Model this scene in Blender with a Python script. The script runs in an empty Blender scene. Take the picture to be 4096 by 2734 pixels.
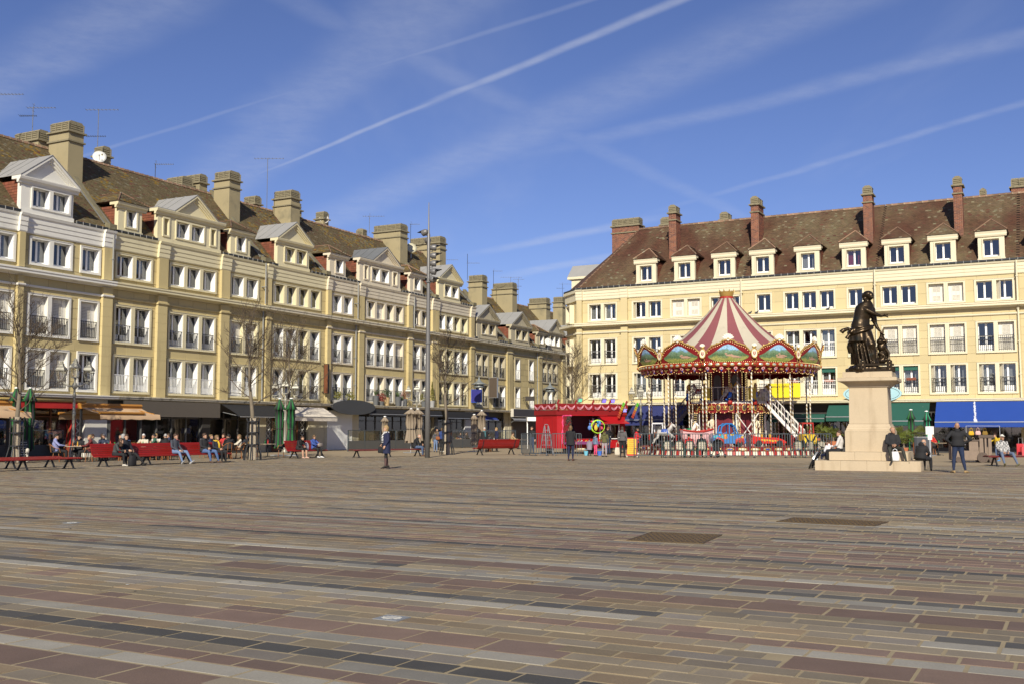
import bpy,math,random
from mathutils import Vector,Matrix,noise
SC = bpy.context.scene
COL = SC.collection
random.seed(7)
# ---------------------------------------------------------------- camera
F,CX,CY,HOR,EYE = 4200.0,2048.0,1367.0,1718.0,1.5
PITCH = math.atan((HOR - CY) / F)
cam = bpy.data.cameras.new('camera')
cam.lens = 36.0 * F / 4096.0
cam.sensor_width = 36.0
cam.clip_start,cam.clip_end = 0.1,3000
camo = bpy.data.objects.new('camera',cam)
COL.objects.link(camo)
camo.location = (0,0,EYE)
camo.rotation_euler = (math.pi / 2 + PITCH,0,0)
SC.camera = camo
# ---------------------------------------------------------------- sun, sky, exposure
SUN_EL,SUN_AZ = math.radians(31.5),math.radians(186)     # azimuth clockwise from +Y (view direction)
SUNV = Vector((math.sin(SUN_AZ) * math.cos(SUN_EL),math.cos(SUN_AZ) * math.cos(SUN_EL),math.sin(SUN_EL)))
sl = bpy.data.lights.new('sun','SUN')
sl.energy,sl.angle,sl.color = 5.0,math.radians(0.5),(1.0,0.925,0.77)
slo = bpy.data.objects.new('sun',sl)
COL.objects.link(slo)
slo.rotation_euler = (-SUNV).to_track_quat('-Z','Y').to_euler()
SC.view_settings.view_transform = 'Standard'
SC.view_settings.look = 'None'
SC.view_settings.exposure = 0.28
SC.view_settings.gamma = 1.0
SC.view_settings.use_curve_mapping = False
CP,SP = math.cos(PITCH),math.sin(PITCH)
def ray(x,y):
 a,b = x - CX,CY - y
 return Vector((a,CP * F - SP * b,SP * F + CP * b))
def G(x,y,z=0.0):
 d = ray(x,y)
 return Vector((0,0,EYE)) + d * ((z - EYE) / d.z)
def AT(x,y,Y):
 d = ray(x,y)
 return Vector((0,0,EYE)) + d * (Y / d.y)
def lookup_dir(x):
 d = ray(x,HOR)
 return Vector((d.x,d.y,0)).normalized()
# frames: L = left row of houses, R = right row.  local X along the facade, Y into the building
ULv = lookup_dir(4232)
URv = -lookup_dir(-5800)
FL = (G(0,1835),math.atan2(ULv.y,ULv.x))
FR = (G(4096,1812),math.atan2(URv.y,URv.x))
def fpt(fr,x,y,z=0.0):
 c,s = math.cos(fr[1]),math.sin(fr[1])
 return Vector((fr[0].x + c * x - s * y,fr[0].y + s * x + c * y,z))
def fpx(fr,px,py,off=0.0):
 'where the sight line through a photo point meets the plane OFF metres behind the facade: local x and height'
 c,s = math.cos(fr[1]),math.sin(fr[1])
 ey = Vector((-s,c,0))
 P = fr[0] + ey * off
 d = ray(px,py)
 o = Vector((0,0,EYE))
 X = o + d * ((P - o).dot(ey) / d.dot(ey))
 return (X - fr[0]).dot(Vector((c,s,0))),X.z
# sky
wd = bpy.data.worlds.new('World')
SC.world = wd
wd.use_nodes = True
NT = wd.node_tree
NT.nodes.clear()
def nd(t,**kw):
 n = NT.nodes.new(t)
 for k,v in kw.items():
  setattr(n,k,v)
 return n
def wmath(op,a,b=None,c=None,clamp=False):
 n = nd('ShaderNodeMath',operation=op)
 n.use_clamp = clamp
 for i,v in enumerate((a,b,c)):
  if v is None:
   continue
  if isinstance(v,(int,float)):
   n.inputs[i].default_value = v
  else:
   NT.links.new(v,n.inputs[i])
 return n.outputs[0]
def smooth(v,lo,hi):
 n = nd('ShaderNodeMapRange',interpolation_type='SMOOTHSTEP')
 NT.links.new(v,n.inputs[0])
 n.inputs[1].default_value,n.inputs[2].default_value = lo,hi
 return n.outputs[0]
sky = nd('ShaderNodeTexSky',sky_type='NISHITA')
sky.sun_disc = False
sky.sun_elevation,sky.sun_rotation = SUN_EL,SUN_AZ
sky.altitude,sky.air_density,sky.dust_density,sky.ozone_density = 0,0.85,0.25,4.0
tc = nd('ShaderNodeTexCoord')
sep = nd('ShaderNodeSeparateXYZ')
NT.links.new(tc.outputs['Generated'],sep.inputs[0])
zc = wmath('MAXIMUM',sep.outputs[2],0.03)
qx,qy = wmath('DIVIDE',sep.outputs[0],zc),wmath('DIVIDE',sep.outputs[1],zc)
qv = nd('ShaderNodeCombineXYZ')
NT.links.new(qx,qv.inputs[0])
NT.links.new(qy,qv.inputs[1])
def wnoise(scale,detail=3.0,rough=0.55,rot=0.0,stretch=(1,1,1)):
 mp = nd('ShaderNodeMapping')
 mp.inputs['Rotation'].default_value = (0,0,rot)
 mp.inputs['Scale'].default_value = stretch
 NT.links.new(qv.outputs[0],mp.inputs[0])
 n = nd('ShaderNodeTexNoise')
 n.inputs['Scale'].default_value,n.inputs['Detail'].default_value,n.inputs['Roughness'].default_value = scale,detail,rough
 NT.links.new(mp.outputs[0],n.inputs['Vector'])
 return n.outputs['Fac']
wob = wnoise(1.2,2.0)
fine = wnoise(9.0,4.0,0.65)
horiz = smooth(sep.outputs[2],0.06,0.2)
cloud = None
def q_of(px,py):
 d = ray(px * 4096 / 2349,py * 4096 / 2349)
 return Vector((d.x / d.z,d.y / d.z))
def trail(p0,p1,width,dens,a=None,b=None,fuzz=0.5,wobble=0.0):
 'a straight vapour trail on a high flat layer; a, b: where along it the trail fades'
 global cloud
 A,B = q_of(*p0),q_of(*p1)
 t = (B - A).normalized()
 n = Vector((-t.y,t.x))
 dp = nd('ShaderNodeVectorMath',operation='DOT_PRODUCT')
 NT.links.new(qv.outputs[0],dp.inputs[0])
 dp.inputs[1].default_value = (n.x,n.y,0)
 d = wmath('SUBTRACT',dp.outputs['Value'],n.dot(A))
 if wobble:
  d = wmath('MULTIPLY_ADD',wmath('SUBTRACT',wob,0.5),wobble,d)
 m = smooth(wmath('DIVIDE',wmath('ABSOLUTE',d),width),1.0,0.1)
 m = wmath('MULTIPLY',m,wmath('MULTIPLY_ADD',fine,2 * fuzz,1 - fuzz))
 al = nd('ShaderNodeVectorMath',operation='DOT_PRODUCT')
 NT.links.new(qv.outputs[0],al.inputs[0])
 al.inputs[1].default_value = (t.x,t.y,0)
 for pt,sgn in ((a,1),(b,-1)):
  if pt:
   v = q_of(*pt).dot(t)
   L = (B - A).length * 0.35
   m = wmath('MULTIPLY',m,smooth(al.outputs['Value'],v - sgn * L,v + sgn * L))
 m = wmath('MULTIPLY',m,dens,clamp=True)
 cloud = m if cloud is None else wmath('MAXIMUM',cloud,m)
trail((560,412),(1050,212),0.02,0.26,wobble=0.05,fuzz=0.5,a=(600,396),b=(1040,215))
trail((1050,212),(1560,2),0.03,0.26,a=(1000,232),wobble=0.06,fuzz=0.6)
trail((280,330),(1000,110),0.02,0.10,fuzz=0.5,wobble=0.04)
trail((900,440),(1760,60),0.2,0.11,fuzz=0.9,wobble=0.2)
trail((1170,362),(2349,95),0.11,0.11,fuzz=1.0,wobble=0.18,a=(1300,335))
trail((1500,490),(2349,238),0.05,0.11,fuzz=1.0,wobble=0.12,a=(1600,460))
trail((1080,585),(1400,522),0.11,0.2,fuzz=0.7,wobble=0.15,a=(1120,575),b=(1480,505))
trail((1120,642),(1400,590),0.15,0.22,fuzz=0.8,wobble=0.15,a=(1160,634),b=(1480,575))
trail((1290,300),(1640,470),0.08,0.07,fuzz=0.8,wobble=0.1)
trail((20,200),(330,20),0.17,0.12,fuzz=1.0,wobble=0.3)
trail((690,250),(900,30),0.18,0.11,fuzz=1.0,wobble=0.3)
trail((480,400),(620,290),0.2,0.10,fuzz=1.0,wobble=0.3)
veil = wmath('MULTIPLY',smooth(wnoise(1.1,5.0,0.6,0.9,(1,0.28,1)),0.5,0.85),0.14)
cloud = wmath('ADD',cloud,veil,clamp=True)
cloud = wmath('MULTIPLY',cloud,horiz)
hs = nd('ShaderNodeMix',data_type='RGBA',blend_type='MULTIPLY')
hs.inputs[0].default_value = 1.0
NT.links.new(sky.outputs[0],hs.inputs[6])
hs.inputs[7].default_value = (0.96,0.89,1.13,1)
mx = nd('ShaderNodeMix',data_type='RGBA')
NT.links.new(cloud,mx.inputs[0])
NT.links.new(hs.outputs[2],mx.inputs[6])
mx.inputs[7].default_value = (7.6,7.9,8.8,1)
bg = nd('ShaderNodeBackground')
bg.inputs[1].default_value = 0.076
NT.links.new(mx.outputs[2],bg.inputs[0])
wo = nd('ShaderNodeOutputWorld')
NT.links.new(bg.outputs[0],wo.inputs[0])
# ---------------------------------------------------------------- materials
MATS = {}
def mat(name,col,rough=0.7,metal=0.0,var=0.10,scale=1.5,fine_scale=25.0,bump=0.0,bscale=40.0,spec=0.4,objvar=0.0,
  attr=False,stain=None,stain_scale=0.6,stain_lo=0.55,stain_hi=0.75,emit=None,streak=False):
 if name in MATS:
  return MATS[name]
 m = bpy.data.materials.new(name)
 MATS[name] = m
 m.use_nodes = True
 t = m.node_tree
 b = t.nodes['Principled BSDF']
 b.inputs['Roughness'].default_value = rough
 b.inputs['Metallic'].default_value = metal
 b.inputs['Specular IOR Level'].default_value = spec
 tcn = t.nodes.new('ShaderNodeTexCoord')
 def nz(sc,det=3,st=False):
  n = t.nodes.new('ShaderNodeTexNoise')
  n.inputs['Scale'].default_value,n.inputs['Detail'].default_value = sc,det
  if st:
   mp = t.nodes.new('ShaderNodeMapping')
   mp.inputs['Scale'].default_value = (2.2,2.2,0.3)
   t.links.new(tcn.outputs['Object'],mp.inputs[0])
   t.links.new(mp.outputs[0],n.inputs['Vector'])
  else:
   t.links.new(tcn.outputs['Object'],n.inputs['Vector'])
  return n.outputs['Fac']
 if attr:
  a = t.nodes.new('ShaderNodeAttribute')
  a.attribute_name = 'col'
  colour = a.outputs['Color']
 else:
  c = t.nodes.new('ShaderNodeRGB')
  c.outputs[0].default_value = (*col,1)
  colour = c.outputs[0]
 if stain:
  mr = t.nodes.new('ShaderNodeMapRange')
  mr.interpolation_type = 'SMOOTHSTEP'
  t.links.new(nz(stain_scale,6,streak),mr.inputs[0])
  mr.inputs[1].default_value,mr.inputs[2].default_value = stain_lo,stain_hi
  mm = t.nodes.new('ShaderNodeMix')
  mm.data_type = 'RGBA'
  t.links.new(mr.outputs[0],mm.inputs[0])
  t.links.new(colour,mm.inputs[6])
  mm.inputs[7].default_value = (*stain,1)
  colour = mm.outputs[2]
 if var or objvar:
  h = t.nodes.new('ShaderNodeHueSaturation')
  ad = t.nodes.new('ShaderNodeMath')
  ad.operation = 'ADD'
  t.links.new(nz(scale),ad.inputs[0])
  t.links.new(nz(fine_scale),ad.inputs[1])
  mu = t.nodes.new('ShaderNodeMath')
  mu.operation = 'MULTIPLY_ADD'
  t.links.new(ad.outputs[0],mu.inputs[0])
  mu.inputs[1].default_value,mu.inputs[2].default_value = 2 * var,1 - 2 * var
  val = mu.outputs[0]
  if objvar:
   oi = t.nodes.new('ShaderNodeObjectInfo')
   m2 = t.nodes.new('ShaderNodeMath')
   m2.operation = 'MULTIPLY_ADD'
   t.links.new(oi.outputs['Random'],m2.inputs[0])
   m2.inputs[1].default_value,m2.inputs[2].default_value = 2 * objvar,1 - objvar
   m3 = t.nodes.new('ShaderNodeMath')
   m3.operation = 'MULTIPLY'
   t.links.new(val,m3.inputs[0])
   t.links.new(m2.outputs[0],m3.inputs[1])
   val = m3.outputs[0]
  t.links.new(val,h.inputs['Value'])
  t.links.new(colour,h.inputs['Color'])
  colour = h.outputs[0]
 t.links.new(colour,b.inputs['Base Color'])
 if bump:
  bp = t.nodes.new('ShaderNodeBump')
  bp.inputs['Strength'].default_value = bump
  bp.inputs['Distance'].default_value = 0.02
  t.links.new(nz(bscale,4),bp.inputs['Height'])
  t.links.new(bp.outputs[0],b.inputs['Normal'])
 if emit:
  b.inputs['Emission Color'].default_value = (*col,1)
  b.inputs['Emission Strength'].default_value = emit
 return m
def glass(name,tint=(0.5,0.52,0.54),fac=0.16,refl=(0.76,0.76,0.76),rough=0.03):
 if name in MATS:
  return MATS[name]
 m = bpy.data.materials.new(name)
 MATS[name] = m
 m.use_nodes = True
 t = m.node_tree
 t.nodes.clear()
 o = t.nodes.new('ShaderNodeOutputMaterial')
 mxs = t.nodes.new('ShaderNodeMixShader')
 tr = t.nodes.new('ShaderNodeBsdfTransparent')
 tr.inputs[0].default_value = (*tint,1)
 gl = t.nodes.new('ShaderNodeBsdfGlossy')
 gl.inputs['Color'].default_value = (*refl,1)
 gl.inputs['Roughness'].default_value = rough
 mxs.inputs[0].default_value = fac
 t.links.new(tr.outputs[0],mxs.inputs[1])
 t.links.new(gl.outputs[0],mxs.inputs[2])
 t.links.new(mxs.outputs[0],o.inputs[0])
 return m
# ---------------------------------------------------------------- mesh building
def new_obj(name,data,parent=None,loc=(0,0,0),rot=0.0):
 o = bpy.data.objects.new(name,data)
 COL.objects.link(o)
 o.location = loc
 if rot:
  o.rotation_euler = (0,0,rot)
 if parent is not None:
  o.parent = parent
 return o
def tag(o,label=None,cat=None,group=None,kind=None):
 for k,v in (('label',label),('category',cat),('group',group),('kind',kind)):
  if v:
   o[k] = v
 return o
def thing(name,label,cat,loc=(0,0,0),rot=0.0,group=None):
 return tag(new_obj(name,None,None,loc,rot),label,cat,group)
class MB:
 def __init__(s):
  s.v,s.f,s.m,s.sm,s.c = [],[],[],[],[]
  s.mi,s.smooth,s.col = 0,False,None
 def add(s,vs,fs):
  o = len(s.v)
  s.v.extend([tuple(p) for p in vs])
  for f in fs:
   s.f.append(tuple(i + o for i in f))
   s.m.append(s.mi)
   s.sm.append(s.smooth)
   s.c.append(s.col)
  return s
 def box(s,x0,x1,y0,y1,z0,z1,M=None):
  vs = [Vector(p) for p in ((x0,y0,z0),(x1,y0,z0),(x1,y1,z0),(x0,y1,z0),(x0,y0,z1),(x1,y0,z1),(x1,y1,z1),(x0,y1,z1))]
  if M is not None:
   vs = [M @ p for p in vs]
  return s.add(vs,[(0,3,2,1),(4,5,6,7),(0,1,5,4),(1,2,6,5),(2,3,7,6),(3,0,4,7)])
 def bar(s,a,b,w,h=None,up=(0,0,1)):
  'square bar from a to b'
  a,b = Vector(a),Vector(b)
  h = h or w
  d = (b - a).normalized()
  u = Vector(up)
  if abs(d.dot(u)) > 0.95:
   u = Vector((0,1,0))
  x = d.cross(u).normalized() * w / 2
  y = x.cross(d).normalized() * h / 2
  vs = [a - x - y,a + x - y,a + x + y,a - x + y,b - x - y,b + x - y,b + x + y,b - x + y]
  return s.add(vs,[(0,3,2,1),(4,5,6,7),(0,1,5,4),(1,2,6,5),(2,3,7,6),(3,0,4,7)])
 def tube(s,pts,r,n=6,cap=True):
  pts = [Vector(p) for p in pts]
  rs = r if isinstance(r,(list,tuple)) else [r] * len(pts)
  rings = []
  ref = None
  for i,p in enumerate(pts):
   d = (pts[min(i + 1,len(pts) - 1)] - pts[max(i - 1,0)])
   d = d.normalized() if d.length > 1e-9 else Vector((0,0,1))
   if ref is None:
    ref = Vector((0,0,1)) if abs(d.z) < 0.9 else Vector((0,1,0))
   x = d.cross(ref)
   if x.length < 1e-4:
    x = d.cross(Vector((1,0.3,0)))
   x.normalize()
   y = d.cross(x).normalized()
   ref = -y.cross(d).cross(d) if False else ref
   rings.append([p + (x * math.cos(2 * math.pi * k / n) + y * math.sin(2 * math.pi * k / n)) * rs[i] for k in range(n)])
  return s.loft(rings,cap)
 def loft(s,rings,cap=True,closed=True):
  n = len(rings[0])
  vs = [p for r in rings for p in r]
  fs = []
  for i in range(len(rings) - 1):
   for k in range(n if closed else n - 1):
    k2 = (k + 1) % n
    fs.append((i * n + k,i * n + k2,(i + 1) * n + k2,(i + 1) * n + k))
  if cap and closed:
   fs.append(tuple(reversed(range(n))))
   fs.append(tuple((len(rings) - 1) * n + k for k in range(n)))
  return s.add(vs,fs)
 def lathe(s,prof,n=12,c=(0,0,0),a0=0.0,a1=2 * math.pi,M=None):
  full = abs(a1 - a0 - 2 * math.pi) < 1e-6
  k = n if full else n + 1
  rings = []
  for r,z in prof:
   ring = [Vector((c[0] + r * math.cos(a0 + (a1 - a0) * i / n),c[1] + r * math.sin(a0 + (a1 - a0) * i / n),c[2] + z)) for i in range(k)]
   if M is not None:
    ring = [M @ p for p in ring]
   rings.append(ring)
  return s.loft(rings,cap=full,closed=full)
 def ell(s,c,r,n=10,m=6,M=None):
  c = Vector(c)
  rings = []
  for i in range(m + 1):
   t = math.pi * i / m
   st = max(math.sin(t),0.02)
   ring = [Vector((r[0] * st * math.cos(2 * math.pi * k / n),r[1] * st * math.sin(2 * math.pi * k / n),-r[2] * math.cos(t))) for k in range(n)]
   if M is not None:
    ring = [M @ p for p in ring]
   rings.append([p + c for p in ring])
  return s.loft(rings)
 def prism(s,poly,f0,f1):
  'poly: 2-D outline; f0(p), f1(p) give its two 3-D copies'
  n = len(poly)
  vs = [f0(p) for p in poly] + [f1(p) for p in poly]
  fs = [tuple(range(n)),tuple(reversed(range(n,2 * n)))]
  fs += [(i,i + n,(i + 1) % n + n,(i + 1) % n) for i in range(n)]
  return s.add(vs,fs)
 def extr_x(s,poly,x0,x1):
  'profile in (y, z) swept along x'
  return s.prism(poly,lambda p: (x0,p[0],p[1]),lambda p: (x1,p[0],p[1]))
 def extr_y(s,poly,y0,y1):
  return s.prism(poly,lambda p: (p[0],y0,p[1]),lambda p: (p[0],y1,p[1]))
 def extr_z(s,poly,z0,z1):
  return s.prism(poly,lambda p: (p[0],p[1],z0),lambda p: (p[0],p[1],z1))
 def xf(s,M):
  s.v = [tuple(M @ Vector(p)) for p in s.v]
  return s
 def mesh(s,name,mats):
  me = bpy.data.meshes.new(name)
  me.from_pydata(s.v,[],s.f)
  if not isinstance(mats,(list,tuple)):
   mats = [mats]
  for m in mats:
   me.materials.append(m)
  if any(s.m):
   me.polygons.foreach_set('material_index',s.m)
  if any(s.sm):
   me.polygons.foreach_set('use_smooth',s.sm)
  if any(c is not None for c in s.c):
   at = me.color_attributes.new('col','FLOAT_COLOR','CORNER')
   buf = []
   for f,c in zip(s.f,s.c):
    buf.extend((*(c or (0.5,0.5,0.5)),1.0) * len(f))
   at.data.foreach_set('color',buf)
  me.update()
  return me
 def build(s,name,mats,parent=None,loc=(0,0,0),rot=0.0):
  return new_obj(name,s.mesh(name,mats),parent,loc,rot)
CACHE = {}
def cached(key,fn):
 if key not in CACHE:
  CACHE[key] = fn()
 return CACHE[key]
def copy_tree(o,parent=None,loc=None,rot=None):
 c = o.copy()
 COL.objects.link(c)
 if parent is not None:
  c.parent = parent
 for ch in list(o.children):
  copy_tree(ch,c)
 if loc is not None:
  c.location = loc
 if rot is not None:
  c.rotation_euler = (0,0,rot)
 return c
def rc(c,k=0.1):
 'colour with a random change of brightness'
 f = 1 + random.uniform(-k,k)
 return tuple(min(max(x * f * (1 + random.uniform(-k,k) * 0.3),0),1) for x in c)
GLASS = glass('window_glass')
# ================================================================ the square
WA,NA = Vector((URv.x,URv.y,0)),Vector((-URv.y,URv.x,0))      # along the stripes / across them
C_END = 49.2
STONE = mat('paving_stone_mix',(0.2,0.17,0.14),0.75,var=0.2,scale=3.0,fine_scale=60,attr=True,bump=0.25,bscale=90,spec=0.3,stain=(0.115,0.092,0.068),stain_scale=0.55,stain_lo=0.56,stain_hi=0.95)
MORTAR = mat('sand_mortar',(0.285,0.23,0.14),0.9,var=0.15,scale=8,fine_scale=120,bump=0.3,bscale=150)
PLAIN = mat('plaza_far',(0.20,0.165,0.125),0.85,var=0.12,scale=0.4,fine_scale=6)
RESIN = mat('resin_paving',(0.30,0.235,0.15),0.9,var=0.10,scale=0.5,fine_scale=40,stain=(0.22,0.18,0.125),stain_scale=0.25)
TAN = [(0.215,0.168,0.105),(0.21,0.172,0.112),(0.222,0.165,0.10),(0.20,0.166,0.116),(0.21,0.174,0.122),(0.195,0.163,0.118)]
GREYV = [(0.178,0.155,0.126),(0.188,0.165,0.135)]
RED = [(0.165,0.112,0.085),(0.172,0.118,0.088),(0.157,0.11,0.085)]
LIGHT = [(0.24,0.222,0.182),(0.225,0.21,0.175),(0.25,0.232,0.192)]
DARK = [(0.075,0.071,0.063),(0.083,0.078,0.068),(0.068,0.065,0.059)]
BIGRED = RED
def wn(px,py):
 p = G(px,py)
 return p.dot(WA),p.dot(NA)
# stripes read off the photograph: (left point, right point, type)
STR = [((0,2454),(2570,2752),'D',0,1),((0,2231),(2510,2445),'D',0,1),((0,2146),(1500,2256),'D',0,1),((2122,2302),(4096,2432),'D',1,0),
 ((3521,2523),(4096,2567),'D',1,0),((532,2092),(4096,2296),'D',1,0),((244,2009),(2493,2122),'D',1,1),((3007,2145),(4096,2196),'D',1,0),
 ((1255,2027),(4096,2142),'D',1,0),((0,1966),(942,2009),'D',0,1),((0,2061),(161,2069),'D',0,1),((2702,2005),(4096,2050),'D',1,0),
 ((1508,1996),(3042,2057),'D',1,1),
 ((0,2244),(2510,2465),'L',0,1),((244,2014),(2493,2129),'L',1,1),((0,2395),(1900,2613),'L',0,1),((0,2574),(1308,2734),'L',0,1),
 ((532,2128),(3530,2352),'L',0,1),((3521,2552),(4096,2599),'L',1,0),((3007,2151),(4096,2206),'L',1,0),((0,2190),(4096,2400),'L',0,0),
 ((0,2363),(2000,2562),'B',0,1),((0,2620),(750,2716),'B',0,1),((780,2240),(4096,2488),'B',1,0),((3103,2665),(4096,2760),'B',1,0)]
stripes = []
for a,b,ty,ea,eb in STR:
 wa,na = wn(*a)
 wb,nb = wn(*b)
 n = na if (a[1] > b[1] or not eb) and ea else (nb if eb else (na + nb) / 2)
 n = 0.5 * n + 0.25 * (na + nb)
 stripes.append((n,wa if ea else -99,wb if eb else 99,ty))
stripes.sort()
rnd = random.Random(11)
# every course: (near edge, width, list of (w0, w1, type))
courses = []
c = 3.6
pend = list(stripes)
prevtype = 'N'
while c < C_END:
 wide = 0.235
 specials = [s for s in pend if c - 0.13 <= s[0] < c + wide + (0.2 if s[3] == 'B' else 0.0) - 0.01]
 ty = 'N'
 spans = []
 if specials:
  s0 = specials[0]
  same = [s for s in specials if s[3] == s0[3]]
  for s in same:
   pend.remove(s)
  if s0[3] == 'B':
   wide = 0.42
  spans = [(s[1],s[2],s[3]) for s in same]
 else:
  while pend and pend[0][0] < c - 0.13:
   pend.pop(0)
  r = rnd.random()
  far = c > 17
  pr = (0.12,0.25,0.42) if far else (0.0,0.05,0.26)
  ctr = rnd.uniform(-0.45,0.45) * c
  ln = rnd.uniform(4,14) if not far else rnd.uniform(6,22)
  if r < pr[0]:
   spans = [(ctr - ln / 2,ctr + ln / 2,'D')]
  elif r < pr[1]:
   spans = [(ctr - ln / 2,ctr + ln / 2,'L')]
  elif r < pr[2]:
   spans = [(ctr - ln,ctr + ln,'R')]
  elif r < pr[2] + 0.05:
   spans = [(ctr - ln / 2,ctr + ln / 2,'B')]
   wide = 0.42
 courses.append((c,wide,spans))
 c += wide
stones = []
for c0,wide,spans in courses:
 lim = 0.56 * (c0 + wide) * 1.25 + 3
 cm = c0 + wide / 2
 # the visible part of this course: from the left edge of the frame to the right one, with a margin
 w = -lim * 2.0
 wend = lim * 1.8
 w += rnd.uniform(0,0.4)
 base_rows = 1
 while w < wend:
  ty = 'N'
  for a,b,t in spans:
   if a <= w <= b:
    ty = t
  ln = {'N': rnd.uniform(0.30,0.50),'D': rnd.uniform(0.36,0.46),'L': rnd.uniform(0.40,0.62),'R': rnd.uniform(0.32,0.46),'B': rnd.uniform(0.62,0.85)}[ty]
  p = WA * (w + ln / 2) + NA * cm
  if p.y > 4.5 and abs(p.x) < 0.4877 * p.y * 1.25 + 2.5:
   if ty == 'N':
    if rnd.random() < 0.16:
     col = rnd.choice(GREYV)
    elif rnd.random() < 0.06:
     col = rnd.choice(RED)
    else:
     col = rnd.choice(TAN)
   else:
    col = rnd.choice({'D': DARK,'L': LIGHT,'R': RED,'B': BIGRED}[ty])
   if wide > 0.3 and ty != 'B':
    h = wide / 2
    stones.append((w,w + ln,c0,c0 + h,col))
    stones.append((w - 0.15,w - 0.15 + ln,c0 + h,c0 + wide,rnd.choice(TAN)))
   else:
    stones.append((w,w + ln,c0,c0 + wide,col))
  w += ln
def stone(mb,st,k):
 w0,w1,c0,c1,col = st
 j = 0.0085
 x0,x1,y0,y1 = w0 + j + rnd.uniform(-.003,.003),w1 - j + rnd.uniform(-.003,.003),c0 + j,c1 - j + rnd.uniform(-.003,.002)
 z = rnd.uniform(-0.003,0.003)
 e = 0.006
 vs = []
 for dx,zz in ((0,z - 0.02),(e,z)):
  for (a,b) in ((x0 + dx,y0 + dx),(x1 - dx,y0 + dx),(x1 - dx,y1 - dx),(x0 + dx,y1 - dx)):
   p = WA * a + NA * b
   vs.append((p.x,p.y,zz))
 mb.col = tuple(min(1,x * f) for x,f in zip(col,(1,1,1)))
 f = (1 + rnd.uniform(-0.10,0.10)) * (1 + 0.16 * math.sin(c0 * 37.7 + 5 * math.sin(c0 * 11.3)))
 mb.col = tuple(x * f for x in col)
 mb.add(vs,[(4,5,6,7),(0,1,5,4),(1,2,6,5),(2,3,7,6),(3,0,4,7)])
gm = MB()
m = C_END + 0.1
for P in ([(-80,1.5),(80,1.5),(80,m),(-80,m)],):
 gm.add([tuple(WA * a + NA * b + Vector((0,0,-0.0035))) for a,b in P],[(0,1,2,3)])
plaza = tag(gm.build('plaza',MORTAR),kind='structure')
gm = MB()
gm.add([tuple(WA * a + NA * b + Vector((0,0,0.0))) for a,b in ((-160,m),(160,m),(160,420),(-160,420))],[(0,1,2,3)])
tag(gm.build('resin_pavement',RESIN),kind='structure')
gm = MB()
gm.add([(-900,-300,-0.05),(900,-300,-0.05),(900,1500,-0.05),(-900,1500,-0.05)],[(0,1,2,3)])
tag(gm.build('ground',PLAIN),kind='structure')
def pxarea(st):
 p = WA * (st[0] + st[1]) / 2 + NA * (st[2] + st[3]) / 2
 if abs(p.x) > 0.4877 * p.y + 0.1 or p.y < 6.0:
  return 0
 return (st[1] - st[0]) * (st[3] - st[2]) / p.y ** 3
stones.sort(key=pxarea,reverse=True)
for k,st in enumerate(stones[:300]):
 sb = MB()
 stone(sb,st,k)
 sb.build('paving_stone',STONE,plaza)
sb = MB()
for k,st in enumerate(stones[300:]):
 stone(sb,st,k)
tag(sb.build('paving_stones',STONE,plaza),kind='stuff')
# cover plates and the small emblem stones in the paving
IRON = mat('rusty_iron_plate',(0.105,0.07,0.032),0.6,0.3,var=0.2,scale=4,fine_scale=50,bump=0.4,bscale=120)
def cover(name,label,corners,cat):
 ps = [G(*q) for q in corners]
 o = (ps[0] + ps[1] + ps[2] + ps[3]) / 4
 ex = ((ps[1] - ps[0]) + (ps[2] - ps[3])) / 2
 ey = ((ps[3] - ps[0]) + (ps[2] - ps[1])) / 2
 W_,D_ = ex.length,ey.length
 t = thing(name,label,cat,(o.x,o.y,0),math.atan2(ex.y,ex.x))
 b = MB()
 b.box(-W_ / 2,W_ / 2,-D_ / 2,D_ / 2,-0.05,0.008)
 b.build('plate',IRON,t)
 b = MB()
 w = 0.04
 for x0,x1,y0,y1 in ((-W_ / 2 - w,W_ / 2 + w,-D_ / 2 - w,-D_ / 2),(-W_ / 2 - w,W_ / 2 + w,D_ / 2,D_ / 2 + w),(-W_ / 2 - w,-W_ / 2,-D_ / 2,D_ / 2),(W_ / 2,W_ / 2 + w,-D_ / 2,D_ / 2)):
  b.box(x0,x1,y0,y1,-0.05,0.011)
 b.build('rim',IRON,t)
 b = MB()
 n = int(W_ / 0.07)
 for i in range(n):
  for j in range(max(2,int(D_ / 0.09))):
   x = -W_ / 2 + (i + .5) * W_ / n + (0.015 if j % 2 else -0.015)
   y = -D_ / 2 + (j + .5) * D_ / max(2,int(D_ / 0.09))
   b.box(x - 0.02,x + 0.02,y - 0.008,y + 0.008,0.008,0.013)
 tag(b.build('treads',IRON,t),kind='stuff')
cover('access_cover','larger brown iron cover plate sunk in the paving, nearer the camera',[(2530,2160),(2812,2172),(2867,2138),(2602,2128)],'cover')
cover('drain_grate','long narrow brown iron grate in the paving, toward the statue',[(3140,2085),(3512,2103),(3524,2085),(3160,2069)],'grate')
WHITE_ST = mat('white_inlay',(0.42,0.41,0.37),0.7)
SLATE_ST = mat('slate_inlay',(0.2,0.21,0.22),0.7)
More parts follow.
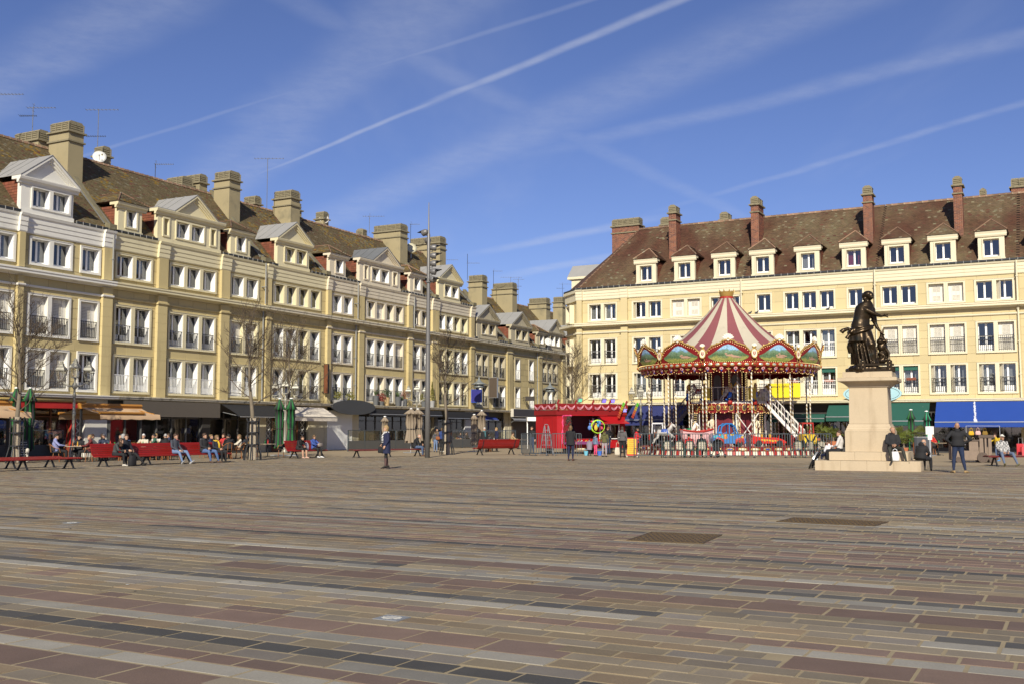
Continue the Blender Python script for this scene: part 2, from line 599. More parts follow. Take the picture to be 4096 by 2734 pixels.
for (px,py),lab in (((1567,2471),'grey paving plaque with white sunburst emblem, the nearer one'),((288,2089),'grey paving plaque with white sunburst emblem, the farther one at left')):
 p = G(px,py)
 t = thing('emblem_plaque',lab,'plaque',(p.x,p.y,0.0),FR[1],'sunburst plaques in the paving')
 b = MB()
 b.box(-0.115,0.115,-0.105,0.105,-0.02,0.007)
 b.build('slab',SLATE_ST,t)
 b = MB()
 pts = []
 for i in range(24):
  r = (1.0,0.62)[i % 2]
  a = 2 * math.pi * i / 24
  pts.append((0.085 * r * math.cos(a),0.075 * r * math.sin(a)))
 b.extr_z(pts[::-1],0.007,0.011)
 b.build('sunburst',WHITE_ST,t)
# scattered specks of litter and leaves on the stones
sb = MB()
for k in range(260):
 yy = 7 + 44 * rnd.random() ** 0.7
 xx = rnd.uniform(-0.5,0.5) * yy
 r = rnd.uniform(0.008,0.022)
 a = rnd.uniform(0,3)
 sb.col = rnd.choice(((0.5,0.48,0.42),(0.3,0.2,0.08),(0.08,0.07,0.06),(0.06,0.055,0.05)))
 sb.add([(xx + r * math.cos(a + q),yy + r * math.sin(a + q) * 1.4,0.006) for q in (0,1.5,3.0,4.4)],[(0,1,2,3)])
tag(sb.build('litter_specks',mat('litter',(0.4,0.4,0.35),0.9,attr=True,var=0)),kind='stuff')
# ================================================================ houses
STONE_Y = mat('ashlar_yellow',(0.50,0.41,0.205),0.85,var=0.10,scale=0.5,objvar=0.09,stain=(0.36,0.29,0.145),stain_scale=0.8,stain_lo=0.5,stain_hi=0.8,streak=True,bump=0.15,bscale=30)
STONE_Y2 = mat('ashlar_weathered',(0.44,0.36,0.18),0.85,var=0.12,scale=0.5,objvar=0.10,stain=(0.25,0.205,0.115),stain_scale=0.7,stain_lo=0.45,stain_hi=0.8,streak=True,bump=0.15,bscale=30)
STONE_R = mat('ashlar_pale',(0.535,0.445,0.245),0.85,var=0.08,scale=0.5,objvar=0.06,stain=(0.45,0.375,0.205),stain_scale=0.6,streak=True,bump=0.12,bscale=30)
JOINT = mat('wall_joint',(0.33,0.27,0.16),0.9)
JOINT_R = mat('wall_joint_pale',(0.47,0.385,0.22),0.9)
WHITE_P = mat('white_paint',(0.69,0.67,0.60),0.6,var=0.05,stain=(0.55,0.53,0.47),stain_scale=1.3,stain_lo=0.55,stain_hi=0.8)
CREAM_P = mat('cream_paint',(0.63,0.565,0.365),0.7,var=0.06,streak=True,stain=(0.50,0.44,0.29),stain_scale=1.1,stain_lo=0.56,stain_hi=0.85)
CREAM_R = mat('pale_cream_paint',(0.65,0.59,0.42),0.7,var=0.05,streak=True,stain=(0.58,0.51,0.34),stain_scale=1.1,stain_lo=0.58,stain_hi=0.85)
PINKW_P = mat('pinkish_white_paint',(0.62,0.55,0.415),0.7,var=0.06,streak=True,stain=(0.45,0.41,0.32),stain_scale=1.2,stain_lo=0.52,stain_hi=0.8)
GREYS_P = mat('grey_beige_render',(0.42,0.37,0.255),0.85,var=0.10,streak=True,stain=(0.28,0.25,0.18),stain_scale=1.2,stain_lo=0.5,stain_hi=0.8)
CONC = mat('stained_concrete',(0.55,0.50,0.38),0.85,var=0.1,scale=1.0,streak=True,stain=(0.12,0.11,0.075),stain_scale=1.6,stain_lo=0.5,stain_hi=0.78,bump=0.2)
PVC = mat('white_window_plastic',(0.80,0.80,0.78),0.4,var=0.02)
SHUT_D = mat('shutter_slots',(0.40,0.37,0.30),0.7)
SHUT = mat('white_shutter',(0.66,0.63,0.55),0.55,var=0.04,stain=(0.52,0.42,0.28),stain_scale=3,stain_lo=0.68,stain_hi=0.8)
DARKIN = mat('dark_interior',(0.035,0.033,0.03),0.9)
CURT = mat('net_curtain',(0.55,0.54,0.50),0.9,var=0.05)
CURT_RED = mat('red_curtain',(0.42,0.05,0.08),0.9)
IRON_B = mat('black_iron',(0.02,0.02,0.022),0.5,0.2,var=0.0)
IRON_W = mat('white_iron',(0.75,0.75,0.73),0.5,var=0.0)
ZINC = mat('zinc',(0.29,0.285,0.27),0.55,0.0,var=0.12,scale=1.5)
ZINC_D = mat('dark_zinc',(0.15,0.155,0.155),0.5,0.0,var=0.15)
GUT = mat('gutter_metal',(0.045,0.05,0.055),0.45,0.4)
PIPE = mat('downpipe_metal',(0.24,0.24,0.22),0.6,0.0)
TILE = mat('roof_tile_mix',(0.1,0.06,0.04),0.9,var=0.22,scale=2.0,fine_scale=30,attr=True,bump=0.3,bscale=60)
TILE_RED = mat('red_cladding_tile',(0.24,0.075,0.04),0.85,var=0.15,fine_scale=12)
RIDGE = mat('ridge_tile_clay',(0.20,0.12,0.075),0.9,var=0.2,objvar=0.35,stain=(0.27,0.25,0.18),stain_scale=2)
CHIM = mat('chimney_render',(0.31,0.26,0.15),0.9,var=0.12,scale=0.8,stain=(0.20,0.175,0.11),stain_scale=0.9,stain_lo=0.5,stain_hi=0.75,bump=0.25,bscale=30)
CAPS = mat('chimney_cap_stone',(0.22,0.19,0.12),0.95,var=0.2,scale=3,stain=(0.10,0.09,0.06),stain_scale=3,bump=0.3)
BRICKM = mat('chimney_brick',(0.2,0.08,0.05),0.9,var=0.15,scale=3,attr=True)
BRICKJ = mat('brick_mortar',(0.33,0.26,0.19),0.9)
MOSSY = mat('mossy_coping',(0.16,0.14,0.085),0.95,var=0.25,scale=3,stain=(0.25,0.23,0.15),stain_scale=2,bump=0.3)
GZ = {'L': dict(can0=3.22,can1=3.46,f1=(3.62,5.88),f2=(6.47,8.78),string=9.06,c0=9.62,c1=10.06,att=(10.26,11.82),pp=11.93,top=12.93,rise=5.35,run=5.0),
 'R': dict(can0=3.34,can1=3.58,f1=(3.86,5.95),f2=(6.52,8.62),string=8.95,c0=9.42,c1=9.74,att=(9.86,11.36),pp=11.60,top=12.44,rise=5.4,run=5.0)}
def wall_grid(mb,x0,x1,z0,z1,holes,y):
 xs = sorted({x0,x1,*[h[0] for h in holes],*[h[1] for h in holes]})
 zs = sorted({z0,z1,*[h[2] for h in holes],*[h[3] for h in holes]})
 for a,b in zip(xs,xs[1:]):
  for c_,d in zip(zs,zs[1:]):
   mx_,mz = (a + b) / 2,(c_ + d) / 2
   if any(h[0] < mx_ < h[1] and h[2] < mz < h[3] for h in holes):
    continue
   if x0 <= mx_ <= x1 and z0 <= mz <= z1:
    mb.add([(a,y,c_),(b,y,c_),(b,y,d),(a,y,d)],[(0,1,2,3)])
def frame_mesh(w,h,m,b=0.13,proud=0.07,deep=0.34):
 def f():
  mb = MB()
  mb.box(-w / 2,-w / 2 + b,-proud,deep,0,h)
  mb.box(w / 2 - b,w / 2,-proud,deep,0,h)
  mb.box(-w / 2 + b,w / 2 - b,-proud,deep,0,b)
  mb.box(-w / 2 + b,w / 2 - b,-proud,deep,h - b,h)
  e = 0.03
  for x0,x1,z0,z1 in ((-w / 2,w / 2,h - e,h),(-w / 2,w / 2,0,e)):
   mb.box(x0 + 0.004,x1 - 0.004,-proud - 0.025,-proud,z0 + 0.004,z1 - 0.004)
  return mb.mesh('window_frame',m)
 return cached(('frame',round(w,2),round(h,2),m.name,deep),f)
def sash_mesh(w,h,french,b=0.13,y=0.29):
 def f():
  mb = MB()
  x0,x1,z0,z1 = -w / 2 + b + 0.002,w / 2 - b - 0.002,b + 0.002,h - b - 0.002
  e = 0.045
  for a,c_,d,g in ((x0,x0 + e,z0,z1),(x1 - e,x1,z0,z1),(-0.06,0.06,z0,z1),(x0 + e,x1 - e,z1 - e,z1),(x0 + e,x1 - e,z0,z0 + (0.42 if french else 0.13))):
   mb.box(a,c_,y,y + 0.05 + (0.012 if a == -0.06 else 0),d,g)
  if french:
   mb.box(x0 + e,x1 - e,y + 0.005,y + 0.04,z0 + 0.95,z0 + 1.0)
  return mb.mesh('sash',PVC)
 return cached(('sash',round(w,2),round(h,2),french),f)
def pane_mesh(w,h,b=0.13,y=0.318):
 def f():
  mb = MB()
  mb.add([(-w / 2 + b,y,b),(w / 2 - b,y,b),(w / 2 - b,y,h - b),(-w / 2 + b,y,h - b)],[(0,1,2,3)])
  return mb.mesh('pane',GLASS)
 return cached(('pane',round(w,2),round(h,2)),f)
def curtain_mesh(w,h,style,b=0.13,y=0.44,m=None):
 m = m or CURT
 def f():
  mb = MB()
  mb.smooth = True
  z0,z1 = b,h - b
  if style == 'half':
   spans = [(-w / 2 + b,-w / 2 + b + (w - 2 * b) * 0.38,0),(w / 2 - b - (w - 2 * b) * 0.3,w / 2 - b,0)]
  elif style == 'drape':
   spans = [(0.0,w / 2 - b,0.35)]
  else:
   spans = [(-w / 2 + b,w / 2 - b,0)]
  for x0,x1,tap in spans:
   n = max(8,int((x1 - x0) / 0.05))
   vs,fs = [],[]
   for j in range(5):
    t = j / 4
    for i in range(n + 1):
     x = x0 + (x1 - x0) * i / n
     x = x1 - (x1 - x) * (1 - tap * t * t)
     vs.append((x,y + 0.03 * math.sin(i * 1.9 + j * 0.2),z1 + (z0 - z1) * t))
   for j in range(4):
    for i in range(n):
     a = j * (n + 1) + i
     fs.append((a,a + 1,a + n + 2,a + n + 1))
   mb.add(vs,fs)
  return mb.mesh('curtain',m)
 return cached(('curt',round(w,2),round(h,2),style,m.name),f)
def shutter_mesh(w,h,side,b=0.13,y=0.2):
 'one half of a closed folding metal shutter, slotted toward the middle'
 def f():
  mb = MB()
  half = w / 2 - b - 0.004
  s = -1 if side == 'l' else 1
  xa,xb = sorted((s * 0.004,s * half))
  z0,z1 = b + 0.01,h - b - 0.01
  mb.box(xa,xb,y,y + 0.03,z0,z1)
  xm = s * half * 0.05,s * half * 0.46
  a,c_ = sorted(xm)
  n = int((z1 - z0 - 0.25) / 0.085)
  for i in range(n):
   z = z0 + 0.12 + i * 0.085
   if abs(i - n // 2) < 2:
    continue
   mb.mi = 1
   mb.box(a,c_,y - 0.012,y,z,z + 0.04)
  mb.mi = 0
  e = s * half * 0.5
  mb.box(e - 0.008,e + 0.008,y - 0.02,y,z0,z1)
  return mb.mesh('shutter',[SHUT,SHUT_D])
 return cached(('shut',round(w,2),round(h,2),side),f)
def folded_mesh(w,h,m,b=0.13,sides='r'):
 def f():
  mb = MB()
  for s in sides:
   x = (w / 2 - b - 0.05,w / 2 - b - 0.003) if s == 'r' else (-w / 2 + b + 0.003,-w / 2 + b + 0.05)
   mb.box(x[0],x[1],-0.045,0.275,b + 0.015,h - b - 0.015)
   mb.box(x[0] + 0.01,x[1] - 0.01,-0.05,-0.045,b + 0.03,h - b - 0.03)
  return mb.mesh('folded_shutter',m)
 return cached(('fold',round(w,2),round(h,2),sides,m.name),f)
def open_shutter_mesh(w,h,b=0.13):
 'a half-open leaf standing at the left of the opening'
 def f():
  mb = MB()
  M = Matrix.Translation((-w / 2 + b + 0.02,0.24,0)) @ Matrix.Rotation(-0.9,4,'Z')
  mb.box(0,0.32,0,0.03,b + 0.015,h - b - 0.015,M)
  return mb.mesh('open_shutter',SHUT)
 return cached(('opsh',round(w,2),round(h,2)),f)
def rail_mesh(w,m,b=0.13,top=0.98,y=-0.02,mid=False):
 def f():
  mb = MB()
  x0,x1 = -w / 2 + b + 0.01,w / 2 - b - 0.01
  z0 = b + 0.07
  mb.box(x0,x1,y - 0.022,y + 0.022,b + top - 0.035,b + top)
  mb.box(x0,x1,y - 0.015,y + 0.015,z0,z0 + 0.03)
  if mid:
   mb.box(x0,x1,y - 0.012,y + 0.012,b + top - 0.3,b + top - 0.275)
  n = max(7,int(round((x1 - x0) / 0.115)))
  for i in range(n + 1):
   x = x0 + (x1 - x0) * i / n
   mb.box(x - 0.011,x + 0.011,y - 0.011,y + 0.011,z0 + 0.03,b + top - 0.035)
  return mb.mesh('railing',m)
 return cached(('rail',round(w,2),m.name,mid),f)
def window(root,x,z,w,h,fm,code,rail=None,mid=False,deep=0.34,name='window'):
 'code letters: s shutters, f folded leaf at right, c curtain, h half curtains, d drape, o half-open leaf, r red curtain, G green blind, b planter box'
 french = h > 1.9
 wo_ = new_obj(name,frame_mesh(w,h,fm,deep=deep),root,(x,0,z))
 if 's' in code:
  new_obj('shutter',shutter_mesh(w,h,'l'),wo_)
  new_obj('shutter',shutter_mesh(w,h,'r'),wo_)
 else:
  new_obj('sash',sash_mesh(w,h,french),wo_)
  new_obj('pane',pane_mesh(w,h),wo_)
  for k,st in (('c','full'),('h','half'),('d','drape')):
   if k in code:
    new_obj('curtain',curtain_mesh(w,h,st),wo_)
  if 'r' in code:
   new_obj('curtain',curtain_mesh(w,h,'half',m=CURT_RED),wo_)
  if 'f' in code:
   new_obj('folded_shutter',folded_mesh(w,h,PVC),wo_)
  if 'F' in code:
   new_obj('folded_shutter',folded_mesh(w,h,fm),wo_)
  if 'o' in code:
   new_obj('open_shutter',open_shutter_mesh(w,h),wo_)
  if 'G' in code:
   mb = MB()
   mb.box(-w / 2 + 0.135,w / 2 - 0.135,0.06,0.1,h - 0.42,h - 0.14)
   mb.build('blind',mat('green_blind',(0.02,0.10,0.075),0.8),wo_)
  if 'b' in code:
   mb = MB()
   mb.box(-0.3,0.3,-0.02,0.14,1.0,1.16)
   mb.build('flower_box',mat('terracotta_box',(0.36,0.1,0.05),0.8),wo_)
 if rail:
  new_obj('railing',rail_mesh(w,rail,mid=mid),wo_)
 return wo_
def blocks(root,mats,x0,x1,z0,z1,holes,row=0.58,ln=1.15,rng=None,proud=0.0,thick=0.04):
 rng = rng or random
 zs = sorted({z0,z1,*[min(max(h[2],z0),z1) for h in holes],*[min(max(h[3],z0),z1) for h in holes]})
 k = 0
 for a,b in zip(zs,zs[1:]):
  if b - a < 0.05:
   continue
  n = max(1,int(round((b - a) / row)))
  for i in range(n):
   r0,r1 = a + (b - a) * i / n,a + (b - a) * (i + 1) / n
   zm = (r0 + r1) / 2
   hs_ = sorted((h[0],h[1]) for h in holes if h[2] < zm < h[3])
   free,cur = [],x0
   for h0,h1 in hs_:
    if h0 > cur + 0.03:
     free.append((cur,min(h0,x1)))
    cur = max(cur,h1)
   if cur < x1 - 0.03:
    free.append((cur,x1))
   k += 1
   for p,q in free:
    m_ = max(1,int(round((q - p) / ln)))
    cuts = [p + (q - p) * j / m_ for j in range(m_ + 1)]
    if m_ > 1 and k % 2:
     sh = (q - p) / m_ * 0.42
     cuts = [p] + [c_ + sh - (q - p) / m_ * 0.0 for c_ in cuts[:-1]] + [q]
    for s,e in zip(cuts,cuts[1:]):
     if e - s < 0.05:
      continue
     g = 0.006
     key = ('blk',round(e - s,2),round(r1 - r0,2),mats.name,thick)
     def f(W_=e - s - 2 * g,H_=r1 - r0 - 2 * g):
      mb = MB()
      b_ = 0.008
      vs = [(-W_ / 2,thick,0),(W_ / 2,thick,0),(W_ / 2,thick,H_),(-W_ / 2,thick,H_),(-W_ / 2 + b_,0,b_),(W_ / 2 - b_,0,b_),(W_ / 2 - b_,0,H_ - b_),(-W_ / 2 + b_,0,H_ - b_)]
      mb.add(vs,[(4,5,6,7),(0,1,5,4),(1,2,6,5),(2,3,7,6),(3,0,4,7)])
      return mb.mesh('stone_block',mats)
     new_obj('stone_block',cached(key,f),root,((s + e) / 2,-proud,r0 + g))
def tiles(mb,P,ex,ey,cols,rows,inside=None,tw=0.2,th=0.135,colour=None,lift=0.022):
 'overlapping tiles on the slope with corner P, unit vectors ex (across) and ey (up the slope)'
 n = ex.cross(ey).normalized()
 if n.z < 0:
  n = -n
 for j in range(rows):
  for i in range(cols):
   x = (i + (0.5 if j % 2 else 0)) * tw
   y = j * th
   if inside and not inside(x + tw / 2,y + th / 2):
    continue
   p = P + ex * x + ey * y
   r = random.uniform(0.7,1.3) * lift
   a = p + n * r
   b = p + ex * (tw - 0.006) + n * r
   up = ey * (th + 0.02) + n * 0.002
   mb.col = colour(p)
   mb.add([a,b,p + ex * (tw - 0.006) + up,p + up,p,p + ex * (tw - 0.006)],[(0,1,2,3),(4,5,1,0)])
def tcol_L(seed):
 def f(p):
  q = Vector((p[0] * 0.35,p[2] * 0.35,seed))
  v = noise.noise(q) * 0.5 + 0.5
  l_ = noise.noise(Vector((p[0] * 0.6 + 9,p[2] * 0.6,seed + 3)))
  c1,c2 = (0.142,0.108,0.05),(0.10,0.072,0.036)
  c_ = [a * v + b * (1 - v) for a,b in zip(c1,c2)]
  r = random.random()
  if l_ > 0.12 and r < 0.25 + l_:
   c_ = [0.22,0.135,0.022] if r < 0.25 else [0.165,0.14,0.075]
  elif r < 0.05:
   c_ = [0.17,0.145,0.09]
  elif r > 0.95:
   c_ = [0.13,0.06,0.035]
  return rc(c_,0.14)
 return f
def tcol_R(seed):
 def f(p):
  v = noise.noise(Vector((p[0] * 0.3,p[2] * 0.22,seed))) + 0.5 * noise.noise(Vector((p[0] * 1.1,p[2] * 0.8,seed + 5)))
  v = min(max(v * 0.9 + 0.45,0),1)
  c1,c2 = (0.135,0.10,0.055),(0.08,0.034,0.019)
  c_ = [a * v + b * (1 - v) for a,b in zip(c1,c2)]
  r = random.random()
  if r < 0.07 * v + 0.004:
   c_ = [0.18,0.155,0.095]
  elif r > 0.97:
   c_ = [0.11,0.045,0.028]
  return rc(c_,0.15)
 return f
def chimney(root,x0,x1,y0,y1,zb,zt,m,brick=False,cap_h=0.62,name='chimney'):
 mb = MB()
 zc = zt - cap_h
 mb.box(x0,x1,y0,y1,zb,zc)
 for z,e,h in ((zc - 0.62,0.09,0.09),(zc - 0.06,0.13,0.10)):
  mb.mi = 1
  mb.box(x0 - e,x1 + e,y0 - e,y1 + e,z,z + h)
 ch = mb.build(name,[BRICKJ if brick else m,CAPS],root)
 # louvred terminal: rows of flat stones with gaps, split in pots
 mb = MB()
 long_y = (y1 - y0) > (x1 - x0)
 e = 0.02
 for k in range(4):
  z = zc + 0.05 + k * (cap_h - 0.12) / 4
  hh = (cap_h - 0.12) / 4 - 0.035
  mb.box(x0 + e,x1 - e,y0 + e,y1 - e,z,z + hh)
  mb.box(x0 + e + .08,x1 - e - .08,y0 + e + .08,y1 - e - .08,z + hh - 0.001,z + (cap_h - 0.12) / 4 + 0.001)
 L_ = (y1 - y0) if long_y else (x1 - x0)
 n = max(1,int(L_ / 0.45))
 for i in range(n):
  if long_y:
   a = y0 + (y1 - y0) * i / n
   b = a + (y1 - y0) / n
   mb.extr_y([(x0 - .01,zt - 0.11),(x1 + .01,zt - 0.11),(x1 - 0.15,zt + 0.03),(x0 + 0.15,zt + 0.03)],a + 0.02,b - 0.02)
   for xx in (x0,x1):
    mb.box(xx - 0.025,xx + 0.025,a - 0.03 + 0.02,a + 0.05,zc + 0.04,zt - 0.1)
  else:
   a = x0 + (x1 - x0) * i / n
   b = a + (x1 - x0) / n
   mb.extr_x([(y0 - .01,zt - 0.11),(y1 + .01,zt - 0.11),(y1 - 0.15,zt + 0.03),(y0 + 0.15,zt + 0.03)],a + 0.02,b - 0.02)
   for yy in (y0,y1):
    mb.box(a - 0.01,a + 0.05,yy - 0.025,yy + 0.025,zc + 0.04,zt - 0.1)
 mb.build('chimney_cap',CAPS,ch)
 if brick:
  mb = MB()
  rows = int((zc - zb - 0.05) / 0.085)
  for j in range(rows):
   z = zb + j * 0.085
   for (P,d,nn,L_) in ((Vector((x0,y0,z)),Vector((1,0,0)),Vector((0,-1,0)),x1 - x0),(Vector((x0,y1,z)),Vector((0,-1,0)),Vector((-1,0,0)),y1 - y0),(Vector((x1,y0,z)),Vector((0,1,0)),Vector((1,0,0)),y1 - y0)):
    n = max(2,int(round(L_ / 0.24)))
    w = L_ / n
    for i in range(n + 1):
     s = max(0,i * w - (w / 2 if j % 2 else 0)) + 0.008
     e2 = min(L_,(i + 1) * w - (w / 2 if j % 2 else 0)) - 0.008
     if e2 - s < 0.03:
      continue
     mb.col = rc(random.choice(((0.20,0.075,0.045),(0.24,0.09,0.05),(0.15,0.06,0.042))),0.12)
     up = Vector((0,0,0.068))
     a,b = P + d * s,P + d * e2
     o = nn * 0.012
     mb.add([a,b,b + up,a + up,a + o,b + o,b + up + o,a + up + o],[(4,5,6,7),(0,1,5,4),(1,2,6,5),(2,3,7,6),(3,0,4,7)])
  tag(mb.build('bricks',BRICKM,ch),kind='stuff')
 return ch
def cladding(mb,x,y0,y1,zf,zt,s):
 'rows of red tiles on a dormer cheek (plane x = const), between the roof line zf(y) and height zt'
 rows = int((zt - zf(y0)) / 0.15) + 1
 for j in range(rows):
  z = zt - (j + 1) * 0.15
  ye = y1
  # y where the roof passes above this row
  yy = y0
  while yy < y1 and zf(yy) < z + 0.08:
   yy += 0.1
  ye = min(yy,y1)
  if ye - y0 < 0.1:
   continue
  n = max(1,int((ye - y0) / 0.22))
  for i in range(n):
   a,b = y0 + (ye - y0) * i / n + 0.004,y0 + (ye - y0) * (i + 1) / n - 0.004
   mb.col = rc((0.165,0.055,0.03),0.22)
   mb.add([(x + s * 0.03,a,z),(x + s * 0.03,b,z),(x + s * 0.008,b,z + 0.16),(x + s * 0.008,a,z + 0.16),(x,a,z),(x,b,z)],[(0,1,2,3),(4,5,1,0)] if s > 0 else [(3,2,1,0),(0,1,5,4)])
CLAD = mat('cladding_tile_mix',(0.24,0.08,0.04),0.85,var=0.1,attr=True)
def dormer(root,kind,x0,x1,zr,zs,ze,za,wins,fm,slope,codes,yf=0.0,pcols=None,tcol=None,zroof=None,ped=None,side_l=True):
 """kind: 'ped' or 'hip'. zr: roof height at y=0; zs: foot; ze: eaves; za: apex; wins: list of (x0, x1, z0, z1)"""
 zf = lambda y: zr + slope * y
 yb = (ze - zr) / slope
 mb = MB()
 wall_grid(mb,x0,x1,zs,ze,wins,yf)
 mb.add([(x0,yf,zs),(x0,yf + 0.3,zs),(x0,yf + 0.3,ze),(x0,yf,ze)],[(3,2,1,0)])
 mb.add([(x1,yf,zs),(x1,yf + 0.3,zs),(x1,yf + 0.3,ze),(x1,yf,ze)],[(0,1,2,3)])
 mb.box(x0 - 0.04,x1 + 0.04,yf - 0.06,yf + 0.02,zs - 0.06,zs + 0.16)
 d = mb.build('dormer',fm,root)
 mb = MB()
 mb.mi = 0
 mb.col = (0.12,0.04,0.025)
 for x in (x0 + 0.02,x1 - 0.02):
  mb.add([(x,yf + 0.3,zs),(x,yb + 0.3,ze),(x,yf + 0.3,ze)],[(0,1,2)])
 for x,s in ((x0 + 0.02,-1),(x1 - 0.02,1)):
  cladding(mb,x,yf + 0.3,yb + 0.4,zf,ze,s)
 tag(mb.build('cheek_tiles',CLAD,d),kind='stuff')
 for (a,b,c_,e),code in zip(wins,codes):
  w,h = b - a,e - c_
  nb = 0.10 if side_l else 0.075
  mb = MB()
  for q in ((a,a + nb,c_,e),(b - nb,b,c_,e),(a + nb,b - nb,c_,c_ + nb),(a + nb,b - nb,e - nb,e)):
   mb.box(q[0],q[1],yf - 0.06,yf + 0.32,q[2],q[3])
  if a == wins[0][0] or True:
   mb.build('window_frame',fm,d)
  if w < 0.8:
   mb = MB()
   mb.box(a + nb,b - nb,yf + 0.24,yf + 0.28,c_ + nb,e - nb)
   mb.build('blind_panel',fm,d)
   continue
  o = new_obj('sash',sash_mesh(w,h,False,b=nb),d,((a + b) / 2,yf,c_))
  new_obj('pane',pane_mesh(w,h,b=nb),d,((a + b) / 2,yf,c_))
  if 'f' in code:
   new_obj('folded_shutter',folded_mesh(w,h,PVC,b=nb),d,((a + b) / 2,yf,c_))
  st = {'c': 'full','h': 'half','d': 'drape','r': 'half'}
  for k in code:
   if k in st:
    new_obj('curtain',curtain_mesh(w,h,st[k],b=nb,m=CURT_RED if k == 'r' else CURT),d,((a + b) / 2,yf,c_))
 mb = MB()
 wz = [w for w in wins]
 mb.box(x0 + 0.05,x1 - 0.05,yf + 0.75,yf + 0.8,zs,ze - 0.02)
 mb.box(x0 + 0.05,x1 - 0.05,yf + 0.35,yf + 0.8,zs,zs + 0.03)
 mb.build('interior',DARKIN,d)
 # eaves cornice
 o = 0.26 if side_l else 0.15
 prof = [(yf + 0.05,ze - 0.16),(yf - 0.08,ze - 0.16),(yf - 0.12,ze - 0.05),(yf - o + 0.04,ze + 0.04),(yf - o,ze + 0.16),(yf - o,ze + 0.2),(yf + 0.05,ze + 0.2)]
 mb = MB()
 mb.extr_x(prof,x0 - o,x1 + o)
 for s,x in ((-1,x0),(1,x1)):
  a,b = sorted((x,x + s * o))
  mb.box(a,b,yf + 0.05,yf + 0.45,ze + 0.02,ze + 0.2)
 mb.build('eaves',fm,d)
 if kind == 'ped':
  pa,pb = ped or (x0 - o + 0.02,x1 + o - 0.02)
  ym = (za - zr) / slope
  zb = ze + 0.2
  xm = (pa + pb) / 2
  mb = MB()
  mb.extr_y([(pa + 0.25,zb),(pb - 0.25,zb),(xm,za - 0.35)],yf - 0.02,yf + 0.3)
  # raking mouldings
  for s in (-1,1):
   xe = pa if s < 0 else pb
   L_ = Vector((xm - xe,0,za - zb))
   dd = L_.normalized()
   nn = Vector((-dd.z,0,dd.x)) if s < 0 else Vector((dd.z,0,-dd.x))
   if nn.z < 0:
    nn = -nn
   A,B = Vector((xe,0,zb)),Vector((xm,0,za))
   for off,y0_,th in ((0.0,yf - o,0.1),(-0.1,yf - 0.17,0.1),(-0.2,yf - 0.1,0.1)):
    a0,b0 = A + nn * (off - 0.0),B + nn * (off - 0.0)
    k = th * (pb - pa) / 2 / (za - zb)
    vs = []
    for yy in (y0_,yf + 0.3):
     z_up = lambda x_: zb + (za - zb) * (1 - abs(x_ - xm) / (xm - pa))
     vs += [(xe + (-s) * max(0,-off) * 1.6,yy,zb + 0.001),(xm,yy,za + off * 1.25),(xm,yy,za + (off - 0.1) * 1.25),(xe + (-s) * (max(0,-off) * 1.6 + 0.22),yy,zb + 0.001)]
    mb.add(vs,[(0,1,2,3),(7,6,5,4),(0,4,5,1),(1,5,6,2),(2,6,7,3),(3,7,4,0)])
  mb.build('pediment',fm,d)
  # zinc roof
  mb = MB()
  for s in (-1,1):
   xe = pa - 0.03 if s < 0 else pb + 0.03
   ye = yb + 0.45
   q = [(xe,yf - o - 0.02,zb + 0.01),(xm,yf - o - 0.02,za + 0.03),(xm,ym + 0.1,za + 0.03),(xe,ye,zb + 0.01)]
   q2 = [(a,b,c_ + 0.04) for a,b,c_ in q]
   mb.add(q + q2,[(0,1,2,3),(7,6,5,4),(0,4,5,1),(3,2,6,7),(0,3,7,4),(1,5,6,2)])
   for k in (0.25,0.5,0.75):
    yy0 = yf - o
    for t0 in (k,):
     y_ = yf + (ym - yf) * k
     lim = ye + (ym - ye) * 0
     a = Vector((xe + (xm - xe) * max(0,(y_ - ye) / max(0.01,(ym - ye))),y_,0))
     a.z = zb + 0.06 + (za - zb + 0.02) * (1 - abs(a.x - xm) / abs(xm - xe))
     b = Vector((xm,y_,za + 0.08))
     if (b - a).length > 0.1:
      mb.bar(a,b,0.05,0.05)
  if ped and (pa > x0 or pb < x1):
   mb.box(x0 - o - 0.01,pa + 0.02,yf - o,yb + 0.5,ze + 0.203,ze + 0.25)
   mb.box(pb - 0.02,x1 + o + 0.01,yf - o,yb + 0.5,ze + 0.203,ze + 0.25)
  mb.build('zinc_roof',pcols or ZINC,d)
 else:
  xm = (x0 + x1) / 2
  yh = yf - o + (x1 - x0 + 2 * o) / 2 * 0.95
  ym = (za - zr) / slope + 0.15
  zb = ze + 0.21
  A,B = Vector((x0 - o - 0.05,yf - o - 0.05,zb)),Vector((x1 + o + 0.05,yf - o - 0.05,zb))
  H,T = Vector((xm,min(yh,ym - 0.3),za)),Vector((xm,ym,za))
  C,D = Vector((x0 - o - 0.05,yb + 0.5,zb)),Vector((x1 + o + 0.05,yb + 0.5,zb))
  mb = MB()
  mb.col = (0.09,0.06,0.04)
  dz = Vector((0,0,0.0))
  mb.add([A,B,H,T,C,D],[(0,1,2),(4,0,2,3),(1,5,3,2)])
  mb.add([A,B,D,C],[(0,3,2,1)])
  tc_ = tcol or tcol_L(3)
  for P,Q,top in ((A,B,H),(C,A,H),(B,D,H)):
   e = (Q - P)
   W_ = e.length
   e.normalize()
   f = (top - P)
   f = f - e * f.dot(e)
   hgt = f.length
   f.normalize()
   u0 = (top - P).dot(e)
   flat = P is not A
   def ins(x,y,u0=u0,W_=W_,hgt=hgt,P=P,e=e,f=f,flat=flat,C=C,B=B):
    t = y / hgt
    if t > 1:
     return False
    lo,hi = u0 * t,W_ - (W_ - u0) * t
    if flat:
     w_ = P + e * x + f * y
     return zf(w_.y) < w_.z + 0.05 and (lo <= x <= W_ if P is not A and (P - C).length > 1e-6 else 0 <= x <= hi)
    return lo <= x <= hi
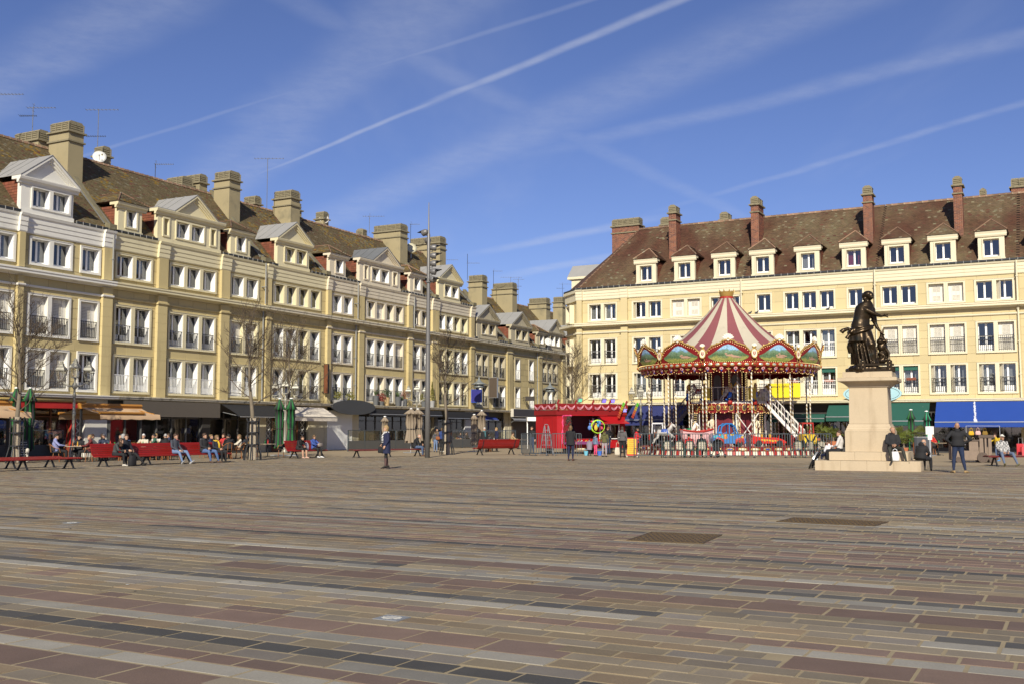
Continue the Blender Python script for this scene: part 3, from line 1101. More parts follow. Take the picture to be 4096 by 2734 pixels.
   tiles(mb,P + Vector((0,0,0.005)),e,f,int(W_ / 0.2) + 1,int(hgt / 0.13) + 1,ins,colour=lambda p: tc_(p))
  tag(mb.build('dormer_roof_tiles',TILE,d),kind='stuff')
  mb = MB()
  for P in (A,B):
   mb.tube([P + Vector((0,0,0.03)),H + Vector((0,0,0.04))],0.05,5)
  mb.tube([H + Vector((0,0,0.04)),T + Vector((0,0,0.04))],0.05,5)
  mb.build('hip_tiles',RIDGE,d)
 return d
def house(fr,side,name,label,x0,x1,bays,wallm,fm,attm=None,pil=(),dorm=(),chim=(),pipes=(),rails=(IRON_B,IRON_B),attic=True,
  seed=1,gable=True,tone=None,can=None,ridge=None,hip=None,shop=None,railmid=False,blockmat=None,tcol=None,parcol=None,group=None,brick=False):
 g = GZ[side]
 rng = random.Random(seed)
 root = thing(name,label,'house',fpt(fr,0,0),fr[1],group)
 # the root sits on the frame origin so that all parts keep facade coordinates; it is moved to the house's own base below
 attm = attm or fm
 blockmat = blockmat or wallm
 topz = g['top'] if attic else g['c1']
 holes = []
 for bx0,bx1,n,ca,c2,c1 in bays:
  w = (bx1 - bx0) / n
  for key,code in (('att',ca),('f2',c2),('f1',c1)):
   if code is None or (key == 'att' and not attic):
    continue
   z0,z1 = g[key]
   codes = code.split(',')
   for i in range(n):
    cd = codes[i % len(codes)]
    x = bx0 + w * (i + 0.5)
    holes.append((x - w / 2,x + w / 2,z0,z1))
    rail = None
    if key == 'f2':
     rail = rails[0]
    if key == 'f1':
     rail = rails[1]
    if 'w' in cd:
     rail = IRON_W
    window(root,x,z0,w,z1 - z0,fm,cd,rail,railmid)
 fx0 = hip or x0
 # backing wall with openings, sides, back
 mb = MB()
 wall_grid(mb,x0,x1,g['can1'],topz,holes,0.014)
 mb.box(x0 + 0.002,x1 - 0.002,9.7,10.0,0,topz)
 mb.box(x0,x0 + 0.2,0.04,9.7,0.0,topz - 0.02)
 mb.box(x1 - 0.2,x1,0.04,9.7,0.0,topz - 0.02)
 mb.build('wall',JOINT if side == 'L' else JOINT_R,root)
 mb = MB()
 mb.box(x0 + 0.21,x1 - 0.21,1.3,1.35,g['can1'],topz - 0.1)
 for z in ((6.2,9.4) if attic else (6.2,)):
  mb.box(x0 + 0.21,x1 - 0.21,0.345,1.3,z,z + 0.12)
 mb.build('interior',DARKIN,root)
 zs_main = g['c0'] if attic else g['c0']
 blocks(root,blockmat,x0,x1,g['can1'],g['string'],holes,rng=rng)
 blocks(root,blockmat,x0,x1,g['string'] + 0.13,zs_main,[],row=0.6,rng=rng)
 if attic:
  blocks(root,attm if attm is not fm else blockmat,x0,x1,g['c1'],g['pp'],holes,rng=rng,row=0.7,ln=1.3)
 # pilasters
 for a,b in pil:
  mb = MB()
  segs = [(g['can1'],g['string']),(g['string'] + 0.12,g['c0'])]
  for s0,s1 in segs:
   n = int(round((s1 - s0) / 0.58))
   for i in range(n):
    z0,z1 = s0 + (s1 - s0) * i / n,s0 + (s1 - s0) * (i + 1) / n
    mb.box(a,b,-0.22,0.03,z0 + 0.005,z1 - 0.005)
  mb.box(a + 0.01,b - 0.01,-0.21,0.03,g['can1'],g['c0'])
  mb.build('pilaster',blockmat,root)
  if attic:
   mb = MB()
   mb.box(a,b,-0.22,0.03,g['c1'] + 0.002,g['pp'])
   mb.build('attic_pilaster',attm if attm is not fm else blockmat,root)
 E_ = [(a,b) for a,b in pil]
 def band(prof,nm,m,extra=0.2):
  mb = MB()
  mb.extr_x(prof,x0,x1)
  for a,b in E_:
   mb.extr_x([(min(y,0.0) * 1.0 - extra if y < 0.02 else y,z + (0.001 if z > prof[0][1] else -0.001)) for y,z in prof],max(a - 0.06,x0 + 0.002),min(b + 0.06,x1 - 0.002))
  return mb.build(nm,m,root)
 s = g['string']
 band([(0.03,s),(-0.07,s),(-0.10,s + 0.05),(-0.10,s + 0.12),(0.03,s + 0.12)],'string_course',fm if fm is not CREAM_P else blockmat)
 c0,c1 = g['c0'],g['c1']
 mb = MB()
 prof = [(0.03,c0),(-0.10,c0),(-0.14,c0 + 0.05),(-0.42,c0 + 0.09),(-0.50,c0 + 0.12),(-0.50,c0 + 0.24),(-0.54,c0 + 0.27),(-0.54,c0 + 0.36),(0.03,c1)]
 mb.extr_x(prof,x0,x1)
 mb.build('cornice',parcol or (fm if side == 'R' else (WHITE_P if fm is WHITE_P else (CONC if tone == 'dirty' else fm))),root)
 if attic:
  p0,pt = g['pp'],g['top']
  h = pt - p0
  band([(0.03,p0),(-0.05,p0),(-0.08,p0 + 0.06 * h),(-0.08,p0 + 0.30 * h),(-0.11,p0 + 0.33 * h),(-0.11,p0 + 0.55 * h),(-0.14,p0 + 0.58 * h),(-0.14,p0 + 0.82 * h),
   (-0.2,p0 + 0.88 * h),(-0.24,pt - 0.001),(0.03,pt - 0.001)],'parapet',parcol or fm,0.17)
 # canopy slab over the shops
 if can is not None:
  a0,a1 = g['can0'],g['can1']
  mb = MB()
  mb.extr_x([(0.0,a0),(-0.85,a0 + 0.02),(-0.9,a0 + 0.06),(-0.9,a1 - 0.1),(-0.95,a1 - 0.08),(-0.95,a1 - 0.02),(0.0,a1)],x0 + 0.001,x1 - 0.001)
  mb.build('canopy_slab',can,root)
 # gutter with brackets
 zg = topz + 0.02
 gaps = [(d[1] - 0.1,d[2] + 0.1) for d in dorm if d[0] == 'ped']
 mb = MB()
 cur = x0 + 0.01
 spans = []
 for a,b in sorted(gaps):
  if a > cur:
   spans.append((cur,a))
  cur = max(cur,b)
 if cur < x1 - 0.01:
  spans.append((cur,x1 - 0.01))
 for a,b in spans:
  mb.extr_x([(-0.02,zg),(-0.14,zg),(-0.2,zg + 0.06),(-0.2,zg + 0.15),(-0.17,zg + 0.15),(-0.13,zg + 0.06),(-0.02,zg + 0.06)],a,b)
  mb.mi = 1
  n = max(1,int((b - a) / 0.45))
  for i in range(n + 1):
   x = a + (b - a) * i / n
   mb.box(max(a,x - 0.015),min(b,x + 0.015),-0.225,-0.2,zg - 0.01,zg + 0.17)
  mb.mi = 0
 if spans:
  mb.build('gutter',[GUT,ZINC],root)
 for x in pipes:
  mb = MB()
  for z0,z1,y in ((g['c1'] + 0.02,topz,-0.16 if not attic else -0.3),(g['can1'] + 0.02,c0,-0.14)):
   if z1 - z0 > 0.3:
    mb.tube([(x,y,z0),(x,y,z1)],0.055,6)
  z = g['can1'] + 1.5
  while z < topz - 1:
   if not (c0 - 0.1 < z < c1 + 0.1):
    yy = -0.3 if z > c0 and attic else -0.14
    mb.box(x - 0.075,x + 0.075,yy - 0.07,0.02,z,z + 0.05)
   z += 2.1
  mb.build('downpipe',PIPE if side == 'L' else fm,root)
 # roof
 slope = g['rise'] / g['run']
 zr = topz + 0.02
 zrg = zr + g['rise']
 mb = MB()
 hx = fx0
 y_e = -0.03
 if hip:
  mb.add([(x0,y_e,zr),(x1,y_e,zr),(x1,5,zrg),(hip,5,zrg),(x1,10,zr),(x0,10,zr)],[(0,1,2,3),(3,2,4,5),(5,0,3)])
 else:
  mb.add([(x0,y_e,zr),(x1,y_e,zr),(x1,5,zrg),(x0,5,zrg),(x1,10,zr),(x0,10,zr)],[(0,1,2,3),(3,2,4,5),(5,0,3),(1,4,2)])
 mb.build('roof',mat('roof_underlay',(0.05,0.03,0.022),0.95),root)
 mb = MB()
 ey = Vector((0,1,slope)).normalized()
 Ls = math.hypot(5.03,g['rise'])
 dz = [(d[1],d[2],(d[6] - zr) / slope) for d in dorm]
 def ins(x,y):
  X = x0 + x
  Y = y * ey.y - 0.03
  if X > x1 - 0.03:
   return False
  if hip and X < x0 + (hip - x0) * (Y / 5.0):
   return False
  for a,b,yb in dz:
   if a + 0.1 < X < b - 0.1 and Y < yb - 0.2:
    return False
  return y < Ls
 tcf = tcol or (tcol_L(seed) if side == 'L' else tcol_R(1))
 off = (fr[0].x * 0)
 tiles(mb,Vector((x0,-0.06,zr + 0.01)),Vector((1,0,0)),ey,int((x1 - x0) / 0.2) + 1,int(Ls / 0.135) + 1,ins,colour=tcf)
 tag(mb.build('roof_tiles',TILE,root),kind='stuff')
 # ridge tiles one by one
 def rt():
  mb = MB()
  pr = [(-0.17,-0.1),(-0.1,0.03),(0,0.075),(0.1,0.03),(0.17,-0.1)]
  mb.extr_x(pr + [(0.13,-0.1),(0,0.02),(-0.13,-0.1)],0.0,0.42)
  pr2 = [(a * 1.12,b * 1.1 + 0.012) for a,b in pr]
  mb.extr_x(pr2 + [(0.13,-0.1),(0,0.02),(-0.13,-0.1)],0.0,0.06)
  return mb.mesh('ridge_tile',RIDGE)
 rm = cached('ridge',rt)
 xx = fx0
 while xx < x1 - 0.3:
  new_obj('ridge_tile',rm,root,(xx,5.0,zrg + 0.06))
  xx += 0.42
 if hip:
  A,B = Vector((x0,y_e,zr)),Vector((hip,5,zrg))
  n = int((B - A).length / 0.34)
  mb = MB()
  for i in range(n):
   p,q = A.lerp(B,i / n),A.lerp(B,(i + 0.9) / n)
   mb.bar(p + Vector((0,0,0.05)),q + Vector((0,0,0.02)),0.2,0.07)
  mb.build('hip_tiles',RIDGE,root)
 if gable:
  for xg in ([x1] if gable is True else gable):
   mb = MB()
   a,b = xg - 0.16,xg + 0.16
   prof = [(-0.22,zr - 0.12),(0.45,zr - 0.12),(5.1,zrg - 0.2),(5.1,zrg + 0.34),(4.9,zrg + 0.34),(0.35,zr + 0.34 + 0.35 * slope - 0.1),(-0.22,zr + 0.28)]
   mb.extr_x(prof,a,b)
   mb.box(a - 0.1,b + 0.1,-0.3,0.12,zr + 0.1,zr + 0.38)
   mb.build('gable_coping',MOSSY,root)
   mb = MB()
   mb.bar((a - 0.06,0.2,zr + 0.3 + 0.2 * slope - 0.06),(a - 0.06,5.0,zrg + 0.06),0.04,0.06)
   mb.bar((b + 0.06,0.2,zr + 0.3 + 0.2 * slope - 0.06),(b + 0.06,5.0,zrg + 0.06),0.04,0.06)
   mb.build('flashing',ZINC_D,root)
 for d in dorm:
  kind,a,b,wl,codes,ze,zdz,za = d[:8]
  ped = d[8] if len(d) > 8 else None
  zs_ = topz + 0.12 if side == 'L' else topz + 0.12
  dormer(root,kind,a,b,zr,zs_,ze,za,wl,fm,slope,codes,yf=0.0 if side == 'L' else -0.02,tcol=tcf,ped=ped,side_l=side == 'L',pcols=d[9] if len(d) > 9 else None)
 for ch in chim:
  a,b,ya,yb_,zt = ch[:5]
  ybase = min(ya,10 - yb_) if ya > 5 else ya
  zb = zr + slope * max(0,min(ya,5)) - 0.6 if ya < 5 else zr + slope * max(0,10 - yb_) - 0.5
  chimney(root,a,b,ya,yb_,zb,zt,CHIM,brick=brick)
 if shop:
  shop(root,x0,x1,g)
 # put the root at the house's own base
 dxv = (x0 + x1) / 2
 root.location = fpt(fr,dxv,0)
 for ch in root.children:
  ch.location.x -= dxv
 return root
# ---------------------------------------------------------------- the two rows
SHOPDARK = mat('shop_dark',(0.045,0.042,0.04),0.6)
SHOPGREY = mat('shop_grey',(0.11,0.11,0.105),0.6)
SHOPWOOD = mat('shop_wood',(0.20,0.075,0.03),0.6,var=0.15)
SHOPRED = mat('shop_red',(0.42,0.025,0.02),0.6)
SHOPCREAM = mat('shop_cream',(0.55,0.50,0.36),0.7)
SHOPFLOOR = mat('shop_floor',(0.10,0.09,0.08),0.7)
WARM = mat('shop_goods',(0.4,0.3,0.2),0.8,attr=True,var=0.05)
def shopfront(segs):
 'segs: list of (x0, x1, kind, material)'
 def f(root,x0,x1,g):
  z1 = g['can0']
  mb = MB()
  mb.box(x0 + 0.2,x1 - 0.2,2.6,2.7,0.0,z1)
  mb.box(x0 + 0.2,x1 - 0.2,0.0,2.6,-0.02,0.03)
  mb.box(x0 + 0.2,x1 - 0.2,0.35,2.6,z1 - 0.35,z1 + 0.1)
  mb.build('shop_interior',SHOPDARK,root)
  rng = random.Random(int(x0 * 10) + 5)
  for a,b,kind,m in segs:
   if kind == 'pier':
    mb = MB()
    n = 5
    for i in range(n):
     mb.box(a,b,-0.06,0.3,z1 * i / n + 0.004,z1 * (i + 1) / n - 0.004)
    mb.box(a + 0.01,b - 0.01,-0.05,0.28,0,z1)
    mb.build('shop_pier',m,root)
   elif kind in ('glass','door'):
    mb = MB()
    zt = 2.65
    base = 0.35 if kind == 'glass' else 0.08
    mb.box(a,b,0.1,0.26,zt,z1)
    mb.box(a,b,0.1,0.2,0,base)
    n = max(1,int(round((b - a) / 1.3)))
    for i in range(n + 1):
     x = a + (b - a) * i / n
     mb.box(max(a,x - 0.045),min(b,x + 0.045),0.09,0.19,base,zt)
    mb.box(a + .05,b - .05,0.1,0.18,2.2,2.26)
    mb.build('shop_frame',m,root)
    mb = MB()
    mb.add([(a,0.14,base),(b,0.14,base),(b,0.14,zt),(a,0.14,zt)],[(0,1,2,3)])
    mb.build('shop_glass',glass('shop_glass',(0.75,0.77,0.78),0.16),root)
    # things on show behind the glass
    mb = MB()
    x = a + 0.15
    while x < b - 0.4:
     w = rng.uniform(0.15,0.6)
     h = rng.uniform(0.2,1.2)
     mb.col = rng.choice(((0.5,0.48,0.42),(0.35,0.1,0.06),(0.5,0.38,0.12),(0.12,0.2,0.16),(0.45,0.42,0.4),(0.08,0.1,0.2),(0.03,0.03,0.03)))
     y = rng.uniform(0.5,1.6)
     z = rng.choice((0.03,0.6,0.6,1.3))
     mb.box(x,x + w,y,y + 0.3,z,z + h * (0.5 if z > 0.1 else 1))
     if z > 0.1:
      mb.col = (0.12,0.10,0.08)
      mb.box(x - 0.1,x + w + 0.1,y - 0.05,y + 0.35,z - 0.05,z)
      for xx in (x - 0.08,x + w + 0.06):
       mb.box(xx,xx + 0.03,y,y + 0.3,0.03,z - 0.05)
     x += w + rng.uniform(0.1,0.7)
    tag(mb.build('window_display',WARM,root),kind='stuff')
   elif kind == 'shutter':
    mb = MB()
    mb.box(a,b,-0.35,-0.05,z1 - 0.55,z1 - 0.25)
    mb.box(a,a + 0.1,-0.1,0.02,0,z1 - 0.5)
    mb.box(b - 0.1,b,-0.1,0.02,0,z1 - 0.5)
    mb.build('shutter_box',m,root)
    sl_ = cached(('slat',round(b - a,1)),lambda: MB().extr_x([(0,0),(-0.018,0.012),(-0.018,0.068),(0,0.08),(0.02,0.08),(0.02,0)],0,b - a - 0.2).mesh('shutter_slat',m))
    for i in range(int((z1 - 0.5) / 0.08)):
     new_obj('shutter_slat',sl_,root,(a + 0.1,-0.04,i * 0.08 + 0.02))
   elif kind == 'darkdoor':
    mb = MB()
    mb.box(a,b,0.12,0.2,0.02,2.6)
    mb.box(a,b,0.1,0.2,2.6,z1)
    mb.mi = 1
    for i in range(4):
     z = 0.9 + i * 0.38
     for s in (-1,1):
      mb.bar(((a + b) / 2 - s * 0.2,0.1,z),((a + b) / 2 + s * 0.2,0.1,z + 0.38),0.03)
    mb.build('street_door',[m,IRON_W],root)
 return f
L = 'L'
f1B,f2B = 'fd','f'
PW = 0.13
def dw(x0,x1,z0=13.33,z1=14.55):
 return (x0,x1,z0,z1)
def att_dorm_z():
 return 14.72
house(FL,L,'terraced_house','leftmost cream stone house with white window frames and a white gabled dormer',-7.5,6.78,
 [(-6.2,-3.4,2,'f','s','s'),(-2.4,0.4,2,'fh','s','fh'),(1.22,4.0,2,'fd,f','s','s'),(4.52,5.95,1,'fc','s','f')],STONE_Y,WHITE_P,
 attm=STONE_Y,pil=[(-3.1,-2.7),(0.5,0.85),(6.05,6.74)],pipes=[6.6],
 dorm=[('ped',0.62,3.95,[dw(1.22,2.5),dw(2.5,3.78)],['fd','fc'],14.72,14.7,16.36)],
 chim=[(5.95,7.03,3.0,4.7,19.8),(5.6,6.4,5.2,7.4,19.45)],can=WHITE_P,seed=21,gable=[6.55],
 shop=shopfront([(-7.4,-6.9,'pier',SHOPRED),(-6.9,4.3,'glass',SHOPWOOD),(4.3,4.6,'pier',SHOPRED),(4.6,5.2,'darkdoor',SHOPGREY),(5.2,6.75,'pier',WHITE_P)]))
house(FL,L,'terraced_house','long cream stone house with white balconies and a wide pedimented dormer',6.78,20.0,
 [(7.0,9.85,2,'f,fd','f','fwc,fwc'),(11.2,15.32,3,'f,f,fc','f','fwd'),(16.6,19.42,2,'fc','s','fwd')],STONE_Y,CREAM_P,
 attm=CREAM_P,pil=[(10.2,10.95),(15.62,16.4)],pipes=[19.8],
 dorm=[('hip',7.14,8.93,[dw(7.62,8.6)],['f'],14.6,14.5,15.58),('ped',10.17,15.59,[dw(10.55,11.15),dw(11.62,12.9),dw(12.9,14.18),dw(14.62,15.22)],['','f','f',''],14.78,14.8,16.33,(11.3,15.1)),
   ('hip',16.58,18.49,[dw(17.05,18.1)],['f'],14.6,14.5,15.58)],
 chim=[(19.6,20.72,3.0,4.45,19.8),(18.75,19.5,5.0,6.9,19.6),(17.3,18.3,5.2,6.75,19.15),(10.35,11.05,5.2,6.0,19.6)],can=CONC,seed=22,gable=[20.0],
 shop=shopfront([(6.8,7.0,'pier',SHOPGREY),(7.0,14.3,'glass',SHOPGREY),(14.3,15.0,'pier',SHOPDARK),(15.0,19.2,'glass',SHOPDARK),(19.2,20.0,'pier',SHOPCREAM)]))
house(FL,L,'terraced_house','narrow cream house with four-window group and gabled dormer, left of the oval sign',20.0,26.85,
 [(20.85,26.25,4,'F','f,f,F,f','f,F,F,f')],STONE_Y,CREAM_P,attm=CREAM_P,pil=[(20.05,20.55)],
 dorm=[('ped',21.31,24.84,[dw(22.0,23.3),dw(23.3,24.6)],['F','F'],14.75,14.8,16.34)],chim=[(26.33,27.4,3.0,4.7,19.8),(24.8,25.5,5.2,6.35,19.25)],can=CONC,
 seed=23,gable=[26.85],tone='dirty',
 shop=shopfront([(20.0,20.4,'pier',SHOPCREAM),(20.4,21.2,'darkdoor',SHOPGREY),(21.2,24.0,'glass',SHOPWOOD),(24.0,25.0,'darkdoor',SHOPDARK),(25.0,26.85,'pier',SHOPCREAM)]))
house(FL,L,'terraced_house','pinkish white house with dark zinc dormer roof and potted plants on its ledge',26.85,42.45,
 [(27.6,30.3,2,'f','f','f'),(32.0,37.45,4,'o,s,F,F','f,f,f,s','f,o,f,f'),(38.8,41.5,2,'F','f','f')],STONE_Y,PINKW_P,attm=STONE_Y,
 pil=[(26.9,27.35),(30.95,31.6),(37.98,38.6),(41.8,42.4)],pipes=[30.6,38.7],
 dorm=[('hip',27.33,29.32,[dw(27.95,29.05)],['f'],14.6,14.5,15.6),('ped',31.14,36.92,[dw(31.7,32.35),dw(32.7,34.0),dw(34.0,35.3),dw(35.75,36.5)],['','f','f',''],14.78,14.8,16.3,(32.6,36.7),ZINC_D),
   ('hip',38.45,40.42,[dw(39.0,40.1)],['f'],14.6,14.5,15.6)],
 chim=[(41.42,42.6,3.0,5.9,19.83),(38.8,39.5,5.2,5.9,19.1),(33.2,33.9,5.2,6.05,19.6),(29.1,29.6,4.6,5.0,19.5)],can=CONC,seed=24,gable=[42.4],tone='dirty',tcol=None,
 shop=shopfront([(26.9,27.2,'pier',SHOPCREAM),(27.2,30.3,'shutter',PVC),(30.3,31.2,'pier',SHOPCREAM),(31.2,42.4,'glass',SHOPDARK)]))
house(FL,L,'terraced_house','weathered house with white window reveals and one grey gabled dormer, right of the tall mast',42.45,49.3,
 [(42.95,48.3,4,'f,f,F,F','F,F,f,f','F,F,f,F')],STONE_Y2,CREAM_P,attm=STONE_Y2,pil=[(42.5,42.9),(48.6,49.25)],
 dorm=[('ped',43.12,46.83,[dw(44.0,45.3),dw(45.3,46.6)],['f','f'],14.75,14.8,16.33)],chim=[(48.2,49.3,3.0,6.4,19.8)],can=CONC,seed=25,gable=[49.2],tone='dirty',parcol=PINKW_P,
 shop=shopfront([(42.5,43.0,'pier',SHOPGREY),(43.0,47.8,'glass',SHOPGREY),(47.8,49.3,'pier',mat('pale_grey_paint',(0.5,0.5,0.52),0.7))]))
LOWZ = [(10.55,11.65)]
def dwl(x0,x1):
 return (x0,x1,10.5,11.7)
BL_,WH_ = IRON_B,IRON_W
house(FL,L,'terraced_house','lower grey-brown house behind the blue hanging sign, first with low gabled dormers',49.3,56.3,
 [(49.65,52.3,2,None,'o,F','f,F'),(53.05,55.8,2,None,'F','o,f')],STONE_Y2,GREYS_P,pil=[(55.9,56.28)],attic=False,pipes=[56.1],
 dorm=[('ped',50.02,54.13,[dwl(50.9,52.35),dwl(52.35,53.8)],['F','F'],11.82,11.9,13.42)],chim=[(55.75,56.8,2.6,4.2,17.05)],can=CONC,seed=26,gable=[56.3],tone='dirty',
 shop=shopfront([(49.4,49.7,'pier',SHOPGREY),(49.7,52.6,'glass',mat('shop_blue',(0.02,0.03,0.16),0.6)),(52.6,55.6,'glass',SHOPDARK),(55.6,56.3,'pier',SHOPCREAM)]))
house(FL,L,'terraced_house','lower grey-brown house with single tall windows, second with low gabled dormers',56.3,63.0,
 [(57.8,59.05,1,None,'fw','fw'),(60.95,62.2,1,None,'fw','fw')],STONE_Y2,GREYS_P,pil=[(56.35,57.0)],attic=False,pipes=[62.8],
 dorm=[('ped',57.07,61.17,[dwl(58.0,59.4),dwl(59.4,60.8)],['F','F'],11.82,11.9,13.42)],chim=[(62.37,63.45,2.6,5.0,17.1),(60.7,61.6,5.4,6.6,17.0),(64.3,65.2,5.2,6.2,16.8)],can=CONC,seed=27,gable=[63.0],tone='dirty',
 shop=shopfront([(56.4,57.0,'pier',SHOPCREAM),(57.0,62.8,'shutter',mat('brown_shutter',(0.1,0.07,0.045),0.7))]))
house(FL,L,'terraced_house','farthest lower house of the left row, partly hidden by the corner house',63.0,80.0,
 [(64.1,68.0,3,None,'F','F,f,F'),(70.5,74.5,3,None,'F','F')],STONE_Y2,GREYS_P,pil=[(63.05,63.8),(69.0,69.7)],attic=False,
 dorm=[('hip',62.9 + 0.2,64.9,[dwl(63.5,64.6)],['f'],11.6,11.6,12.6),('ped',65.6,69.3,[dwl(66.2,67.45),dwl(67.45,68.7)],['f','f'],11.82,11.9,13.42),('ped',72,75.6,[dwl(72.5,73.8),dwl(73.8,75.1)],['f','f'],11.82,11.9,13.42)],
 chim=[(70.7,71.8,2.6,4.8,16.4),(75.1,76.1,2.6,3.8,17.0)],can=CONC,seed=28,gable=[71.2],tone='dirty',
 shop=shopfront([(63.0,63.5,'pier',SHOPCREAM),(63.5,72,'glass',SHOPGREY),(72,79.8,'pier',SHOPCREAM)]))
# ---- right row
R_ = 'R'
def dr(x0,x1):
 return (x0 + 0.24,x1 - 0.24,12.74,14.06)
def hips(*xs):
 return [('hip',a,a + 1.6,[dr(a,a + 1.6)],[c_],14.3,14.3,15.4) for a,c_ in xs]
house(FR,R_,'corner_house','pale cream corner house left of the carousel with hipped brown roof',-31.4,-18.0,
 [(-30.45,-27.95,2,'h','f,f','of,f'),(-26.75,-24.26,2,'o,','f','oc,h'),(-23.66,-21.18,2,'s','s,s','f,s'),(-20.6,-18.17,2,'f','f','s')],
 STONE_R,CREAM_R,attm=STONE_R,pil=[(-31.35,-30.9),(-27.61,-27.06)],pipes=[-18.12],
 dorm=hips((-26.37,''),(-23.3,''),(-20.23,'')),chim=[(-24.4,-23.83,2.0,3.1,18.95),(-30.7,-28.3,5.6,6.6,19.05),(-26.4,-25.5,5.6,7.0,18.8),(-21.4,-20.75,5.6,6.8,18.75)],can=CREAM_R,seed=31,
 gable=False,hip=-28.0,railmid=True,brick=True,
 shop=shopfront([(-31.3,-30.8,'pier',CREAM_R),(-30.8,-26.6,'glass',SHOPDARK),(-26.6,-20.5,'glass',SHOPGREY),(-20.5,-18.0,'glass',SHOPDARK)]))
house(FR,R_,'terraced_house','pale cream house directly behind the statue and carousel tent, red curtain in one dormer',-18.0,-8.7,
 [(-17.17,-15.93,1,'','h','s'),(-15.14,-11.48,3,'','c,,c','Gcb,Gh,Ghb'),(-10.74,-9.55,1,'','','h')],
 STONE_R,CREAM_R,attm=STONE_R,pipes=[-8.8],
 dorm=hips((-17.38,''),(-14.14,'h'),(-10.98,'r')),chim=[(-17.92,-17.36,2.0,3.5,18.95),(-9.8,-9.2,2.0,2.9,18.85)],can=CREAM_R,seed=32,gable=False,railmid=True,brick=True,
 rails=(IRON_W,IRON_W),shop=shopfront([(-18.0,-8.75,'glass',SHOPDARK)]))
house(FR,R_,'terraced_house','pale cream house over the blue awning at right, with closed white shutters',-8.7,0.1,
 [(-8.48,-6.07,2,'','s','Ghb'),(-5.52,-3.1,2,'s','s','oh'),(-2.57,-0.15,2,',o',',s','oc')],
 STONE_R,CREAM_R,attm=STONE_R,pipes=[-0.0],
 dorm=hips((-8.15,''),(-5.2,''),(-2.25,'')),chim=[(-3.82,-3.28,2.0,2.9,18.85),(-2.4,-2.0,5.6,6.6,18.6),],can=CREAM_R,seed=33,gable=False,railmid=True,brick=True,
 shop=shopfront([(-8.7,-8.2,'pier',CREAM_R),(-8.2,0.0,'glass',SHOPDARK)]))
house(FR,R_,'terraced_house','house cut off by the right edge of the photo with big brick chimney',0.1,9.0,
 [(0.9,3.3,2,'','s','s'),(3.9,6.3,2,'','s','s')],STONE_R,CREAM_R,attm=STONE_R,
 dorm=hips((0.9,''),(4.1,'')),chim=[(-0.35,2.2,5.2,6.2,19.0)],can=CREAM_R,seed=34,gable=False,railmid=True,brick=True,shop=shopfront([(0.1,8.9,'glass',SHOPDARK)]))
# canted corner of the corner house and the wing behind it
crn = [o for o in bpy.data.objects if o.name.startswith('corner_house')][0]
ca = MB()
dx0 = (-31.4 - 18.0) / 2
P0,P1,P2 = Vector((-31.4,0.035)),Vector((-33.1,1.75)),Vector((-33.1,10.0))
def corner_face(name,z0,z1,m,out=0.0,lean=0.0):
 mb = MB()
 n01 = Vector((-(P1 - P0).y,(P1 - P0).x)).normalized()
 if n01.x > 0:
  n01 = -n01
 q0,q1,q2 = P0 + n01 * out + Vector((0.02,-out * 0.4)) * 0,P1 + n01 * out + Vector((-out * 0.4,0)),P2 + Vector((-out * 1.4,0))
 q0 = P0 + Vector((-out * 0.41,-out)) if out else P0
 poly = [q0,q1,q2,(P2.x + 1,P2.y),(P0.x,P2.y),(P0.x,P0.y + 0.1 + max(0,out))]
 mb.extr_z([(p[0] - dx0,p[1]) for p in poly][::-1],z0,z1)
 return mb.build(name,m,crn)
gR = GZ['R']
corner_face('corner_wall',0.0,gR['top'] - 0.01,STONE_R)
corner_face('corner_canopy',gR['can0'],gR['can1'],CREAM_R,0.85)
corner_face('corner_string_course',gR['string'],gR['string'] + 0.12,CREAM_R,0.1)
corner_face('corner_cornice',gR['c0'] + 0.12,gR['c1'] - 0.02,CREAM_R,0.5)
corner_face('corner_parapet',gR['pp'],gR['top'] - 0.005,CREAM_R,0.12)
corner_face('corner_parapet_top',gR['top'] - 0.22,gR['top'],CREAM_R,0.22)
corner_face('corner_gutter',gR['top'] + 0.002,gR['top'] + 0.15,GUT,0.2)
am = math.atan2(P1.y - P0.y,P1.x - P0.x)
mid = (P0 + P1) / 2
for key,code in (('att','s'),('f2','s'),('f1','f')):
 z0,z1 = gR[key]
 wv = window(crn,0,z0,1.0,z1 - z0,CREAM_R,code,IRON_B if key != 'att' else None)
 nrm = Vector((-0.707,-0.707))
 wv.location = (mid.x - dx0 + nrm.x * 0.31,mid.y + nrm.y * 0.31,z0)
 wv.rotation_euler = (0,0,-math.pi / 4)
 if key == 'f2':
  pass
mb = MB()
zr,zg = gR['top'] + 0.02,gR['top'] + 0.02 + gR['rise']
mb.add([(-31.4 - dx0,-0.03,zr),(-33.2 - dx0,1.7,zr),(-33.2 - dx0,10,zr),(-28.0 - dx0,5,zg + 0.02),(-28.0 - dx0,10,zg)],[(0,3,1),(1,3,2),(3,4,2)])
mb.build('corner_roof',mat('roof_plain_tile',(0.075,0.04,0.028),0.95,var=0.25,scale=2,fine_scale=30),crn)
mb = MB()
mb.box(-34.0 - dx0,-32.4 - dx0,4.6,6.4,zr,zr + 1.6)
mb.box(-34.3 - dx0,-32.2 - dx0,4.4,6.6,zr + 1.6,zr + 1.8)
mb.mi = 1
mb.add([(-34.3 - dx0,4.4,zr + 1.8),(-34.3 - dx0,6.6,zr + 1.8),(-34.3 - dx0,5.5,zr + 2.9),(-30.5 - dx0,4.4,zr + 1.8),(-30.5 - dx0,6.6,zr + 1.8),(-30.5 - dx0,5.5,zr + 2.9)],[(0,1,2),(0,2,5,3),(1,4,5,2)])
mb.build('side_dormer',[CREAM_R,ZINC],crn)
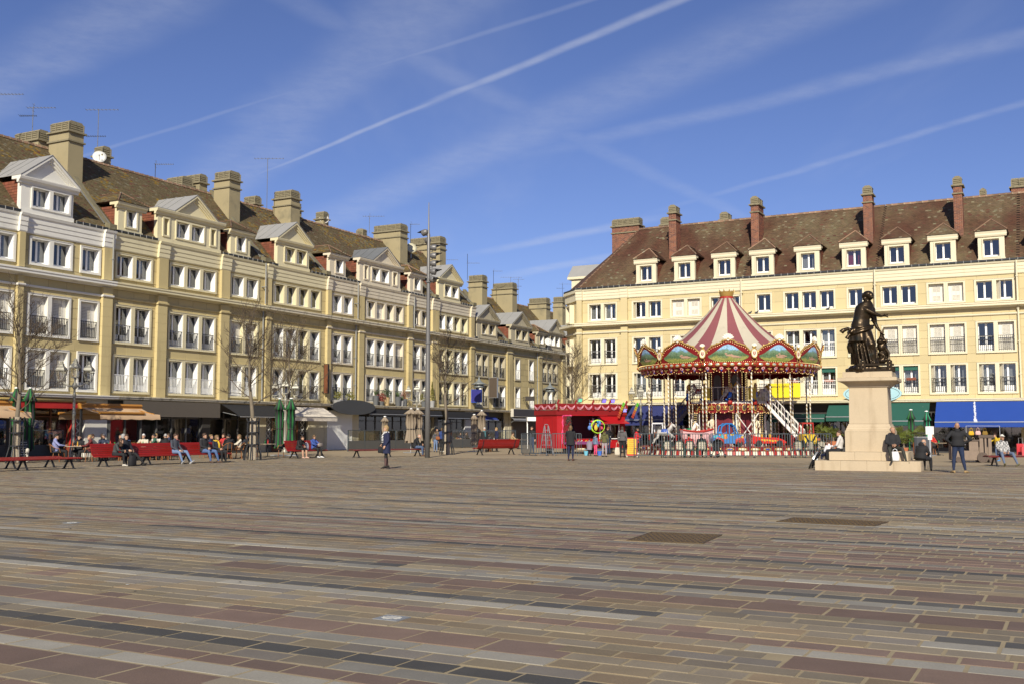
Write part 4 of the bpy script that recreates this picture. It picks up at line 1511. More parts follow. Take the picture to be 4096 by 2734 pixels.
# ================================================================ carousel
CRED = mat('carousel_red',(0.19,0.010,0.012),0.45,var=0.05)
CRED2 = mat('carousel_bright_red',(0.33,0.022,0.014),0.5,var=0.05)
GOLD = mat('gold_paint',(0.42,0.27,0.075),0.4,0.35,var=0.1)
CREAMC = mat('carousel_cream',(0.66,0.60,0.46),0.55,var=0.06)
CANV_R = mat('canvas_pink',(0.215,0.066,0.072),0.85,var=0.05,scale=0.8,stain=(0.24,0.075,0.08),stain_scale=0.7)
CANV_C = mat('canvas_cream',(0.46,0.41,0.31),0.85,var=0.06,scale=0.8,stain=(0.37,0.33,0.245),stain_scale=0.9)
BULB = mat('warm_bulb',(1.0,0.72,0.3),0.4,var=0,emit=0.9)
SHELLW = mat('shell_white',(0.75,0.72,0.62),0.5,var=0.03)
PINKC = mat('pink_enamel',(0.62,0.36,0.36),0.5)
MIRROR = mat('small_mirror',(0.62,0.68,0.66),0.15,0.6,var=0.02)
BLUEC = mat('blue_enamel',(0.03,0.05,0.30),0.4)
WSTEEL = mat('white_steel',(0.72,0.69,0.62),0.5,var=0.03)
DRUM = mat('drum_maroon',(0.13,0.012,0.02),0.5,var=0.08)
DARKRED = mat('dark_red_floor',(0.09,0.02,0.02),0.6)
def painting_mat(name,seed):
 m = bpy.data.materials.new(name)
 m.use_nodes = True
 t = m.node_tree
 b = t.nodes['Principled BSDF']
 b.inputs['Roughness'].default_value = 0.5
 tcn = t.nodes.new('ShaderNodeTexCoord')
 mp = t.nodes.new('ShaderNodeMapping')
 mp.inputs['Location'].default_value = (seed * 3.1,seed,0)
 t.links.new(tcn.outputs['Object'],mp.inputs[0])
 sp = t.nodes.new('ShaderNodeSeparateXYZ')
 t.links.new(tcn.outputs['Object'],sp.inputs[0])
 n = t.nodes.new('ShaderNodeTexNoise')
 n.inputs['Scale'].default_value,n.inputs['Detail'].default_value = 3.2,4
 t.links.new(mp.outputs[0],n.inputs['Vector'])
 ad = t.nodes.new('ShaderNodeMath')
 ad.operation = 'MULTIPLY_ADD'
 t.links.new(n.outputs['Fac'],ad.inputs[0])
 ad.inputs[1].default_value = 0.5
 t.links.new(sp.outputs['Z'],ad.inputs[2])
 r = t.nodes.new('ShaderNodeValToRGB')
 t.links.new(ad.outputs[0],r.inputs[0])
 el = r.color_ramp.elements
 el[0].position,el[0].color = 0.2,(0.12,0.17,0.03,1)
 el[1].position,el[1].color = 1.35,(0.30,0.50,0.70,1)
 for p_,c_ in ((0.48,(0.26,0.25,0.06,1)),(0.6,(0.08,0.15,0.07,1)),(0.78,(0.14,0.22,0.12,1)),(0.92,(0.16,0.27,0.2,1)),(0.99,(0.18,0.35,0.55,1))):
  e = el.new(p_)
  e.color = c_
 v = t.nodes.new('ShaderNodeTexNoise')
 v.inputs['Scale'].default_value = 14
 t.links.new(mp.outputs[0],v.inputs['Vector'])
 mr = t.nodes.new('ShaderNodeMapRange')
 t.links.new(v.outputs['Fac'],mr.inputs[0])
 mr.inputs[1].default_value,mr.inputs[2].default_value,mr.inputs[3].default_value,mr.inputs[4].default_value = 0.3,0.7,0.65,1.3
 h = t.nodes.new('ShaderNodeHueSaturation')
 t.links.new(mr.outputs[0],h.inputs['Value'])
 t.links.new(r.outputs[0],h.inputs['Color'])
 t.links.new(h.outputs[0],b.inputs['Base Color'])
 return m
def twist_mat(name,c1,c2,freq=3.2,turns=1):
 m = bpy.data.materials.new(name)
 m.use_nodes = True
 t = m.node_tree
 b = t.nodes['Principled BSDF']
 b.inputs['Roughness'].default_value = 0.4
 tcn = t.nodes.new('ShaderNodeTexCoord')
 sp = t.nodes.new('ShaderNodeSeparateXYZ')
 t.links.new(tcn.outputs['Object'],sp.inputs[0])
 def mth(op,a,b_=None):
  n = t.nodes.new('ShaderNodeMath')
  n.operation = op
  for i,v in enumerate((a,b_)):
   if v is None:
    continue
   if isinstance(v,(int,float)):
    n.inputs[i].default_value = v
   else:
    t.links.new(v,n.inputs[i])
  return n.outputs[0]
 ang = mth('DIVIDE',mth('ARCTAN2',sp.outputs[1],sp.outputs[0]),2 * math.pi / turns)
 f = mth('GREATER_THAN',mth('FRACT',mth('ADD',ang,mth('MULTIPLY',sp.outputs[2],freq))),0.5)
 mm = t.nodes.new('ShaderNodeMix')
 mm.data_type = 'RGBA'
 t.links.new(f,mm.inputs[0])
 mm.inputs[6].default_value,mm.inputs[7].default_value = (*c1,1),(*c2,1)
 t.links.new(mm.outputs[2],b.inputs['Base Color'])
 return m
TWIST = twist_mat('twisted_pole',(0.72,0.68,0.58),(0.33,0.25,0.14),4.0)
CC = AT(2915,1718,66.5)
CCX,CCY = CC.x,CC.y
AV = math.atan2(-CCX,-CCY)          # the side of the carousel that faces the camera
car = thing('carousel','large double-deck red and gold carousel with pink striped tent roof','carousel',(CCX,CCY,0),0)
car.scale = (0.955,0.955,1)
FA = math.atan2(-CCY,-CCX)           # direction from the carousel to the camera (local polar angle)
def pol(r,a,z):
 return Vector((r * math.cos(a),r * math.sin(a),z))
NSEG = 12
A0 = FA + math.radians(0.5)
# platform
mb = MB()
mb.lathe([(0.1,0.30),(5.72,0.30),(5.75,0.33),(5.75,0.47),(5.7,0.50),(0.1,0.50)],72)
mb.build('platform',DARKRED,car)
mb = MB()
n = 144
for i in range(n):
 a,b = 2 * math.pi * i / n,2 * math.pi * (i + 1) / n
 mb.mi = i % 2
 k = 0.03 if i % 2 else 0
 mb.add([pol(5.85 + k,a,0.02),pol(5.85 + k,b,0.02),pol(5.8,b,0.30),pol(5.8,a,0.30)],[(0,1,2,3)])
mb.build('striped_skirt',[CRED2,CREAMC],car)
mb = MB()
mb.lathe([(5.74,0.29),(5.84,0.29),(5.86,0.47),(5.76,0.52),(5.74,0.52)],72)
mb.build('platform_rim',CRED,car)
med = cached('plat_med',lambda: (lambda m_: (setattr(m_,'mi',0),m_.ell((0,0,0),(0.30,0.03,0.1),14,4),setattr(m_,'mi',1),m_.ell((0,-0.015,0),(0.22,0.035,0.065),12,4),m_)[-1])(MB()).mesh('rim_medallion',[GOLD,CREAMC]))
medb = cached('plat_medb',lambda: (lambda m_: (setattr(m_,'mi',0),m_.ell((0,0,0),(0.26,0.03,0.1),14,4),setattr(m_,'mi',1),m_.ell((0,-0.015,0),(0.17,0.035,0.06),12,4),m_)[-1])(MB()).mesh('rim_medallion',[GOLD,BLUEC]))
for i in range(48):
 a = A0 + 2 * math.pi * i / 48
 o = new_obj('rim_medallion',med if i % 3 else medb,car,pol(5.85,a,0.395))
 o.rotation_euler = (0,0,a + math.pi / 2)
def rimface(a):
 return a + math.pi / 2
# rounding boards: twelve panels that lean outward
def topcurve(t):
 'height of the upper edge across one panel, t in -1..1'
 t = abs(t)
 return 5.98 + 0.70 * max(0.0,math.cos(min(1,t / 0.86) * math.pi / 2)) ** 0.8 - (0.0 if t < 0.86 else 0.03) + (0.05 * math.cos(t * 9) if t < 0.9 else 0)
def rad(z):
 return 5.78 + (z - 5.25) * 0.24
half = math.pi / NSEG
pm = MB()
K = 26
front,back = [],[]
for i in range(K + 1):
 t = -1 + 2 * i / K
 for z in (5.42,topcurve(t)):
  r = rad(z)
  front.append(pol(r,-half * t,z))
  back.append(pol(r - 0.07,-half * t,z - 0.0))
nn = len(front)
fs = []
for i in range(K):
 a = 2 * i
 fs += [(a,a + 2,a + 3,a + 1),(a + nn,a + 1 + nn,a + 3 + nn,a + 2 + nn),(a + 1,a + 3,a + 3 + nn,a + 1 + nn),(a,a + nn,a + 2 + nn,a + 2)]
pm.add(front + back,fs)
panel_me = pm.mesh('rounding_board',CRED)
ge = MB()
ge.tube([pol(rad(topcurve(-1 + 2 * i / 40)) + 0.02,-half * (-1 + 2 * i / 40),topcurve(-1 + 2 * i / 40)) for i in range(41)],0.045,5)
for i in range(9):       # scrolls along the edge
 t = -0.85 + 1.7 * i / 8
 ge.ell(pol(rad(topcurve(t)) + 0.03,-half * t,topcurve(t) + 0.03),(0.06,0.07,0.06),6,4)
edge_me = ge.mesh('gold_edge',GOLD)
def bulbs_along(pts,r=0.024):
 b = MB()
 for p in pts:
  b.add([p + Vector(q) * r for q in ((1,0,0),(-1,0,0),(0,1,0),(0,-1,0),(0,0,1),(0,0,-1))],[(0,2,4),(2,1,4),(1,3,4),(3,0,4),(2,0,5),(1,2,5),(3,1,5),(0,3,5)])
 return b
bl = bulbs_along([pol(rad(topcurve(t) - 0.12) + 0.03,-half * t,topcurve(t) - 0.12) for t in [-0.9 + 1.8 * i / 22 for i in range(23)]] + [pol(rad(5.47) + 0.03,-half * t,5.47) for t in [-1 + 2 * i / 24 for i in range(24)]])
bulb_me = bl.mesh('bulbs',BULB)
# painted landscape on each panel
pt = MB()
outl = []
for i in range(40):
 a = 2 * math.pi * i / 40
 x = math.cos(a)
 y = math.sin(a)
 X = 0.76 * (abs(x) ** 0.8) * (1 if x > 0 else -1) * (1 + 0.05 * math.cos(6 * a))
 Y = (0.31 if y < 0 else 0.55 * math.exp(-(X / 0.5) ** 2) + 0.07) * (abs(y) ** 0.7) * (1 if y > 0 else -1)
 outl.append((X,5.80 + Y * 1.05))
ctr = []
vs = [pol(rad(5.85) + 0.035,0,5.85)] + [pol(rad(z) + 0.03,-half * X,z) for X,z in outl]
pt.add(vs,[(0,i + 1,(i + 1) % 40 + 1) for i in range(40)])
pt.v = [(p[0],p[1],p[2] - 5.45) for p in pt.v]
paints = [painting_mat('landscape_painting_%d' % k,k + 1) for k in range(4)]
SKINP = mat('painted_figure',(0.42,0.26,0.18),0.6,var=0.15,fine_scale=20)
paint_mes = []
for k in range(4):
 fg = MB()
 fg.add(pt.v,pt.f)
 fg.mi = 1
 rr = random.Random(k + 40)
 for q in range(2):            # two pale reclining figures, only paint-thick
  X0,z0 = rr.uniform(-0.28,0.22),rr.uniform(0.28,0.4)
  for dx,dz,rx,rz in ((0,0,0.16,0.055),(0.14,0.09,0.05,0.05),(-0.13,-0.03,0.12,0.035)):
   ring = [pol(rad(5.45 + z0 + dz + rz * math.sin(2 * math.pi * j / 8)) + 0.038,-half * (X0 + dx + rx * math.cos(2 * math.pi * j / 8)),z0 + dz + rz * math.sin(2 * math.pi * j / 8)) for j in range(8)]
   fg.add(ring,[tuple(range(8))])
 paint_mes.append(fg.mesh('landscape_painting',[paints[k],SKINP]))
sh = MB()
for i in range(7):
 a = math.radians(-66 + 132 * i / 6)
 ax = Vector((0,math.sin(a),math.cos(a)))
 sd = Vector((0,math.cos(a),-math.sin(a)))
 L_ = 0.34
 sh.add([Vector((0.02,0,0)) - sd * 0.015,Vector((0.02,0,0)) + sd * 0.015,ax * L_ + sd * 0.062 + Vector((0.0,0,0)),ax * (L_ + 0.04) + Vector((0.05,0,0)),ax * L_ - sd * 0.062,
   Vector((-0.05,0,0)) - sd * 0.015,Vector((-0.05,0,0)) + sd * 0.015,ax * L_ + sd * 0.062 + Vector((-0.05,0,0)),ax * L_ - sd * 0.062 + Vector((-0.05,0,0))],
  [(0,1,2,3,4),(5,8,7,6),(2,7,8,4,3),(1,6,7,2),(0,4,8,5)])
sh.ell((0,0,-0.0),(0.07,0.12,0.06),8,4)
shell_me = sh.mesh('shell',SHELLW)
ct = MB()
Mt = Matrix.Rotation(math.radians(90),4,'Y')
ct.mi = 0
ct.smooth = True
for rx,rz,d in ((0.25,0.36,0.06),):
 rings = []
 for (k,dx) in ((1.0,0.0),(1.0,0.05),(0.88,0.08),(0.78,0.05)):
  rings.append([Vector((dx,rx * k * math.cos(2 * math.pi * i / 20),rz * k * math.sin(2 * math.pi * i / 20))) for i in range(20)])
 ct.loft(rings,cap=False)
ct.mi = 1
ct.add([Vector((0.05,0.25 * 0.8 * math.cos(2 * math.pi * i / 20),0.36 * 0.8 * math.sin(2 * math.pi * i / 20))) for i in range(20)],[tuple(range(20))])
ct.mi = 2
for s in (-1,0,1):
 if s:
  ct.box(0.052,0.06,s * 0.055 - 0.03,s * 0.055 + 0.03,-0.09 + 0.03 * abs(s),0.12)
ct.add([Vector((0.056,y,z)) for y,z in ((-0.085,-0.06),(0,-0.15),(0.085,-0.06),(0.025,-0.06),(0,-0.09),(-0.025,-0.06))],[(0,1,4,5),(1,2,3,4)])
ct.mi = 0
ct.ell((0.02,0,0.42),(0.06,0.17,0.09),8,4)
for s in (-1,1):
 ct.tube([(0.04,s * 0.1,-0.34),(0.06,s * 0.17,-0.44),(0.06,s * 0.08,-0.52),(0.05,s * 0.03,-0.62),(0.05,s * 0.12,-0.72)],0.03,5)
ct.ell((0.04,0,-0.72),(0.06,0.13,0.13),8,5)
ct.mi = 2
ct.ell((0.08,0,-0.72),(0.05,0.08,0.09),8,5)
cart_me = ct.mesh('cartouche',[GOLD,CREAMC,CRED2])
for i in range(NSEG):
 a = A0 + 2 * math.pi * i / NSEG
 b = a + math.pi / NSEG
 p = new_obj('rounding_board',panel_me,car,(0,0,0),a)
 new_obj('gold_edge',edge_me,p)
 new_obj('landscape_painting',paint_mes[i % 4],p,(0,0,5.45))
 new_obj('bulbs',bulb_me,p)
 o = new_obj('shell',shell_me,p,pol(rad(6.7) + 0.02,0,6.70))
 o = new_obj('cartouche',cart_me,car,pol(rad(5.95) + 0.02,b,5.95),b)
 o.scale = (1,0.85,0.85)
 s2 = new_obj('small_shell',shell_me,o,(0.04,0,0.46))
 s2.scale = (0.6,0.6,0.6)
# lower frieze
mb = MB()
mb.lathe([(5.74,5.18),(5.84,5.30),(5.86,5.42),(5.78,5.44),(5.7,5.3)],72)
mb.build('frieze_band',CRED2,car)
mb = MB()
nsc = 48
ring_t,ring_b = [],[]
K = nsc * 8
for i in range(K):
 a = A0 + 2 * math.pi * i / K
 s = abs(math.sin(math.pi * i / 8))
 ring_t.append(pol(5.70,a,5.24))
 ring_b.append(pol(5.46,a,4.86 + 0.10 * (1 - s)))
mb.loft([ring_t,ring_b],cap=False)
mb.loft([[p * 1.0 + Vector((-p.x,-p.y,0)) * 0.006 for p in ring_t],[p + Vector((-p.x,-p.y,0)) * 0.006 for p in ring_b]][::-1],cap=False)
mb.build('scalloped_valance',CRED,car)
bulbs_along([p + Vector((p.x,p.y,0)).normalized() * 0.02 for p in ring_b[::2]],0.026).build('valance_bulbs',BULB,car)
mm_ = MB()
mm_.mi = 0
mm_.ell((0,0,0),(0.03,0.15,0.095),12,5)
mm_.mi = 1
mm_.ell((0.02,0,0.015),(0.025,0.11,0.06),10,4)
oval_me = mm_.mesh('mirror_oval',[GOLD,MIRROR])
mm_ = MB()
mm_.mi = 0
mm_.ell((0,0,0),(0.03,0.125,0.11),10,5)
mm_.mi = 1
mm_.ell((0.025,0,0.02),(0.02,0.05,0.05),6,4)
mm_.mi = 2
mm_.ell((0.02,0,-0.13),(0.03,0.045,0.06),6,4)
rose_me = mm_.mesh('rose_cartouche',[PINKC,CRED2,BLUEC])
mm_ = MB()
mm_.ell((0,0,0),(0.035,0.09,0.07),8,4)
mm_.tube([(0.01,-0.14,0.03),(0.03,0,-0.05),(0.01,0.14,0.03)],0.02,5)
leaf_me = mm_.mesh('gilt_spray',GOLD)
for i in range(84):
 a = A0 + 2 * math.pi * (i + .5) / 84
 new_obj('mirror_oval',oval_me,car,pol(5.87,a,5.31 + (0.02 if i % 2 else 0)),a)
for i in range(42):
 a = A0 + 2 * math.pi * (i + .5) / 42
 o = new_obj('rose_cartouche',rose_me,car,pol(5.68,a,5.10),a)
 o.rotation_euler = (0,0.45,a)
 a += math.pi / 42
 o = new_obj('gilt_spray',leaf_me,car,pol(5.66,a,5.07),a)
 o.rotation_euler = (0,0.45,a)
# ceiling
mb = MB()
mb.lathe([(0.3,5.5),(5.7,5.28),(5.7,5.34),(0.3,5.6)],48)
for i in range(24):
 a = 2 * math.pi * i / 24
 mb.bar(pol(1.2,a,5.42),pol(5.6,a,5.24),0.05,0.07)
mb.build('ceiling',mat('carousel_ceiling',(0.07,0.03,0.03),0.8),car)
# tent: 24 canvas gores
NG = 24
prof = []
for i in range(13):
 t = i / 12
 r = 0.42 + (5.85 - 0.42) * t
 z = 9.85 - (9.85 - 5.98) * (1 - (1 - t) ** 1.62)
 prof.append((r,z))
for which,m in ((0,CANV_R),(1,CANV_C)):
 g_ = MB()
 g_.smooth = True
 hw = math.pi / NG
 rows = []
 for r,z in prof:
  rows.append([pol(r * (1 + 0.008 * math.cos(math.pi * u)),hw * u,z - 0.03 * (1 - abs(u))) for u in (-1,-0.5,0,0.5,1)])
 g_.loft(rows,cap=False,closed=False)
 me = g_.mesh('canvas_gore',m)
 for i in range(which,NG,2):
  new_obj('canvas_gore',me,car,(0,0,0),A0 + math.radians(3.75 + 3.75) + 2 * math.pi * i / NG)
mb = MB()
mb.lathe([(0.40,9.78),(0.47,9.80),(0.47,9.90),(0.42,9.92)],24)
mb.build('finial_collar',CRED2,car)
mb = MB()
mb.lathe([(0.40,9.90),(0.44,10.0),(0.50,10.22),(0.46,10.22),(0.40,10.02),(0.38,9.95)],24)
for i in range(9):
 a = 2 * math.pi * i / 9
 d = 0.13
 mb.add([pol(0.50,a - d,10.2),pol(0.50,a + d,10.2),pol(0.56,a,10.40),pol(0.46,a - d,10.2),pol(0.46,a + d,10.2)],[(0,1,2),(4,3,2),(0,2,3),(1,4,2)])
mb.build('gold_crown',GOLD,car)
# poles
pmesh = MB()
pmesh.smooth = True
pmesh.lathe([(0.042,0),(0.042,3.75)],8)
pole_me = pmesh.mesh('twisted_pole',TWIST)
pmesh = MB()
pmesh.lathe([(0.075,0),(0.07,0.1),(0.05,0.14),(0.055,0.6),(0.075,0.66),(0.045,0.72)],8)
foot_me = pmesh.mesh('pole_foot',CRED2)
for i in range(NSEG):
 a = A0 + 2 * math.pi * (i + 0.5) / NSEG
 o = new_obj('twisted_pole',pole_me,car,pol(5.3,a,1.2))
 new_obj('pole_foot',foot_me,o,(0,0,-0.7))
for i in range(NSEG):
 a = A0 + 2 * math.pi * (i + 0.25) / NSEG
 o = new_obj('twisted_pole',pole_me,car,pol(4.2,a,1.2))
 new_obj('pole_foot',foot_me,o,(0,0,-0.7))
# lower drum, upper deck, upper drum
mb = MB()
mb.lathe([(1.95,0.5),(1.95,2.75)],12,a0=A0,a1=A0 + 2 * math.pi)
mb.build('lower_drum',DRUM,car)
mb = MB()
mb.lathe([(1.1,3.2),(1.1,5.45)],12,a0=A0,a1=A0 + 2 * math.pi)
mb.build('upper_drum',DRUM,car)
cary = MB()
cary.smooth = True
cary.lathe([(0.17,0),(0.17,0.15),(0.11,0.2),(0.13,0.7),(0.15,1.1),(0.12,1.25),(0.16,1.45),(0.14,1.6),(0.06,1.66),(0.085,1.75),(0.08,1.88),(0.03,1.95),(0.16,1.98),(0.2,2.15)],10)
cary.tube([(0.14,0.12,1.55),(0.18,0.2,1.3),(0.16,0.1,1.15)],0.045,6)
cary.tube([(0.14,-0.12,1.55),(0.18,-0.2,1.3),(0.16,-0.1,1.15)],0.045,6)
cary_me = cary.mesh('caryatid',CREAMC)
bm_ = bulbs_along([Vector((0.2,s * 0.22,0.1 + 0.12 * i)) for i in range(17) for s in (-1,1)],0.03)
cb_me = bm_.mesh('caryatid_bulbs',BULB)
for i in range(8):
 a = A0 + 2 * math.pi * (i + 0.28) / 8
 o = new_obj('caryatid',cary_me,car,pol(2.0,a,0.52),a)
 new_obj('caryatid_bulbs',cb_me,o)
for i in range(6):
 a = A0 + 2 * math.pi * (i + 0.4) / 6
 o = new_obj('upper_panel',cached('upan',lambda: MB().box(0,0.05,-0.45,0.45,0,2.1).mesh('upper_panel',DRUM)),car,pol(1.12,a,3.25),a)
 new_obj('painted_arch',cached('uarch',lambda: MB().extr_y([(0,0),(0.02,0)],0,0.01).mesh('x',DRUM) if False else (lambda q: (q.add([Vector((0.06,0.3 * math.cos(math.pi * k / 10),1.35 + 0.35 * math.sin(math.pi * k / 10))) for k in range(11)] + [Vector((0.06,-0.3,0.2)),Vector((0.06,0.3,0.2))],[tuple(range(13))]),q)[-1])(MB()).mesh('painted_arch',mat('dim_sea_painting',(0.12,0.13,0.15),0.6,var=0.3,scale=4))),o)
 new_obj('panel_bulbs',cached('upb',lambda: bulbs_along([Vector((0.06,s * 0.46,0.1 + 0.11 * k)) for k in range(18) for s in (-1,1)],0.03).mesh('panel_bulbs',BULB)),o)
RD = 2.55
mb = MB()
mb.lathe([(0.5,3.05),(RD,3.05),(RD + 0.06,3.12),(RD + 0.06,3.19),(RD,3.22),(0.5,3.22)],48)
mb.build('upper_deck',WSTEEL,car)
mb = MB()
K = 12 * 16
rt_,rb_ = [],[]
for i in range(K):
 a = A0 + 2 * math.pi * i / K
 rt_.append(pol(RD + 0.07,a,3.13))
 rb_.append(pol(RD + 0.04,a,2.62 - 0.09 * abs(math.sin(math.pi * i / 8))))
mb.loft([rt_,rb_],cap=False)
mb.loft([[p * 0.98 + Vector((0,0,p.z * 0.02)) for p in rb_],[p * 0.98 + Vector((0,0,p.z * 0.02)) for p in rt_]],cap=False)
mb.build('deck_fascia',CRED,car)
bulbs_along([p * 1.005 for p in rb_[::3]] + [pol(RD + 0.1,A0 + 2 * math.pi * i / 60,3.1) for i in range(60)],0.03).build('fascia_bulbs',BULB,car)
mm_ = MB()
mm_.mi = 0
mm_.ell((0,0,0),(0.04,0.17,0.22),12,6)
mm_.mi = 1
mm_.ell((0.025,0,0.02),(0.03,0.12,0.16),12,6)
mm_.mi = 2
for (y,z) in ((0,0.05),(0.05,-0.02),(-0.05,0.0),(0.02,0.1)):
 mm_.ell((0.055,y,z),(0.01,0.025,0.025),6,4)
fm_me = mm_.mesh('flower_medallion',[GOLD,mat('dark_green_enamel',(0.02,0.045,0.04),0.4),CRED2])
mm_ = MB()
for s in (-1,1):
 mm_.tube([(0.02,s * 0.02,-0.15),(0.03,s * 0.05,0.0),(0.03,s * 0.15,0.1),(0.03,s * 0.18,0.0)],0.03,5)
 mm_.tube([(0.02,s * 0.02,0.0),(0.03,s * 0.06,-0.1),(0.03,s * 0.14,-0.14)],0.025,5)
mm_.ell((0.02,0,0.08),(0.03,0.05,0.1),8,4)
sp_me = mm_.mesh('gilt_scroll',GOLD)
for i in range(20):
 a = A0 + 2 * math.pi * (i + .2) / 20
 new_obj('flower_medallion',fm_me,car,pol(RD + 0.08,a,2.86),a)
 new_obj('gilt_scroll',sp_me,car,pol(RD + 0.08,a + math.pi / 20,2.88),a + math.pi / 20)
# railing of the upper deck
mb = MB()
K = 48
for zz,r in ((4.12,0.022),(3.27,0.018)):
 mb.tube([pol(RD,A0 + 2 * math.pi * i / K,zz) for i in range(K + 1)],r,5)
for i in range(K):
 a = A0 + 2 * math.pi * i / K
 mb.bar(pol(RD,a,3.22),pol(RD,a,4.12),0.02)
mb.build('deck_railing',WSTEEL,car)
mm_ = MB()
mm_.smooth = True
mm_.mi = 0
mm_.lathe([(0.02,0.0),(0.12,0.05),(0.14,0.2),(0.08,0.3)],8)
mm_.mi = 1
mm_.tube([(0.05,-0.08,0.18),(0.08,-0.16,0.3),(0.06,-0.1,0.42),(0.05,0.0,0.52),(0.05,0.03,0.72)],[0.03,0.05,0.085,0.11,0.1],7)
mm_.tube([(0.05,-0.12,0.28),(0.06,-0.24,0.34)],[0.05,0.07],6)
mm_.mi = 2
mm_.tube([(0.05,0.03,0.70),(0.05,0.03,0.85),(0.05,0.03,0.98)],[0.09,0.10,0.07],7)
mm_.ell((0.05,0.03,1.09),(0.075,0.07,0.09),8,6)
mm_.mi = 3
mm_.tube([(0.02,0.03,1.22),(-0.02,0.05,1.08),(-0.02,0.06,0.85)],[0.06,0.1,0.07],7)
mer_me = mm_.mesh('mermaid_figure',[CRED2,mat('mermaid_blue',(0.02,0.14,0.55),0.35),mat('mermaid_skin',(0.5,0.33,0.22),0.5),mat('mermaid_hair',(0.6,0.42,0.06),0.5)])
for i in range(10):
 a = A0 + 2 * math.pi * (i + 0.05) / 10
 new_obj('mermaid_figure',mer_me,car,pol(RD + 0.16,a,3.02),a).scale = (1.15,1.15,1.1)
# posts under the deck and the X brace
mb = MB()
for i in range(12):
 a = A0 + 2 * math.pi * (i + 0.35) / 12
 mb.bar(pol(RD - 0.1,a,0.5),pol(RD - 0.1,a,3.05),0.05)
a1,a2 = A0 + 0.15,A0 + 0.85
mb.bar(pol(RD,a1,0.55),pol(RD,a2,2.6),0.05)
mb.bar(pol(RD,a2,0.55),pol(RD,a1,2.6),0.05)
mb.build('deck_posts',WSTEEL,car)
mb = MB()
K = 60
for i in range(K):
 a = A0 - 0.95 + 1.9 * i / K
 mb.bar(pol(RD + 0.15,a,0.5),pol(RD + 0.15,a,1.25),0.02)
mb.tube([pol(RD + 0.15,A0 - 0.95 + 1.9 * i / 30,1.27) for i in range(31)],0.03,5)
mb.build('lower_railing',WSTEEL,car)
# stairs down to the right and, in shade, behind to the left
RGT = Vector((math.cos(FA + math.pi / 2),math.sin(FA + math.pi / 2),0))
if RGT.x < 0:
 RGT = -RGT
FRW = Vector((math.cos(FA),math.sin(FA),0))
def stairs(sgn,fw,m,name):
 mb = MB()
 top = RGT * (sgn * 2.35) + FRW * fw + Vector((0,0,3.12))
 bot = RGT * (sgn * 4.75) + FRW * fw + Vector((0,0,0.55))
 wv = FRW * 0.5
 n = 12
 for s in (-1,1):
  mb.bar(top + wv * s,bot + wv * s,0.05,0.2)
  for h in (0.5,0.95):
   mb.bar(top + wv * s + Vector((0,0,h)),bot + wv * s + Vector((0,0,h)),0.04)
  for i in range(0,n + 1):
   p = top.lerp(bot,i / n) + wv * s
   mb.bar(p,p + Vector((0,0,0.95)),0.022)
 for i in range(n):
  p = top.lerp(bot,(i + .5) / n)
  d = RGT * 0.12
  mb.add([p - wv - d,p + wv - d,p + wv + d,p - wv + d,p - wv - d - Vector((0,0,0.04)),p + wv - d - Vector((0,0,0.04)),p + wv + d - Vector((0,0,0.04)),p - wv + d - Vector((0,0,0.04))],
   [(0,1,2,3),(7,6,5,4),(0,4,5,1),(2,6,7,3),(1,5,6,2),(3,7,4,0)])
 return mb.build(name,m,car)
stairs(1,1.1,WSTEEL,'staircase')
stairs(-1,-1.2,mat('shaded_steel',(0.09,0.085,0.08),0.5),'staircase')  # rear stairs: their shade is put into the steel colour
def horse(parent,p,yaw,body,mane,saddle,s=1.0):
 mb = MB()
 mb.smooth = True
 mb.mi = 0
 mb.tube([(-0.5,0,0.95),(-0.42,0,1.0),(-0.15,0,0.96),(0.2,0,0.98),(0.38,0,1.05)],[0.08,0.2,0.21,0.22,0.15],10)
 mb.tube([(0.25,0,1.05),(0.45,0,1.3),(0.55,0,1.5)],[0.17,0.12,0.09],8)
 mb.tube([(0.5,0,1.52),(0.66,0,1.46),(0.82,0,1.33)],[0.10,0.09,0.055],8)
 for y in (-0.05,0.05):
  mb.tube([(0.52,y,1.58),(0.52,y * 1.2,1.68)],[0.03,0.008],5)
 for y,x,k in ((-0.11,0.3,0),(0.11,0.34,0.1)):
  mb.tube([(x,y,0.92),(x + 0.25 + k,y,0.68),(x + 0.12 + k,y,0.42),(x + 0.02 + k,y,0.38)],[0.1,0.055,0.04,0.05],7)
 for y,x,k in ((-0.11,-0.4,0),(0.11,-0.42,-0.08)):
  mb.tube([(x,y,0.95),(x - 0.02 + k,y,0.66),(x - 0.24 + k,y,0.5),(x - 0.34 + k,y,0.28),(x - 0.4 + k,y,0.24)],[0.13,0.075,0.05,0.035,0.045],7)
 h = mb.build('carousel_horse',body,parent,p,yaw)
 h.scale = (s,s,s)
 mb = MB()
 mb.smooth = True
 mb.tube([(0.3,0.02,1.3),(0.4,0.03,1.42),(0.48,0.02,1.58),(0.58,0,1.6)],[0.06,0.09,0.08,0.03],6)
 mb.tube([(-0.5,0,1.0),(-0.68,0,0.95),(-0.72,0,0.62)],[0.05,0.08,0.03],6)
 mb.build('mane',mane,h)
 mb = MB()
 mb.smooth = True
 mb.tube([(-0.2,0,1.02),(0.0,0,1.01),(0.18,0,1.03)],[0.2,0.215,0.22],10)
 mb.tube([(0.22,0.0,1.0),(0.3,0,1.02)],[0.23,0.22],10)
 mb.build('saddle',saddle,h)
 mb = MB()
 mb.tube([(0.0,0,0.0),(0,0,3.6)],0.03,8)
 mb.build('horse_pole',TWIST,h)
 return h
HW,HG = mat('horse_white',(0.7,0.67,0.6),0.35),mat('horse_grey',(0.45,0.43,0.4),0.35)
YEL = mat('mane_yellow',(0.6,0.36,0.04),0.5)
